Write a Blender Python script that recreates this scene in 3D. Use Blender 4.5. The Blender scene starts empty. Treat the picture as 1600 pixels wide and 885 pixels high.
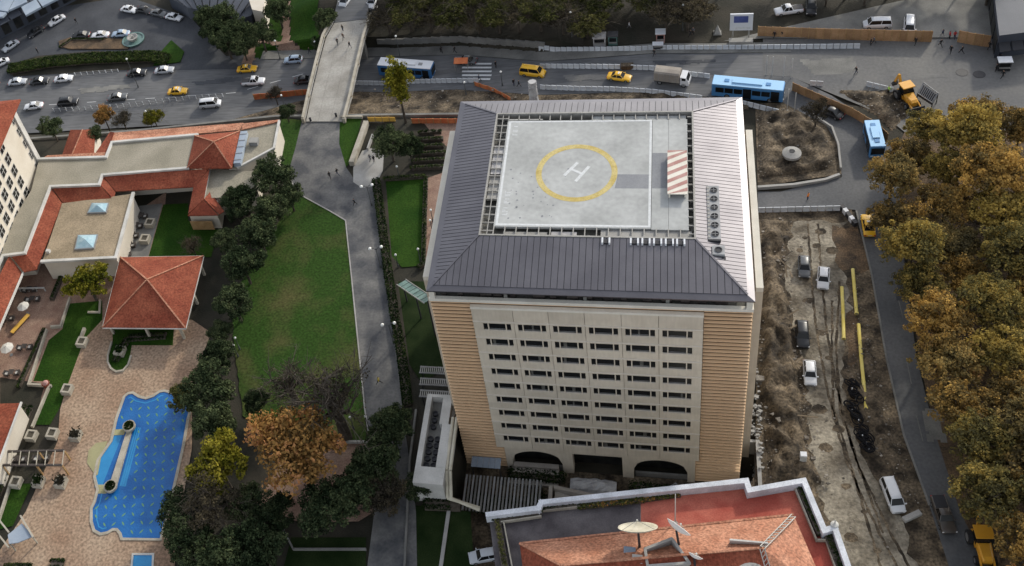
import bpy, math, random
import numpy as np
from mathutils import Vector, Matrix, noise
rnd = random.Random(7)
R = math.radians
scene = bpy.context.scene
COL = scene.collection

# ------------------------------------------------------------------ camera, sky, sun, exposure
cam = bpy.data.cameras.new('camera')
cam_ob = bpy.data.objects.new('camera', cam); COL.objects.link(cam_ob)
cam.sensor_width = 36.0
cam.lens = 1792.93 / 1600 * 36.0
cam.shift_x = (800 - 504.58) / 1600
cam.shift_y = (252.63 - 442.5) / 1600
cam.clip_start = 1.0; cam.clip_end = 6000.0
yaw, pitch, roll = R(23.13), R(42.68), R(-16.16)
fwd = Vector((-math.sin(yaw) * math.cos(pitch), math.cos(yaw) * math.cos(pitch), -math.sin(pitch)))
rt = Vector((math.cos(yaw), math.sin(yaw), 0)); up = rt.cross(fwd)
rt, up = math.cos(roll) * rt + math.sin(roll) * up, -math.sin(roll) * rt + math.cos(roll) * up
M = Matrix((rt, up, -fwd)).transposed().to_4x4(); M.translation = (28.56, -87.16, 146.05)
cam_ob.matrix_world = M
scene.camera = cam_ob

SUN_AZ, SUN_EL = R(29), R(27)          # azimuth from +Y towards +X
sun_dir = Vector((math.sin(SUN_AZ) * math.cos(SUN_EL), math.cos(SUN_AZ) * math.cos(SUN_EL), math.sin(SUN_EL)))
world = bpy.data.worlds.new('World'); scene.world = world; world.use_nodes = True
wn = world.node_tree.nodes; wn.clear()
sky = wn.new('ShaderNodeTexSky'); sky.sky_type = 'NISHITA'; sky.sun_disc = False
sky.sun_elevation = SUN_EL; sky.sun_rotation = SUN_AZ
sky.air_density = 1.0; sky.dust_density = 1.6; sky.ozone_density = 1.0; sky.altitude = 100
bgn = wn.new('ShaderNodeBackground'); bgn.inputs['Strength'].default_value = 0.15
wo = wn.new('ShaderNodeOutputWorld')
hz = wn.new('ShaderNodeHueSaturation'); hz.inputs['Saturation'].default_value = .34        # thin high cloud greys the blue
world.node_tree.links.new(sky.outputs[0], hz.inputs['Color']); world.node_tree.links.new(hz.outputs[0], bgn.inputs['Color']); world.node_tree.links.new(bgn.outputs[0], wo.inputs['Surface'])
sun = bpy.data.lights.new('sun', 'SUN'); sun.energy = 1.4; sun.angle = R(3); sun.color = (1.0, 0.93, 0.79)
sun_ob = bpy.data.objects.new('sun', sun); COL.objects.link(sun_ob)
sun_ob.rotation_euler = sun_dir.to_track_quat('Z', 'Y').to_euler()
scene.view_settings.view_transform = 'Standard'; scene.view_settings.look = 'None'
scene.view_settings.exposure = 0.9; scene.view_settings.gamma = 1.0
scene.cycles.max_bounces = 6; scene.cycles.diffuse_bounces = 2; scene.cycles.transparent_max_bounces = 4

# ------------------------------------------------------------------ lie of the land
def interp(t, x):
    if x <= t[0][0]: return t[0][1]
    for (a, u), (b, v) in zip(t, t[1:]):
        if x <= b: return u + (v - u) * (x - a) / (b - a)
    return t[-1][1]
def sstep(a, b, x):
    t = min(1., max(0., (x - a) / (b - a)))
    return t * t * (3 - 2 * t)
ROAD_Z = [(-28, -5.5), (26, 0.0)]
ROAD_S = [(-200, 66), (-106, 73), (-60, 76), (-44, 82.5), (-33, 84.8), (-12, 83), (5, 79), (23, 77.3), (36, 75.2), (50, 73.5), (120, 72)]
ROAD_N = [(-200, 86), (-117, 92), (-76, 95), (-57, 98), (-30, 98), (-13, 96), (5, 91), (36, 89.6), (62, 89), (120, 87)]
EDGE_S = [(-200, 58), (-75, 67), (-60, 69), (-45, 70.8), (60, 70.8)]
def road_z(x): return interp(ROAD_Z, x)
def height(x, y):
    """height of the lie of the land: a terrace on the south side, a road in a cutting, the park on the north side"""
    zr = road_z(x); s = interp(ROAD_S, x); n = interp(ROAD_N, x)
    if y > n:
        park = 0.25
        wall = 2.4 * (1 - sstep(6, 14, x))
        low = zr + wall * sstep(n + 0.3, n + 1.2, y)
        up = low + (park - low) * sstep(n + 3, n + 12, y)
        west = sstep(-62, -42, x)
        return zr + (up - zr) * west
    if y > s: return zr
    e = interp(EDGE_S, x)
    if y < e - .5:
        if -0.6 < x < 40.2 and -40 < y < 4: return -5.0
        return 0.0
    drop = min(2.2, -zr) if zr < 0 else 0
    t = sstep(e + .4, s - .5, y)
    z0 = -drop * sstep(e - .5, e + .4, y)
    return z0 + (zr - z0) * t


# ------------------------------------------------------------------ materials
def mat(name, col, col2=None, scale=.3, rough=.85, metal=0., bump=0., bscale=4., fine=.12, fscale=6., spec=.3,
        ramp=(.35, .65), wave=None, detail=5., island=0., objvar=0., stretch=None):
    m = bpy.data.materials.new(name); m.use_nodes = True
    nt = m.node_tree; n = nt.nodes; L = nt.links.new
    b = n['Principled BSDF']
    b.inputs['Roughness'].default_value = rough; b.inputs['Metallic'].default_value = metal
    b.inputs['Specular IOR Level'].default_value = spec
    tc = n.new('ShaderNodeTexCoord')
    c = n.new('ShaderNodeRGB'); c.outputs[0].default_value = (*col, 1); out = c.outputs[0]
    if col2:
        nz = n.new('ShaderNodeTexNoise'); nz.inputs['Scale'].default_value = scale; nz.inputs['Detail'].default_value = detail
        L(tc.outputs['Object'], nz.inputs['Vector'])
        cr = n.new('ShaderNodeValToRGB'); cr.color_ramp.elements[0].position = ramp[0]; cr.color_ramp.elements[1].position = ramp[1]
        cr.color_ramp.elements[0].color = (*col, 1); cr.color_ramp.elements[1].color = (*col2, 1)
        L(nz.outputs['Fac'], cr.inputs['Fac']); out = cr.outputs['Color']
    def vary(src, amount):
        nonlocal out
        mr = n.new('ShaderNodeMapRange'); mr.inputs['To Min'].default_value = 1 - amount; mr.inputs['To Max'].default_value = 1 + amount
        L(src, mr.inputs['Value'])
        mx = n.new('ShaderNodeVectorMath'); mx.operation = 'SCALE'
        L(out, mx.inputs[0]); L(mr.outputs[0], mx.inputs['Scale']); out = mx.outputs[0]
    if fine:
        f = n.new('ShaderNodeTexNoise'); f.inputs['Scale'].default_value = fscale; f.inputs['Detail'].default_value = 4
        if stretch:
            mp = n.new('ShaderNodeMapping'); mp.inputs['Scale'].default_value = stretch
            L(tc.outputs['Object'], mp.inputs['Vector']); L(mp.outputs[0], f.inputs['Vector'])
        else: L(tc.outputs['Object'], f.inputs['Vector'])
        mr = n.new('ShaderNodeMapRange'); mr.inputs['From Min'].default_value = .3; mr.inputs['From Max'].default_value = .7; mr.clamp = False
        L(f.outputs['Fac'], mr.inputs['Value']); vary(mr.outputs[0], fine)
    if island:
        g = n.new('ShaderNodeNewGeometry'); vary(g.outputs['Random Per Island'], island)
    if objvar:
        g = n.new('ShaderNodeObjectInfo'); vary(g.outputs['Random'], objvar)
    L(out, b.inputs['Base Color'])
    h = None
    if wave:
        w = n.new('ShaderNodeTexWave'); w.bands_direction = wave[0]; w.inputs['Scale'].default_value = wave[1]
        w.inputs['Distortion'].default_value = wave[3] if len(wave) > 3 else 0.3
        L(tc.outputs['Object'], w.inputs['Vector'])
        bp = n.new('ShaderNodeBump'); bp.inputs['Strength'].default_value = wave[2]; bp.inputs['Distance'].default_value = .08
        L(w.outputs['Fac'], bp.inputs['Height']); h = bp
    if bump:
        nb = n.new('ShaderNodeTexNoise'); nb.inputs['Scale'].default_value = bscale; nb.inputs['Detail'].default_value = 6
        L(tc.outputs['Object'], nb.inputs['Vector'])
        bp = n.new('ShaderNodeBump'); bp.inputs['Strength'].default_value = bump; bp.inputs['Distance'].default_value = .15
        L(nb.outputs['Fac'], bp.inputs['Height'])
        if h: L(h.outputs[0], bp.inputs['Normal'])
        h = bp
    if h: L(h.outputs[0], b.inputs['Normal'])
    return m

def leaf(name, stops, scale=.25, transl=.25, tint=.35, vary=.24):
    """leaf clumps: colour from a noise over the crown, varied leaf by leaf and tree by tree"""
    m = bpy.data.materials.new(name); m.use_nodes = True
    nt = m.node_tree; n = nt.nodes; L = nt.links.new; n.clear()
    tc = n.new('ShaderNodeTexCoord'); g = n.new('ShaderNodeNewGeometry'); oi = n.new('ShaderNodeObjectInfo')
    add = n.new('ShaderNodeVectorMath'); add.operation = 'ADD'
    mul = n.new('ShaderNodeMath'); mul.operation = 'MULTIPLY'; mul.inputs[1].default_value = 57.
    L(oi.outputs['Random'], mul.inputs[0]); L(tc.outputs['Object'], add.inputs[0]); L(mul.outputs[0], add.inputs[1])
    nz = n.new('ShaderNodeTexNoise'); nz.inputs['Scale'].default_value = scale; nz.inputs['Detail'].default_value = 3
    L(add.outputs[0], nz.inputs['Vector'])
    a = n.new('ShaderNodeMath'); a.operation = 'MULTIPLY_ADD'; a.inputs[1].default_value = tint; a.inputs[2].default_value = -tint / 2
    L(g.outputs['Random Per Island'], a.inputs[0])
    s = n.new('ShaderNodeMath'); s.operation = 'ADD'; L(nz.outputs['Fac'], s.inputs[0]); L(a.outputs[0], s.inputs[1])
    o = n.new('ShaderNodeMath'); o.operation = 'MULTIPLY_ADD'; o.inputs[1].default_value = vary; o.inputs[2].default_value = -vary/2
    L(oi.outputs['Random'], o.inputs[0])
    s2 = n.new('ShaderNodeMath'); s2.operation = 'ADD'; L(s.outputs[0], s2.inputs[0]); L(o.outputs[0], s2.inputs[1])
    cr = n.new('ShaderNodeValToRGB')
    els = cr.color_ramp.elements
    while len(els) < len(stops): els.new(.5)
    for e, (p, c) in zip(els, stops): e.position = p; e.color = (*c, 1)
    L(s2.outputs[0], cr.inputs['Fac'])
    d = n.new('ShaderNodeBsdfDiffuse'); t = n.new('ShaderNodeBsdfTranslucent'); mx = n.new('ShaderNodeMixShader'); mx.inputs[0].default_value = transl
    L(cr.outputs[0], d.inputs[0]); L(cr.outputs[0], t.inputs[0]); L(d.outputs[0], mx.inputs[1]); L(t.outputs[0], mx.inputs[2])
    out = n.new('ShaderNodeOutputMaterial'); L(mx.outputs[0], out.inputs[0])
    return m

m_land = mat('earth', (.016, .016, .01), (.04, .034, .024), .16, bump=.5)
m_asphalt = mat('asphalt', (.085, .088, .094), (.14, .14, .142), .09, fine=.2, fscale=2.2, stretch=(.12, 1, 1), bump=.08, bscale=9, detail=8)
m_lane = mat('curved_road_asphalt', (.08, .083, .088), (.125, .125, .127), .12, fine=.14, fscale=2.5, bump=.08, bscale=9, detail=9)
m_path = mat('worn_asphalt', (.062, .064, .07), (.165, .16, .152), .22, fine=.16, fscale=2.5, bump=.08, bscale=9, ramp=(.38, .66), detail=7)
m_plaza = mat('plaza_paving', (.11, .11, .112), (.165, .16, .15), .08, fine=.12, fscale=2)
m_conc = mat('concrete', (.27, .26, .24), (.36, .35, .33), .3, fine=.1)
m_conc_d = mat('dark_concrete', (.13, .128, .12), (.2, .195, .18), .3, fine=.14)
m_deck = mat('bridge_concrete', (.24, .225, .2), (.34, .325, .295), .22, fine=.12, fscale=3)
m_grass = mat('grass', (.012, .04, .004), (.03, .066, .008), .18, fine=.35, spec=.08, fscale=3.5, bump=.5, bscale=12, ramp=(.3, .7))
m_grass_w = mat('worn_grass', (.026, .058, .01), (.09, .08, .033), .13, fine=.4, spec=.08, fscale=2.5, bump=.5, bscale=12, ramp=(.47, .76), detail=9)
m_grass_shade = mat('shaded_grass', (.008, .018, .004), (.02, .032, .01), .3, fine=.3, spec=.08, bump=.4, bscale=10)  # darker grass copy: the shade on these lawns is put into the colour
m_drive = mat('driveway_asphalt', (.04, .043, .05), (.07, .074, .082), .12, fine=.14, fscale=3, detail=8)
m_dirt = mat('churned_earth', (.022, .016, .01), (.19, .145, .095), .36, fine=.6, fscale=3, bump=1., bscale=2.2, ramp=(.36, .72), detail=10)
m_mud = mat('packed_mud', (.095, .078, .056), (.31, .275, .215), .26, fine=.4, fscale=2.2, bump=.5, bscale=3, detail=9)
m_rust = mat('leaf_litter', (.06, .042, .027), (.14, .09, .05), .5, fine=.4, fscale=4, bump=.6, bscale=6)
m_rubble = mat('rubble', (.1, .085, .07), (.3, .27, .23), .8, fine=.3, island=.5)
m_cable = mat('black_hose', (.012, .012, .014), rough=.9, spec=.1)
m_patio = mat('patio_paving', (.25, .16, .105), (.34, .25, .175), .12, fine=.42, fscale=2.4, bump=.1, bscale=4, detail=9)
m_stone = mat('pale_stone', (.3, .27, .215), (.4, .365, .3), .6, fine=.14)
m_brickpath = mat('brick_paving', (.2, .12, .09), (.28, .19, .14), .5, fine=.25, fscale=4)
m_water = mat('pool_water', (.006, .085, .29), (.014, .125, .36), .3, rough=.1, fine=.1, spec=.5, bump=.35, bscale=3)
m_water_s = mat('shallow_water', (.02, .19, .42), (.035, .24, .48), .3, rough=.12, fine=.05, spec=.5)
m_sand = mat('pool_step', (.28, .26, .14), (.33, .31, .17), .5, fine=.06)
m_leafmark = mat('leaf_mosaic', (.11, .25, .13), rough=.5, fine=.1)
m_tile = mat('clay_tile', (.18, .045, .026), (.25, .074, .042), .35, spec=.1, fine=.36, fscale=3.2, bump=.35, bscale=5, rough=.75, wave=('X', 1.6, .35))
m_tile2 = mat('weathered_sunlit_tile', (.31, .13, .075), (.41, .2, .125), .5, fine=.45, fscale=3.5, bump=.4, bscale=4, rough=.8, detail=9)  # paler tile for ridges, and for slopes with sunlight put into the colour
m_gravel = mat('roof_gravel', (.23, .21, .16), (.31, .28, .22), .2, fine=.22, fscale=4.5, bump=.3, bscale=8)
m_gravel2 = mat('brown_roof_gravel', (.24, .19, .125), (.33, .26, .175), .25, fine=.25, fscale=4.5, bump=.3, bscale=8)
m_white = mat('white_render', (.42, .41, .38), (.56, .545, .51), .35, fine=.1, detail=8)
m_hotel = mat('cream_render', (.54, .485, .4), (.6, .55, .47), .25, fine=.06)
m_glass = mat('dark_glass', (.008, .009, .01), rough=.25, spec=.3, fine=0)
m_curtain = mat('net_curtain', (.06, .058, .05), (.1, .095, .085), 2, fine=.2)
m_glass_d = mat('mottled_dark_glass', (.01, .011, .012), (.03, .03, .028), .9, rough=.45, spec=.25, fine=0)  # rougher dark glass of uneven tone
m_sky_glass = mat('skylight_glass', (.27, .42, .48), (.38, .52, .57), 1.2, rough=.2, spec=.6, fine=.05)
m_teal = mat('green_glass', (.06, .12, .11), (.13, .21, .19), .8, rough=.25, spec=.5, fine=.1)
m_panel = mat('precast_panel', (.5, .435, .345), (.55, .485, .39), .5, fine=.055, fscale=1.6, stretch=(2., 1, .25), objvar=.07)
m_ledge = mat('precast_ledge', (.6, .54, .46), rough=.8, fine=.05)
m_band = mat('tan_cladding', (.71, .49, .295), (.75, .53, .33), .15, fine=0, objvar=.03)
m_back = mat('joint_cladding', (.1, .06, .032), rough=.9, fine=.06)
m_trim = mat('cream_trim', (.6, .56, .48), (.68, .64, .56), .4, fine=.05)
m_roof = mat('standing_seam_metal', (.142, .136, .147), (.17, .163, .174), .25, rough=.36, metal=.88, fine=.05, objvar=.04)
m_helideck = mat('helideck_coating', (.31, .315, .305), (.4, .405, .395), .16, fine=.09, ramp=(.38, .62), fscale=1.5, detail=9)
m_walk = mat('grey_deck_paint', (.19, .195, .21), (.23, .235, .245), .5, fine=.08)
m_paintw = mat('white_paint', (.78, .78, .76), (.68, .68, .66), 1.5, fine=.06)
m_worn = mat('worn_white_paint', (.6, .61, .61), (.5, .51, .51), 3, fine=.1)
m_painty = mat('yellow_paint', (.42, .32, .1), (.5, .41, .18), .9, fine=.16)
m_stripe = mat('faded_red_paint', (.36, .19, .165), (.44, .27, .24), .8, fine=.1)
m_steel = mat('galvanised_steel', (.25, .24, .22), (.31, .3, .28), .8, rough=.6, metal=.2, fine=.08)
m_gutter = mat('gutter_floor', (.07, .068, .06), (.15, .145, .13), .6, fine=.25)
m_dark = mat('dark_metal', (.03, .03, .034), rough=.55, fine=.1)
m_grey = mat('grey_metal', (.2, .2, .2), (.26, .26, .26), .8, rough=.5, fine=.08)
m_fanbox = mat('fan_casing', (.26, .26, .26), (.34, .34, .34), 1, fine=.1)
m_red = mat('red_roof_coating', (.33, .075, .055), (.47, .15, .105), .3, fine=.16, detail=10, rough=.95, spec=.1)
m_blackdeck = mat('bitumen_deck', (.06, .052, .056), (.12, .108, .11), .35, fine=.15, detail=8)
m_parapet = mat('parapet_coping', (.6, .615, .65), (.42, .435, .46), .5, fine=.14, detail=9)
m_dish = mat('dish_paint', (.46, .42, .32), (.56, .52, .42), .8, fine=.04)
m_dishw = mat('white_dish_paint', (.76, .72, .68), rough=.6, fine=.04)
m_bark = mat('bark', (.05, .04, .03), (.09, .075, .06), 1.5, fine=.2)
m_hoard = mat('hoarding_board', (.3, .17, .085), (.38, .23, .12), .5, fine=.15, objvar=.16)
m_barrier = mat('barrier_plastic', (.46, .48, .5), (.56, .58, .6), 1.2, fine=.08, objvar=.1)
m_orange = mat('orange_netting', (.5, .13, .05), (.6, .2, .08), .8, fine=.15)
m_yellowpipe = mat('yellow_pipe', (.62, .5, .12), (.68, .57, .2), .6, fine=.06)
m_yellowb = mat('amber_netting', (.62, .36, .06), (.7, .42, .1), .6, fine=.1)
m_tyre = mat('tyre', (.015, .015, .016), rough=.9, fine=0)
m_rim = mat('wheel_rim', (.3, .3, .3), rough=.4, metal=.6, fine=0)
m_lampw = mat('lamp_globe', (.8, .8, .76), rough=.4, fine=0)
m_pole = mat('pole_paint', (.08, .085, .085), rough=.6, fine=0)
m_head = mat('headlight_lens', (.7, .7, .7), rough=.2, fine=0)
m_tail = mat('tail_light_lens', (.35, .02, .02), rough=.3, fine=0)
m_blue_panel = mat('blue_white_roof', (.22, .265, .33), (.3, .35, .41), .2, fine=.06)
m_slate = mat('dark_slate_roof', (.045, .052, .068), (.075, .082, .1), .15, fine=.12, rough=.6)
m_oldwood = mat('weathered_timber', (.12, .09, .06), (.2, .16, .11), 1, fine=.15)
m_wood = mat('timber', (.3, .18, .08), (.38, .25, .12), 1, fine=.15)
m_cush = mat('pale_cushion', (.55, .53, .48), rough=.9, fine=.06)
m_dfurn = mat('dark_furniture', (.05, .042, .038), (.08, .066, .058), 2, fine=.2)
m_soil = mat('planter_soil', (.05, .042, .03), (.09, .08, .06), 2, fine=.3)
m_tarp = mat('pale_tarpaulin', (.36, .35, .35), (.48, .47, .46), .7, fine=.1)
m_ramp = mat('site_concrete', (.25, .22, .19), (.31, .28, .24), .5, fine=.1)
m_shed = mat('corrugated_dark_sheet', (.045, .044, .042), (.075, .072, .066), .4, fine=.15, wave=('X', 1.3, .7))
m_screen = mat('screen_print', (.05, .07, .2), (.08, .1, .26), .8, fine=.05)
def paint(name, c, rough=.3): return mat(name, c, rough=rough, fine=.03, spec=.5)
PAINT = dict(white=paint('white_car_paint', (.6, .61, .63)), silver=paint('silver_car_paint', (.4, .42, .45)), black=paint('black_car_paint', (.016, .017, .02)),
    grey=paint('grey_car_paint', (.1, .105, .11)), blue=paint('pale_blue_car_paint', (.3, .38, .48)), taxi=paint('yellow_car_paint', (.72, .4, .02)),
    amber=paint('amber_machine_paint', (.62, .3, .03)), busblue=paint('bus_blue_paint', (.06, .2, .42)), buslight=paint('bus_roof_blue_paint', (.3, .52, .75)),
    deep=paint('bus_side_blue_paint', (.03, .12, .28)), maroon=paint('dark_brown_car_paint', (.06, .05, .042)))
L_GOLD = leaf('golden_leaves', [(.22, (.1, .085, .048)), (.4, (.19, .15, .062)), (.53, (.3, .21, .08)), (.66, (.46, .31, .1)), (.8, (.48, .25, .1))], .3, .3, tint=.3, vary=.34)
L_RUST = leaf('russet_leaves', [(.24, (.088, .072, .042)), (.42, (.19, .142, .057)), (.56, (.34, .215, .07)), (.7, (.5, .31, .087))], .35, .3, tint=.3, vary=.2)
L_LIME = leaf('olive_gold_leaves', [(.24, (.082, .076, .039)), (.42, (.165, .142, .051)), (.56, (.29, .215, .067)), (.7, (.46, .33, .085))], .35, .3, tint=.3, vary=.2)
L_BROWN = leaf('brown_leaves', [(.26, (.1, .07, .032)), (.42, (.24, .145, .05)), (.56, (.4, .22, .07)), (.75, (.46, .22, .1))], .3, vary=.04)
L_DARK = leaf('evergreen_leaves', [(.28, (.016, .025, .013)), (.5, (.046, .064, .031)), (.72, (.1, .12, .056))], .4, .15)
L_YELL = leaf('yellow_green_leaves', [(.28, (.05, .06, .01)), (.5, (.17, .16, .02)), (.7, (.32, .27, .04))], .35)
L_OLIVE = leaf('olive_leaves', [(.28, (.028, .033, .013)), (.5, (.07, .076, .026)), (.72, (.14, .13, .046))], .25)
L_DULL = leaf('dull_brown_leaves', [(.28, (.028, .026, .02)), (.5, (.06, .052, .036)), (.72, (.11, .09, .055))], .25)
L_HEDGE = leaf('hedge_leaves', [(.3, (.008, .016, .006)), (.5, (.02, .036, .012)), (.7, (.05, .066, .02))], .8, .1)
L_MIX = leaf('mixed_roof_plants', [(.3, (.03, .04, .012)), (.5, (.09, .1, .03)), (.65, (.3, .17, .05)), (.8, (.36, .14, .05))], .7, .1)

# ------------------------------------------------------------------ mesh helpers
class MB:
    def __init__(s): s.v = []; s.f = []; s.m = []; s.cm = 0
    def add(s, vs, fs):
        o = len(s.v); s.v += [tuple(p) for p in vs]
        for f in fs: s.f.append([o + i for i in f]); s.m.append(s.cm)
        return s
    def face(s, pts): return s.add(pts, [list(range(len(pts)))])
    def box(s, x0, y0, z0, x1, y1, z1):
        return s.add([(x0,y0,z0),(x1,y0,z0),(x1,y1,z0),(x0,y1,z0),(x0,y0,z1),(x1,y0,z1),(x1,y1,z1),(x0,y1,z1)],
                     [(0,3,2,1),(4,5,6,7),(0,1,5,4),(1,2,6,5),(2,3,7,6),(3,0,4,7)])
    def obox(s, c, size, rz=0.):
        ca, sa = math.cos(rz), math.sin(rz); hx, hy, hz = (q / 2 for q in size); o = []
        for z in (-hz, hz):
            for x, y in ((-hx,-hy),(hx,-hy),(hx,hy),(-hx,hy)):
                o.append((c[0] + x*ca - y*sa, c[1] + x*sa + y*ca, c[2] + z))
        return s.add(o, [(0,3,2,1),(4,5,6,7),(0,1,5,4),(1,2,6,5),(2,3,7,6),(3,0,4,7)])
    def prism(s, poly, z0, z1):
        a = sum(p[0]*q[1] - q[0]*p[1] for p, q in zip(poly, list(poly[1:]) + [poly[0]]))
        poly = list(poly) if a > 0 else list(poly)[::-1]
        n = len(poly)
        return s.add([(p[0],p[1],z0) for p in poly] + [(p[0],p[1],z1) for p in poly],
                     [list(range(n))[::-1], list(range(n, 2*n))] + [(i,(i+1)%n,n+(i+1)%n,n+i) for i in range(n)])
    def slab(s, pts, t=.25):
        a = sum(p[0]*q[1] - q[0]*p[1] for p, q in zip(pts, list(pts[1:]) + [pts[0]]))
        pts = list(pts) if a > 0 else list(pts)[::-1]
        n = len(pts)
        return s.add([(p[0],p[1],p[2]-t) for p in pts] + list(pts),
                     [list(range(n))[::-1], list(range(n, 2*n))] + [(i,(i+1)%n,n+(i+1)%n,n+i) for i in range(n)])
    def tube(s, p0, p1, r0, r1=None, n=8, caps=True):
        r1 = r0 if r1 is None else r1
        p0, p1 = Vector(p0), Vector(p1); d = (p1 - p0)
        if d.length < 1e-6: return s
        d.normalize(); a = d.orthogonal().normalized(); b = d.cross(a); vs = []
        for p, r in ((p0, r0), (p1, r1)):
            for i in range(n):
                t = 2*math.pi*i/n; vs.append(p + (a*math.cos(t) + b*math.sin(t))*r)
        fs = [(i,(i+1)%n,n+(i+1)%n,n+i) for i in range(n)]
        if caps: fs += [list(range(n))[::-1], list(range(n, 2*n))]
        return s.add(vs, fs)
    def beam(s, p0, p1, w, h):
        """rectangular bar, w across and h upright, p0-p1 along its axis"""
        p0, p1 = Vector(p0), Vector(p1); d = (p1 - p0).normalized()
        a = d.cross(Vector((0,0,1)))
        a = a.normalized() if a.length > 1e-4 else Vector((1,0,0))
        b = a.cross(d); vs = []
        for p in (p0, p1):
            for x, y in ((-1,-1),(1,-1),(1,1),(-1,1)): vs.append(p + a*(x*w/2) + b*(y*h/2))
        return s.add(vs, [(0,1,2,3),(7,6,5,4),(0,4,5,1),(1,5,6,2),(2,6,7,3),(3,7,4,0)])
    def lathe(s, c, prof, n=16, close=True):
        vs = []; fs = []
        for r, z in prof:
            for i in range(n):
                t = 2*math.pi*i/n; vs.append((c[0] + r*math.cos(t), c[1] + r*math.sin(t), c[2] + z))
        for k in range(len(prof)-1):
            for i in range(n): fs.append((k*n+i, k*n+(i+1)%n, (k+1)*n+(i+1)%n, (k+1)*n+i))
        if close: fs += [list(range(n))[::-1], list(range((len(prof)-1)*n, len(prof)*n))]
        return s.add(vs, fs)
    def loft(s, rings, caps=True):
        n = len(rings[0]); vs = [p for r in rings for p in r]; fs = []
        for k in range(len(rings)-1):
            for i in range(n): fs.append((k*n+i, k*n+(i+1)%n, (k+1)*n+(i+1)%n, (k+1)*n+i))
        if caps: fs += [list(range(n))[::-1], list(range((len(rings)-1)*n, len(rings)*n))]
        return s.add(vs, fs)
    def mesh(s, name, mats, smooth=False):
        me = bpy.data.meshes.new(name); me.from_pydata([tuple(p) for p in s.v], [], s.f)
        mats = mats if isinstance(mats, (list, tuple)) else [mats]
        for m in mats: me.materials.append(m)
        if len(mats) > 1: me.polygons.foreach_set('material_index', s.m)
        if smooth: me.polygons.foreach_set('use_smooth', [True]*len(s.f))
        me.update(); return me
    def build(s, name, mats, parent=None, smooth=False): return obj(name, s.mesh(name, mats, smooth), parent)

def obj(name, me, parent=None, loc=None, rot=None):
    o = bpy.data.objects.new(name, me); COL.objects.link(o)
    if parent is not None:
        o.parent = parent
        if parent.get('world_mesh'): o.location = -Vector(parent['world_mesh'])
    if loc is not None: o.location = loc
    if rot is not None: o.rotation_euler = rot
    return o
LABELS = {}
def tag(o, label, cat, group=None):
    o['label'] = label; o['category'] = cat
    if group: o['group'] = group
    LABELS.setdefault(label, []).append(o.name)
    return o
def thing(name, label, cat, loc=(0,0,0), rz=0., group=None, world=False):
    """an Empty at the thing's base; with world=True its parts are modelled in world coordinates"""
    o = bpy.data.objects.new(name, None); COL.objects.link(o); o.empty_display_size = .3
    o.location = loc; o.rotation_euler = (0,0,rz)
    if world: o['world_mesh'] = tuple(loc)
    return tag(o, label, cat, group)
def structure(o): o['kind'] = 'structure'; return o
def stuff(o): o['kind'] = 'stuff'; return o
def copy_tree(o, parent=None):
    c = o.copy(); COL.objects.link(c)
    if parent is not None: c.parent = parent
    for ch in list(o.children): copy_tree(ch, c)
    return c
def sheet(name, poly, m, z=.02, t=None):
    mb = MB()
    if t: mb.prism(poly, z - t, z)
    else: mb.face([(p[0], p[1], z) for p in poly] if sum(p[0]*q[1]-q[0]*p[1] for p, q in zip(poly, poly[1:]+poly[:1])) > 0 else [(p[0], p[1], z) for p in poly[::-1]])
    return structure(mb.build(name, m))
def inside(p, poly):
    c = False; j = len(poly) - 1
    for i in range(len(poly)):
        if (poly[i][1] > p[1]) != (poly[j][1] > p[1]) and p[0] < (poly[j][0]-poly[i][0])*(p[1]-poly[i][1])/(poly[j][1]-poly[i][1]) + poly[i][0]: c = not c
        j = i
    return c
def along(pts, step):
    """points and headings at equal steps along a 3D polyline"""
    out = []; carry = 0.
    for a, b in zip(pts, pts[1:]):
        a, b = Vector(a), Vector(b); d = b - a; l = d.length; t = carry
        while t < l:
            out.append((a + d*(t/l), math.atan2(d.y, d.x))); t += step
        carry = t - l
    return out

def ragged(poly, amp, step=1.1, seed=3):
    r = random.Random(seed); out = []
    for a, b in zip(poly, poly[1:] + poly[:1]):
        a, b = Vector(a), Vector(b); n = max(1, int((b - a).length/step)); q = Vector((a.y - b.y, b.x - a.x)).normalized()
        for i in range(n): out.append((a.lerp(b, i/n) + q*r.uniform(-amp, amp))[:])
    return out
def drape(name, poly, m, dz=.04, step=.8):
    """a sheet that follows the lie of the land"""
    xs = [p[0] for p in poly]; ys = [p[1] for p in poly]; nx = int((max(xs)-min(xs))/step)+2; ny = int((max(ys)-min(ys))/step)+2
    vs = []; fs = []; idx = {}
    def vert(i, j):
        if (i, j) not in idx: x, y = min(xs)+i*step, min(ys)+j*step; idx[i, j] = len(vs); vs.append((x, y, height(x, y)+dz))
        return idx[i, j]
    for j in range(ny):
        for i in range(nx):
            if inside((min(xs)+(i+.5)*step, min(ys)+(j+.5)*step), poly): fs.append((vert(i,j), vert(i+1,j), vert(i+1,j+1), vert(i,j+1)))
    me = bpy.data.meshes.new(name); me.from_pydata(vs, [], fs); me.materials.append(m); me.update(); return structure(obj(name, me))
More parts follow.
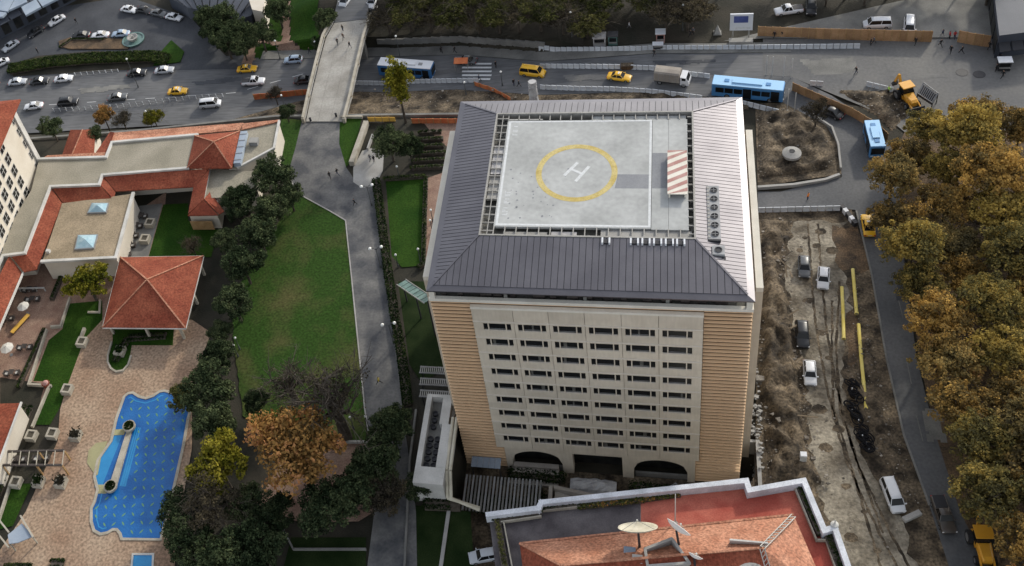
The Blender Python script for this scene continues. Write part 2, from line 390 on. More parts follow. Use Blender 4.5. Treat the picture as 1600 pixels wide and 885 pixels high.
# ------------------------------------------------------------------ ground
def build_land():
    xs = [-1600, -700, -350, -220] + [x * 1.25 for x in range(-120, 97)] + [160, 250, 500, 1500]
    ys = [-1500, -500, -200, -90] + [y * 1.0 for y in range(-45, 56, 2)] + [y * .8 for y in range(70, 166)] + [150, 200, 400, 1000, 2000]
    xs = sorted(set(xs)); ys = sorted(set(ys)); vs = []; fs = []
    for y in ys:
        for x in xs:
            z = height(x, y) - .12
            s, n = interp(ROAD_S, x), interp(ROAD_N, x)
            if s - .6 < y < n + .6: z -= .25
            vs.append((x, y, z))
    nx = len(xs)
    for j in range(len(ys) - 1):
        for i in range(nx - 1): fs.append((j*nx+i, j*nx+i+1, (j+1)*nx+i+1, (j+1)*nx+i))
    me = bpy.data.meshes.new('ground'); me.from_pydata(vs, [], fs); me.materials.append(m_land); me.update()
    structure(obj('ground', me))
build_land()

def road_strip(name, m, x0, x1, fs, fn, dz, step=2.):
    vs = []; fc = []; n = int((x1 - x0) / step) + 1
    for i in range(n + 1):
        x = x0 + (x1 - x0) * i / n
        vs += [(x, fs(x), road_z(x) + dz), (x, fn(x), road_z(x) + dz)]
    for i in range(n): fc.append((2*i, 2*i+2, 2*i+3, 2*i+1))
    me = bpy.data.meshes.new(name); me.from_pydata(vs, [], fc); me.materials.append(m); me.update()
    return structure(obj(name, me))
RS = lambda x: interp(ROAD_S, x); RN = lambda x: interp(ROAD_N, x)
road_strip('road', m_asphalt, -200, 50, lambda x: RS(x) - .4, lambda x: RN(x) - 2.6 if x > -57 else RN(x) + .3, 0.0)
road_strip('pavement', m_conc_d, -57, 50, lambda x: RN(x) - 2.6, lambda x: RN(x) + .3, .1)
sheet('plaza', [(45.37, 91.04), (88.31, 90.34), (87.5, 66.16), (66.68, 64.57), (63.39, 69.62), (49.42, 79.99), (44.82, 80.49)] , m_plaza, .03)
sheet('forecourt', [(38.33, 90.24), (71.35, 101.02), (84.58, 104), (84.11, 89.13), (45.35, 90.66)], m_conc_d, .26)
sheet('curved_road', [(47.61, 73.2), (49.93, 79.63), (55.83, 74.68), (61.24, 68.06), (64.14, 61.09), (63.82, 53.06), (62.62, 38.27), (61.88, 19.39), (62.56, 7.01), (63.76, -4.06), (66.37, -13.88), (61.93, -15.97), (60.34, -3.49), (58.66, 6.71), (58, 19.16), (57.76, 34.34), (56.96, 47.39), (55.44, 53), (55.88, 61.89), (54.16, 67.21)], m_lane, .036)
sheet('side_road', [(42.52, 51.43), (46.06, 51.47), (53.05, 54.13), (56.98, 55.17), (57.61, 47.4), (55.15, 47.91), (42.34, 47.71)], m_lane, .040)
# white lane lines
def lane(name, pts, m, w, dz):
    mb = MB()
    for a, b in pts:
        a, b = Vector(a), Vector(b); d = (b - a); d.z = 0; d.normalize(); q = Vector((-d.y, d.x, 0)) * w / 2
        za = height(a.x, a.y) + dz; zb = height(b.x, b.y) + dz
        mb.face([(a.x-q.x, a.y-q.y, za), (b.x-q.x, b.y-q.y, zb), (b.x+q.x, b.y+q.y, zb), (a.x+q.x, a.y+q.y, za)])
    return structure(mb.build(name, m))
segs = []
for i in range(26):
    x = -108 + i * 4.6
    if x < -46: segs.append(((x, RS(x) + 8.6, 0), (x + 2.2, RS(x + 2.2) + 8.6, 0)))
lane('lane_marking', segs, m_worn, .14, .03)
zb = [(-11.72, 90.36, -3.84), (-5.56, 89.39, -3.21), (-11.56, 89.14, -3.83), (-5.44, 88.19, -3.2), (-11.41, 87.93, -3.81), (-5.31, 87, -3.19), (-11.26, 86.73, -3.8), (-5.19, 85.81, -3.18), (-11.12, 85.54, -3.78), (-5.32, 84.68, -3.19)]
lane('zebra_crossing', [(zb[i], zb[i+1]) for i in range(0, 10, 2)], m_worn, .5, .03)
cl = [(60.85, 29.6), (61.03, 26.32), (60.56, 19.31), (60.66, 15.02), (60.62, 9.85), (60.87, 5.9)]
lane('centre_marking', [(cl[0] + (0,), cl[1] + (0,)), (cl[2] + (0,), cl[3] + (0,)), (cl[4] + (0,), cl[5] + (0,))], m_conc_d, .12, .05)
# lawns, paths, dirt
PATH = [(-40.37, 69.95), (-32.57, 69.47), (-31.44, 63.24), (-28.8, 56.92), (-25.6, 52.34), (-22.78, 52.04), (-20.63, 44.57), (-17.36, 32.98), (-14.36, 22.36), (-11.7, 12.57), (-9.99, 5.72), (-7.48, -2.79), (-5.33, -10.71), (-3.75, -19.93), (-10.7, -20.69), (-11.23, -11.27), (-13.9, -0.12), (-15.69, 5.31), (-18.92, 17.03), (-22.87, 31.39), (-26.31, 43.7), (-29.74, 45.95), (-37.46, 50.61), (-39.82, 56.39), (-39.95, 62.41)]
sheet('park_path', PATH, m_path, .03)
sheet('concrete_apron', [(-26.72, 53.14), (-27.45, 56.92), (-26.55, 61.31), (-24.01, 62.33), (-22.24, 60.61), (-21.67, 55.94), (-22.54, 52.04), (-24.76, 51.7)], m_conc, .034)
sheet('lawn', ragged([(-37.22, 50.61), (-29.74, 45.95), (-26.31, 43.7), (-22.87, 31.39), (-18.92, 17.03), (-15.69, 5.31), (-14.48, -0.16), (-28.47, -1.29), (-34.72, 2.76), (-38.88, 13.36), (-43, 25.02), (-40.96, 35.08), (-38.42, 44.24)], .15), m_grass_w, .02)
sheet('side_lawn', [(-32.84, 70.2), (-28.4, 70.49), (-27.84, 58.93), (-28.93, 56.92), (-31.44, 63.24)], m_grass, .02)
sheet('verge', [(-44.76, 70.58), (-40.1, 69.95), (-39.8, 60.67), (-39.94, 56.9), (-43.25, 58.95)], m_grass_w, .02)
sheet('hotel_lawn', [(-20.62, 53.34), (-13.17, 54.04), (-10.79, 33.9), (-14.44, 33.36), (-16.62, 35.83)], m_grass, .02)
sheet('lower_lawn', [(-14.6, 30.32), (-7.31, 30.6), (-4.09, 14.24), (-7.55, 10.48), (-10.08, 13.87), (-12.47, 22.45)], m_grass_shade, .02)
sheet('front_lawn', [(-5.48, -9.74), (2.23, -9.98), (3.9, -19.1), (-3.93, -19.95)], m_grass_shade, .02)
sheet('corner_lawn', [(-22.41, -16.29), (-11.71, -15.21), (-10.7, -20.69), (-22.46, -21.98)], m_grass_shade, .02)
sheet('tree_terrace', [(-19.54, -0.57), (-13.87, -0.33), (-11.23, -11.27), (-13.24, -12.94), (-21.5, -14.05), (-25.68, -12.66), (-28.8, -11.95), (-26.69, -4.42)], m_brickpath, .016)
sheet('brick_walk', [(-13.52, 54.03), (-10.47, 55.66), (-8.37, 30.56), (-10.08, 30.49)], m_brickpath, .024)
sheet('hedge_garden', [(-23.74, 69.34), (-8.88, 69.12), (-9.43, 54.86), (-21.91, 53.17), (-22.24, 60.61)], m_land, .012)
sheet('garden_walk', [(-16.23, 69.23), (-8.63, 69.11), (-9.7, 61.41), (-13.18, 65)], m_brickpath, .02)
sheet('border_bed', [(-22.72, 53.01), (-20.74, 53.34), (-10.27, 15.07), (-7.37, 5.91), (-9.6, 5.75), (-14.36, 22.36)], m_land, .016)
sheet('site_ground', [(42.34, 47.71), (56.27, 47.93), (57.76, 34.34), (58, 19.16), (58.66, 6.71), (60.34, -3.49), (61.93, -15.97), (31.98, -19.4), (39.64, -0.73)], m_dirt, .02)
sheet('site_ground', [(43.16, 72.97), (50.53, 73.14), (56.31, 66.55), (55.87, 55.61), (42.58, 52.6)], m_dirt, .02)
sheet('site_track', ragged([(47.57, 45.16), (55.27, 45.31), (53.49, 37.99), (54.32, 28.11), (51.89, 18.79), (51.58, 10.21), (53.5, 2.39), (56.33, -4.77), (57.93, -14.82), (46.33, -16.12), (47.96, -5.58), (46.51, 3.75), (47.3, 14.13), (46.22, 25.35), (45.42, 35.16)], .6), m_mud, .03)
sheet('park_floor', [(63, 35.77), (64.33, 61.09), (71.35, 77.59), (89.96, 78.66), (89.23, 27.48), (79.23, -15.53), (67.18, -16.93), (63.76, -4.06), (62.56, 7.01), (62.21, 19.41)], m_rust, .016)
for k, q in enumerate(([(9.02, 83.68, -1.73), (18.66, 82.59, -0.75), (19.3, 81.03, -0.68), (10.34, 81.8, -1.59)], [(25.63, 85.21, -0.04), (37.06, 85.27, 0), (36.81, 84.37, 0), (26.79, 84.2, 0)], [(51.33, 84.34, 0), (59.91, 84.89, 0), (61.09, 80.99, 0), (53.16, 80.22, 0)], [(64.92, 82.93, 0), (74.25, 83.96, 0), (74.75, 79.16, 0), (66.4, 78.08, 0)], [(-71.06, 88.56, -5.5), (-59.5, 89.88, -5.5), (-58.57, 88.59, -5.5), (-69.22, 87.45, -5.5)], [(-98.44, 86.79, -5.5), (-86.29, 88.16, -5.5), (-85.06, 86.85, -5.5), (-96.56, 85.24, -5.5)], [(-22.67, 89.65, -4.96), (-11.78, 88.78, -3.85), (-11.36, 87.53, -3.81), (-21.08, 88.21, -4.8)], [(60.66, 34.45, 0), (62.84, 34.53, 0), (62.73, 29.68, 0), (60.5, 29.58, 0)], [(61.39, 10.92, 0), (63.6, 11.08, 0), (63.81, 6.14, 0), (61.65, 5.96, 0)])):
    drape('road_patch', ragged([p[:2] for p in q], .25, 1.0, k), (m_plaza, m_drive, m_conc_d)[k % 3], .047 + .003*(k % 2), .4)
sheet('litter_patch', [(53.14, 44.32), (55.1, 43.55), (56.66, 44.39), (57.12, 41.74), (57.87, 38.64), (57.72, 35.59), (56.37, 34.54), (55.04, 35.49), (53.74, 34.95), (52.85, 36.94), (53.42, 39.29), (52.88, 41.37)], m_rust, .034)
sheet('litter_strip', [(53.51, 26.89), (54.44, 27.64), (54.95, 25.79), (54.93, 22.33), (54.46, 19.39), (53.59, 17.35), (52.79, 17.74), (53.23, 20.54), (53, 23.37)], m_rust, .034)
sheet('bank', [(-30.6, 78.74), (-10, 78.17), (4.86, 75.95), (33.47, 73.52), (33.43, 70.98), (-6.7, 71.2), (-29.25, 71.6)], m_dirt, -.05) if False else None

drape('west_lawn', [p[:2] for p in [(-60.3, 121.75, -5.38), (-56.94, 120.43, -4.58), (-53.33, 106.98, -3.55), (-52.93, 100.01, -4.47), (-55.35, 99.75, -4.88), (-58.16, 103.4, -5.2)]], m_grass, .05, .5)
drape('west_lawn', [p[:2] for p in [(-54.94, 119.32, -3.85), (-46.27, 114.1, -0.42), (-43.97, 99.3, -3.17), (-46.7, 97.49, -5.5), (-51.06, 99.95, -4.13), (-52.09, 106.49, -3.22)]], m_grass, .05, .5)
drape('west_lawn', [p[:2] for p in [(-59.93, 100.62, -5.43), (-56.8, 100.52, -5.1), (-51.74, 97.7, -5.5), (-51.52, 95.53, -5.5), (-58.39, 95.81, -5.5)]], m_grass, .05, .5)
drape('west_path', [p[:2] for p in [(-56.74, 120.33, -4.52), (-55.14, 119.44, -3.93), (-50.9, 99.91, -4.1), (-46.31, 97.04, -5.5), (-47.68, 95.38, -5.5), (-51.34, 97.25, -5.5), (-57.58, 101.12, -5.2), (-60.63, 99.81, -5.47), (-61.07, 94.62, -5.5), (-58.61, 93.23, -5.5), (-58.28, 95.37, -5.5), (-59.77, 102.37, -5.4), (-52.93, 100.01, -4.47)]], m_brickpath, .08, .5)
def mound(name, poly, hgt, m, step=.5, seed=0., dz=.0, rough=1.5):
    """heaped ground over a polygon: a grid of real lumps that dies away at the rim"""
    xs = [p[0] for p in poly]; ys = [p[1] for p in poly]
    nx = int((max(xs)-min(xs))/step)+2; ny = int((max(ys)-min(ys))/step)+2
    def edge(x, y):
        if not inside((x, y), poly): return 0.
        d = 9.
        for a, b in zip(poly, poly[1:] + poly[:1]):
            ax, ay, bx, by = a[0], a[1], b[0], b[1]; l = (bx-ax)**2+(by-ay)**2
            t = max(0, min(1, ((x-ax)*(bx-ax)+(y-ay)*(by-ay))/l)); d = min(d, math.hypot(x-ax-t*(bx-ax), y-ay-t*(by-ay)))
        return d
    idx = {}; vs = []; fs = []
    for j in range(ny):
        for i in range(nx):
            x = min(xs)+i*step; y = min(ys)+j*step; d = edge(x, y)
            q = 1.1 - 2.2*abs(noise.fractal(Vector((x*.28+seed, y*.2, seed)), 1., 2., 4))
            r = noise.fractal(Vector((x*1.1+seed, y*1.1, seed)), 1., 2., 3)
            z = height(x, y) - .1 + (min(1, d/1.2))*(hgt*(.45+.6*q) + rough*.32*r + .12) if d > 0 else height(x, y) - .15
            idx[i, j] = len(vs); vs.append((x, y, max(z, height(x, y)-.15) + dz))
    for j in range(ny-1):
        for i in range(nx-1):
            c = (min(xs)+(i+.5)*step, min(ys)+(j+.5)*step)
            if inside(c, poly): fs.append((idx[i,j], idx[i+1,j], idx[i+1,j+1], idx[i,j+1]))
    me = bpy.data.meshes.new(name); me.from_pydata(vs, [], fs); me.materials.append(m); me.update()
    me.polygons.foreach_set('use_smooth', [True]*len(fs))
    return structure(obj(name, me))
mound('spoil_heap', [(42.81, 45.48), (46.99, 45.01), (45.24, 35.15), (46.23, 23.01), (46.29, 14.06), (46.51, 3.75), (48.27, -1.86), (46.41, -5.73), (41.23, -1.07), (40.67, 13.69), (41.9, 31.24)], 1.5, m_dirt, seed=3.)
mound('spoil_ridge', [(51.98, 14.44), (53.37, 10.34), (54.81, 4.43), (56.93, -1.08), (59.02, -4.51), (58.39, 0.91), (57.16, 8.58), (56.68, 16.89), (56.23, 28.2), (55.63, 34.26), (54.88, 23.47), (54.63, 14.61)], .7, m_dirt, seed=9.)
mound('excavation_heap', [(43.26, 70.8), (49.37, 71.51), (54.24, 65.79), (55.05, 57.08), (50.25, 55.58), (42.67, 54.36)], 1.0, m_dirt, seed=5.)
mound('kerb_spoil', [(55.98, 76.36), (68.15, 76.02), (67.22, 68.76), (64.11, 65.67), (62.4, 69.64)], .5, m_dirt, seed=15.)
def bank():
    vs = []; fs = []; nx, ny = 112, 12
    for i in range(nx + 1):
        x = -68 + i * 110. / nx
        for j in range(ny + 1):
            y0 = interp(EDGE_S, x) + .5; y = y0 + (RS(x) - .6 - y0) * j / ny
            q = noise.fractal(Vector((x*.5, y*.5, 2.)), 1., 2., 4)
            vs.append((x, y, height(x, y) + .12 + (.5*q + .15) * (0 < j < ny)))
    for i in range(nx):
        for j in range(ny): fs.append((i*(ny+1)+j, (i+1)*(ny+1)+j, (i+1)*(ny+1)+j+1, i*(ny+1)+j+1))
    me = bpy.data.meshes.new('dirt_bank'); me.from_pydata(vs, [], fs); me.materials.append(m_dirt); me.update()
    structure(obj('dirt_bank', me))
bank()
def rubble(name, poly, n, smin, smax, m, seed):
    r = random.Random(seed); mb = MB(); xs = [p[0] for p in poly]; ys = [p[1] for p in poly]
    while n > 0:
        x, y = r.uniform(min(xs), max(xs)), r.uniform(min(ys), max(ys))
        if not inside((x, y), poly): continue
        n -= 1; s = r.uniform(smin, smax) * (1 if r.random() < .85 else 2); z = height(x, y) + (r.uniform(.1, .7) if seed != 41 else .05)
        a = r.uniform(0, 3.1); pts = []
        for q in ((-1,-1,-1),(1,-1,-1),(1,1,-1),(-1,1,-1),(-1,-1,1),(1,-1,1),(1,1,1),(-1,1,1)):
            k = r.uniform(.6, 1.)*s/2
            pts.append((x + (q[0]*math.cos(a)-q[1]*math.sin(a))*k, y + (q[0]*math.sin(a)+q[1]*math.cos(a))*k*.7, z + q[2]*k*.6))
        mb.add(pts, [(0,3,2,1),(4,5,6,7),(0,1,5,4),(1,2,6,5),(2,3,7,6),(3,0,4,7)])
    return stuff(mb.build(name, m))
rubble('rubble', [(42.81, 45.48), (47.56, 45.02), (46.89, 35.21), (46.93, 23.05), (47.3, 14.13), (48.13, 3.89), (49.06, -1.79), (46.41, -5.73), (41.23, -1.07), (40.67, 13.69), (41.9, 31.24)], 700, .06, .24, m_rubble, 1)
def ribbon(name, pts, w, m, z, seed):
    r = random.Random(seed); mb = MB(); prev = None
    for p, a in along([(x, y, 0) for x, y in pts], .7):
        o = r.uniform(-.08, .08); ww = w*r.uniform(.6, 1.3)/2; q = ((p.x - math.sin(a)*(o - ww), p.y + math.cos(a)*(o - ww), z), (p.x - math.sin(a)*(o + ww), p.y + math.cos(a)*(o + ww), z))
        if prev: mb.face([prev[0], q[0], q[1], prev[1]])
        prev = q
    return structure(mb.build(name, m))
for k, g in enumerate(([(49.6, 44.52), (49.25, 32.78), (49.2, 23.17), (49.72, 13.22), (51.14, 2.19), (53.92, -7.67), (55.99, -13.4)], [(51.11, 44.55), (50.69, 32.83), (50.59, 23.24), (51.05, 13.31), (52.4, 2.29), (55.26, -7.53), (57.29, -13.26)], [(51.8, 29.2), (50.87, 18.73), (50.27, 10.11), (51.67, 1.27), (53.02, -7.76), (53.82, -13.64)], [(53.2, 32.93), (51.59, 21.01), (51.09, 10.17), (52.61, 1.35), (54.56, -8.47)])): ribbon('tyre_rut', g, .34, m_dirt, .036 + .003*(k % 2), k)
for k, q in enumerate([(49.01, 41.54), (51.35, 42.93), (50.55, 39.99), (48.07, 38.87), (52.67, 39), (49.89, 23.2), (50.53, 18.71), (48.46, 9.98), (50.64, 7.08), (50.77, -1.64), (52.55, -5.14), (50.67, -8.87), (48.57, -7.32), (53.47, -10.31), (48.77, 3.94), (48.43, 29.05)]):
    s_ = .35 + .5*((k*37) % 10)/10; sheet('pothole', ragged([(q[0] + s_*math.cos(t)*1.3, q[1] + s_*math.sin(t)) for t in [k + 2*math.pi*i/7 for i in range(7)]], .12, .5, k), m_dirt, .043)
rubble('rubble', [(47.57, 45.16), (55.27, 45.31), (53.49, 37.99), (54.32, 28.11), (51.89, 18.79), (51.58, 10.21), (53.5, 2.39), (56.33, -4.77), (56.93, -11.64), (47.35, -12.66), (47.96, -5.58), (46.51, 3.75), (47.3, 14.13), (46.22, 25.35)], 260, .05, .18, m_rubble, 41)
rubble('rubble', [(42.81, 45.48), (46.8, 45.01), (45.79, 35.17), (46.06, 23), (46.29, 14.06), (47.16, 3.81), (47.49, -1.94), (41.23, -1.07), (40.67, 13.69), (41.9, 31.24)], 60, .35, .8, m_rubble, 21)
r8 = random.Random(31)
mb = MB(); mb.box(-1.1, -.11, 0, 1.1, .11, .07); plank_me = mb.mesh('timber_plank', m_oldwood)
for k in range(10):
    poly = [(42.95, 44.38), (46.58, 44.45), (45.52, 35.16), (46.06, 23), (46.29, 14.06), (46.83, 4.77), (41.47, 3.34), (41.77, 25.13)]; c = poly[r8.randrange(8)]; e = poly[r8.randrange(8)]; t = r8.random(); x, y = c[0] + (e[0]-c[0])*t, c[1] + (e[1]-c[1])*t
    o = obj('timber_plank', plank_me); o.location = (x, y, 1.1 + r8.random()*.5); o.rotation_euler = (r8.uniform(-.2,.2), r8.uniform(-.25,.25), r8.uniform(0, 3.1)); o.scale.x = r8.uniform(.6, 1.3); tag(o, 'loose timber plank lying on the spoil heap beside the tower', 'plank', 'loose planks on the spoil heap')
rubble('rubble', [(52.08, 15.52), (53.78, 10.37), (54.81, 4.43), (56.93, -1.08), (59.2, -5.38), (58.66, 1.88), (57.28, 9.6), (56.68, 16.89), (56.23, 28.2), (55.63, 34.26)], 300, .06, .2, m_rubble, 2)
rubble('rubble', [(43.26, 70.8), (49.37, 71.51), (54.24, 65.79), (55.05, 57.08), (50.25, 55.58), (42.67, 54.36)], 350, .06, .22, m_rubble, 3)
rubble('rubble', [(-32.82, 84.99, -5.5), (-10.99, 82.44, -3.77), (3.27, 78.57, -2.31), (3.57, 74.86, -2.24), (-7.45, 75.1, -2.59), (-30.96, 77.04, -3.61)], 220, .06, .25, m_rubble, 4)
rubble('rubble', [(55.98, 76.36), (68.15, 76.02), (67.22, 68.76), (64.11, 65.67), (62.4, 69.64)], 160, .06, .22, m_rubble, 5)

# kerbs along the paths and the curved road
def kerb(name, label, pts, w=.25, h=.14, m=m_stone, z=0.):
    t = MB()
    for a, b in zip(pts, pts[1:]):
        t.beam((a[0], a[1], z + h/2), (b[0], b[1], z + h/2), w, h)
    return structure(t.build(name, m))
kerb('kerb', '', [(-39.82, 56.39), (-37.46, 50.61), (-29.74, 45.95), (-26.31, 43.7), (-22.87, 31.39), (-18.92, 17.03), (-15.69, 5.31), (-13.9, -0.12)], .2, .12, m_conc)
kerb('kerb', '', [(-22.78, 52.04), (-20.63, 44.57), (-17.36, 32.98), (-14.36, 22.36), (-11.7, 12.57), (-9.99, 5.72)], .16, .12, m_conc_d)
kerb('kerb', '', [(56.96, 47.39), (57.76, 34.34), (58, 19.16), (58.66, 6.71), (60.34, -3.49)], .25, .13, m_conc_d)

# ------------------------------------------------------------------ the tower block with the helipad
W, D, ZT = 37.8, 34.45, 34.4
tower = thing('office_tower', 'tall tan square tower with a rooftop helipad and six windows on every floor', 'building', (W/2, D/2, -5), world=True)
tw = lambda mb, name, m: mb.build(name, m, tower)
b = MB(); b.box(0, .4, .95, W, D, 34.0); b.box(.3, 3.2, -5.2, W - .3, D - .3, .95); tw(b, 'wall', m_back)
# ribbed tan cladding, one band per course
NB = 46; pitch_b = (33.95 - .95) / NB
def band_mesh(x0, x1, y, h):
    mb = MB()
    mb.loft([[(x, y + .3, -h/2), (x, y + .2, -h/2), (x, y - .09, h/2 - .04), (x, y - .07, h/2), (x, y + .3, h/2 + .02)] for x in (x0, x1)])
    return mb.mesh('cladding_band', m_band)
PX0, PX1, PZ0, PZ1 = 4.95, 32.45, .95, 32.85
ml, mr, mtop = band_mesh(0, PX0 - .04, .14, pitch_b * .62), band_mesh(PX1 + .04, W, .14, pitch_b * .62), band_mesh(PX0 + .03, PX1 - .03, .2, pitch_b * .62)
for i in range(NB):
    z = .95 + pitch_b * (i + .5)
    obj('cladding_band', ml, tower).location.z += z; obj('cladding_band', mr, tower).location.z += z
    if z > PZ1 + .2: obj('cladding_band', mtop, tower).location.z += z
for z in (-4.6, -3.85, -3.1, -2.35, -1.6, -.85, -.1, .6):
    m_ = band_mesh(0, 6.0, .14, .56); obj('cladding_band', m_, tower).location.z += z
    m_ = band_mesh(32.0, W, .14, .56); obj('cladding_band', m_, tower).location.z += z
# window bays of precast panels
XC = [7.92 + 4.32 * i for i in range(6)]; ZC = [29.25 - 3.24 * i for i in range(9)]
WW, WH = 3.46, 1.5
def piece(name, x0, x1, z0, z1, y0=-.08, y1=.38, m=m_panel):
    mb = MB(); mb.box(x0, y0, z0, x1, y1, z1); return mb.build(name, m, tower)
edges = [PX0] + [(XC[i] + XC[i+1]) / 2 for i in range(5)] + [PX1]
zcuts = [PZ1] + [z for z in ZC]
for i in range(6):
    for r_ in range(10):
        top = PZ1 if r_ == 0 else ZC[r_-1] - WH/2
        bot = PZ0 if r_ == 9 else ZC[r_] + WH/2
        mid = top - .42 if r_ else top - .3
        piece('spandrel_panel', edges[i] + .025, edges[i+1] - .025, bot, top)
    for r_ in range(9):
        piece('pier_panel', edges[i] + .025, XC[i] - WW/2, ZC[r_] - WH/2 + .01, ZC[r_] + WH/2 - .01)
        piece('pier_panel', XC[i] + WW/2, edges[i+1] - .025, ZC[r_] - WH/2 + .01, ZC[r_] + WH/2 - .01)
b = MB()
for r_ in range(9): b.box(PX0, -.17, ZC[r_] + WH/2 + .3, PX1, -.083, ZC[r_] + WH/2 + .46)
tw(b, 'string_course', m_ledge)
b = MB(); b.box(PX0 - .02, -.14, PZ1 + .005, PX1 + .02, .36, PZ1 + .4); tw(b, 'panel_coping', m_trim)
frame_me = MB()
for x in (-WW/2 + .62, WW/2 - .62): frame_me.box(x - .07, -.06, -WH/2 + .09, x + .07, .16, WH/2)
frame_me = frame_me.mesh('window', m_panel)
def pane_mesh(x0, x1): mb = MB(); mb.box(x0, .1, -WH/2, x1, .16, WH/2); return mb.mesh('pane', m_glass)
p_l, p_c, p_r = pane_mesh(-WW/2, -WW/2 + .55), pane_mesh(-WW/2 + .69, WW/2 - .69), pane_mesh(WW/2 - .55, WW/2)
mb = MB(); mb.box(-WW/2, -.05, -WH/2, WW/2, .098, -WH/2 + .08); sill_me = mb.mesh('sill', m_ledge)
mb = MB(); mb.box(-WW/2 + .7, .075, -.5, WW/2 - .7, .098, -.45); bar_me = mb.mesh('transom', m_grey)
for r_ in range(9):
    for i in range(6):
        w = obj('window', frame_me, tower); w.location += Vector((XC[i], 0, ZC[r_]))
        for nm, me in (('pane', p_l), ('pane', p_c), ('pane', p_r), ('sill', sill_me), ('transom', bar_me)): obj(nm, me, w)
        if rnd.random() < .3:
            c0 = rnd.uniform(-1.0, .5); mb = MB(); mb.box(c0, .085, -WH/2 + .09, c0 + rnd.uniform(.2, .55), .099, WH/2 - .05); mb.build('curtain', m_curtain, w)
# base storey: two segmental arches either side of a wide doorway
def arch_face(x0, x1, zspring, zcrown, ztop, y0, y1):
    mb = MB(); n = 14; pts = []
    for k in range(n + 1):
        t = k / n; x = x0 + (x1 - x0) * t; pts.append((x, zspring + (zcrown - zspring) * math.sqrt(max(0, 1 - (2*t-1)**2)) ** .9))
    for (xa, za), (xb, zb_) in zip(pts, pts[1:]):
        mb.add([(xa,y0,za),(xb,y0,zb_),(xb,y0,ztop),(xa,y0,ztop),(xa,y1,za),(xb,y1,zb_),(xb,y1,ztop),(xa,y1,ztop)],
               [(0,1,2,3),(7,6,5,4),(0,4,5,1),(3,2,6,7)])
    return mb
b = arch_face(6.9, 14.0, -2.4, .35, .93, -.02, 1.6); tw(b, 'arch', m_panel)
b = arch_face(23.8, 31.0, -2.4, .35, .93, -.02, 1.6); tw(b, 'arch', m_panel)
for x0, x1 in ((6.02, 6.9), (14.0, 15.5), (22.3, 23.8), (31.0, 31.98)):
    b = MB(); b.box(x0, .02, -5.1, x1, 1.6, .9); tw(b, 'base_pier', m_panel)
b = MB(); b.box(15.5, .0, .4, 22.3, 1.6, .92); tw(b, 'lintel', m_panel)
b = MB(); b.box(6.9, 2.0, -5.0, 31, 2.1, .9); tw(b, 'base_glazing', m_glass_d)
b = MB(); b.box(6.9, .4, -5.0, 15, .7, -4.0); b.box(24, .4, -5.0, 31, .7, -4.0); tw(b, 'base_balustrade', m_conc_d)
# open top storey below the eaves
b = MB(); b.box(2.2, 2.4, 34.0, W - 2.2, D - 2.4, 36.2); tw(b, 'attic_wall', m_conc_d)
b = MB()
for i in range(9): b.box(3.2 + i*3.6, 2.34, 34.3, 5.4 + i*3.6, 2.399, 35.8)
tw(b, 'attic_window', m_glass_d)
b = MB(); b.box(-.1, .0, 34.0, W + .1, .5, 34.5); b.box(-.1, D - .5, 34.0, W + .1, D + .02, 34.5); b.box(-.1, .5, 34.0, .4, D - .5, 34.5); b.box(W - .4, .5, 34.0, W + .1, D - .5, 34.5)
tw(b, 'parapet', m_trim)
b = MB(); b.box(.4, .5, 34.0, W - .4, 2.4, 34.06); tw(b, 'terrace_floor', m_gutter)
for x in (0.05, W - .7):
    for y in (.05, D - .7):
        b = MB(); b.box(x, y, 34.5, x + .65, y + .65, 36.15); tw(b, 'corner_post', m_trim)
for x in (9.4, 18.9, 28.4):
    b = MB(); b.box(x - .2, .6, 34.06, x + .2, 1.0, 36.15); tw(b, 'terrace_post', m_conc_d)
r2 = random.Random(4)
for i in range(16):
    x = r2.uniform(1.2, 2.) + i*2.15; b = MB(); b.box(x, .9, 34.06, x + r2.uniform(.5, 1.6), 1.7, 34.06 + r2.uniform(.3, .9)); tw(b, 'terrace_equipment', m_dfurn)
# roof: eaves gutter, four slopes of standing-seam trays
EX0, EX1, EY0, EY1, ZE = -.15, W + .15, -.15, D + .15, 36.35
IX0, IX1, IY0, IY1, ZI = 5.6, 31.6, 8.1, 30.6, 37.4
b = MB(); b.box(EX0 + .2, EY0 + .2, 36.0, EX1 - .2, EY1 - .2, 36.2)
tw(b, 'soffit', m_grey)
g0, g1 = .0, .62
def ring(x0, x1, y0, y1, z): return [(x0,y0,z),(x1,y0,z),(x1,y1,z),(x0,y1,z)]
ro, ri = ring(EX0, EX1, EY0, EY1, 36.18), ring(EX0 + .8, EX1 - .8, EY0 + .8, EY1 - .8, ZE + .02)
rb, rl = ring(EX0, EX1, EY0, EY1, 36.0), ring(EX0 + .8, EX1 - .8, EY0 + .8, EY1 - .8, 36.205)
for k in range(4):
    j = (k + 1) % 4; mb = MB()
    mb.add([ro[k], ro[j], ri[j], ri[k], rb[k], rb[j], rl[j], rl[k]], [(0,1,2,3),(7,6,5,4),(0,4,5,1),(1,5,6,2),(2,6,7,3),(3,7,4,0)])
    tw(mb, 'eaves_board', m_roof)
def tray(p, side):
    """one tray: quad p in plan order eave-a, eave-b, top-b, top-a, with an upstanding seam along edge a"""
    mb = MB(); mb.slab(p, .05)
    return mb.build('roof_tray', m_roof, tower)
fx0, fx1, fy0, fy1 = EX0 + .8, EX1 - .8, EY0 + .8, EY1 - .8
ZB = ZE + .09
def zs(t): return ZB + (ZI - ZB) * t
nF = 46
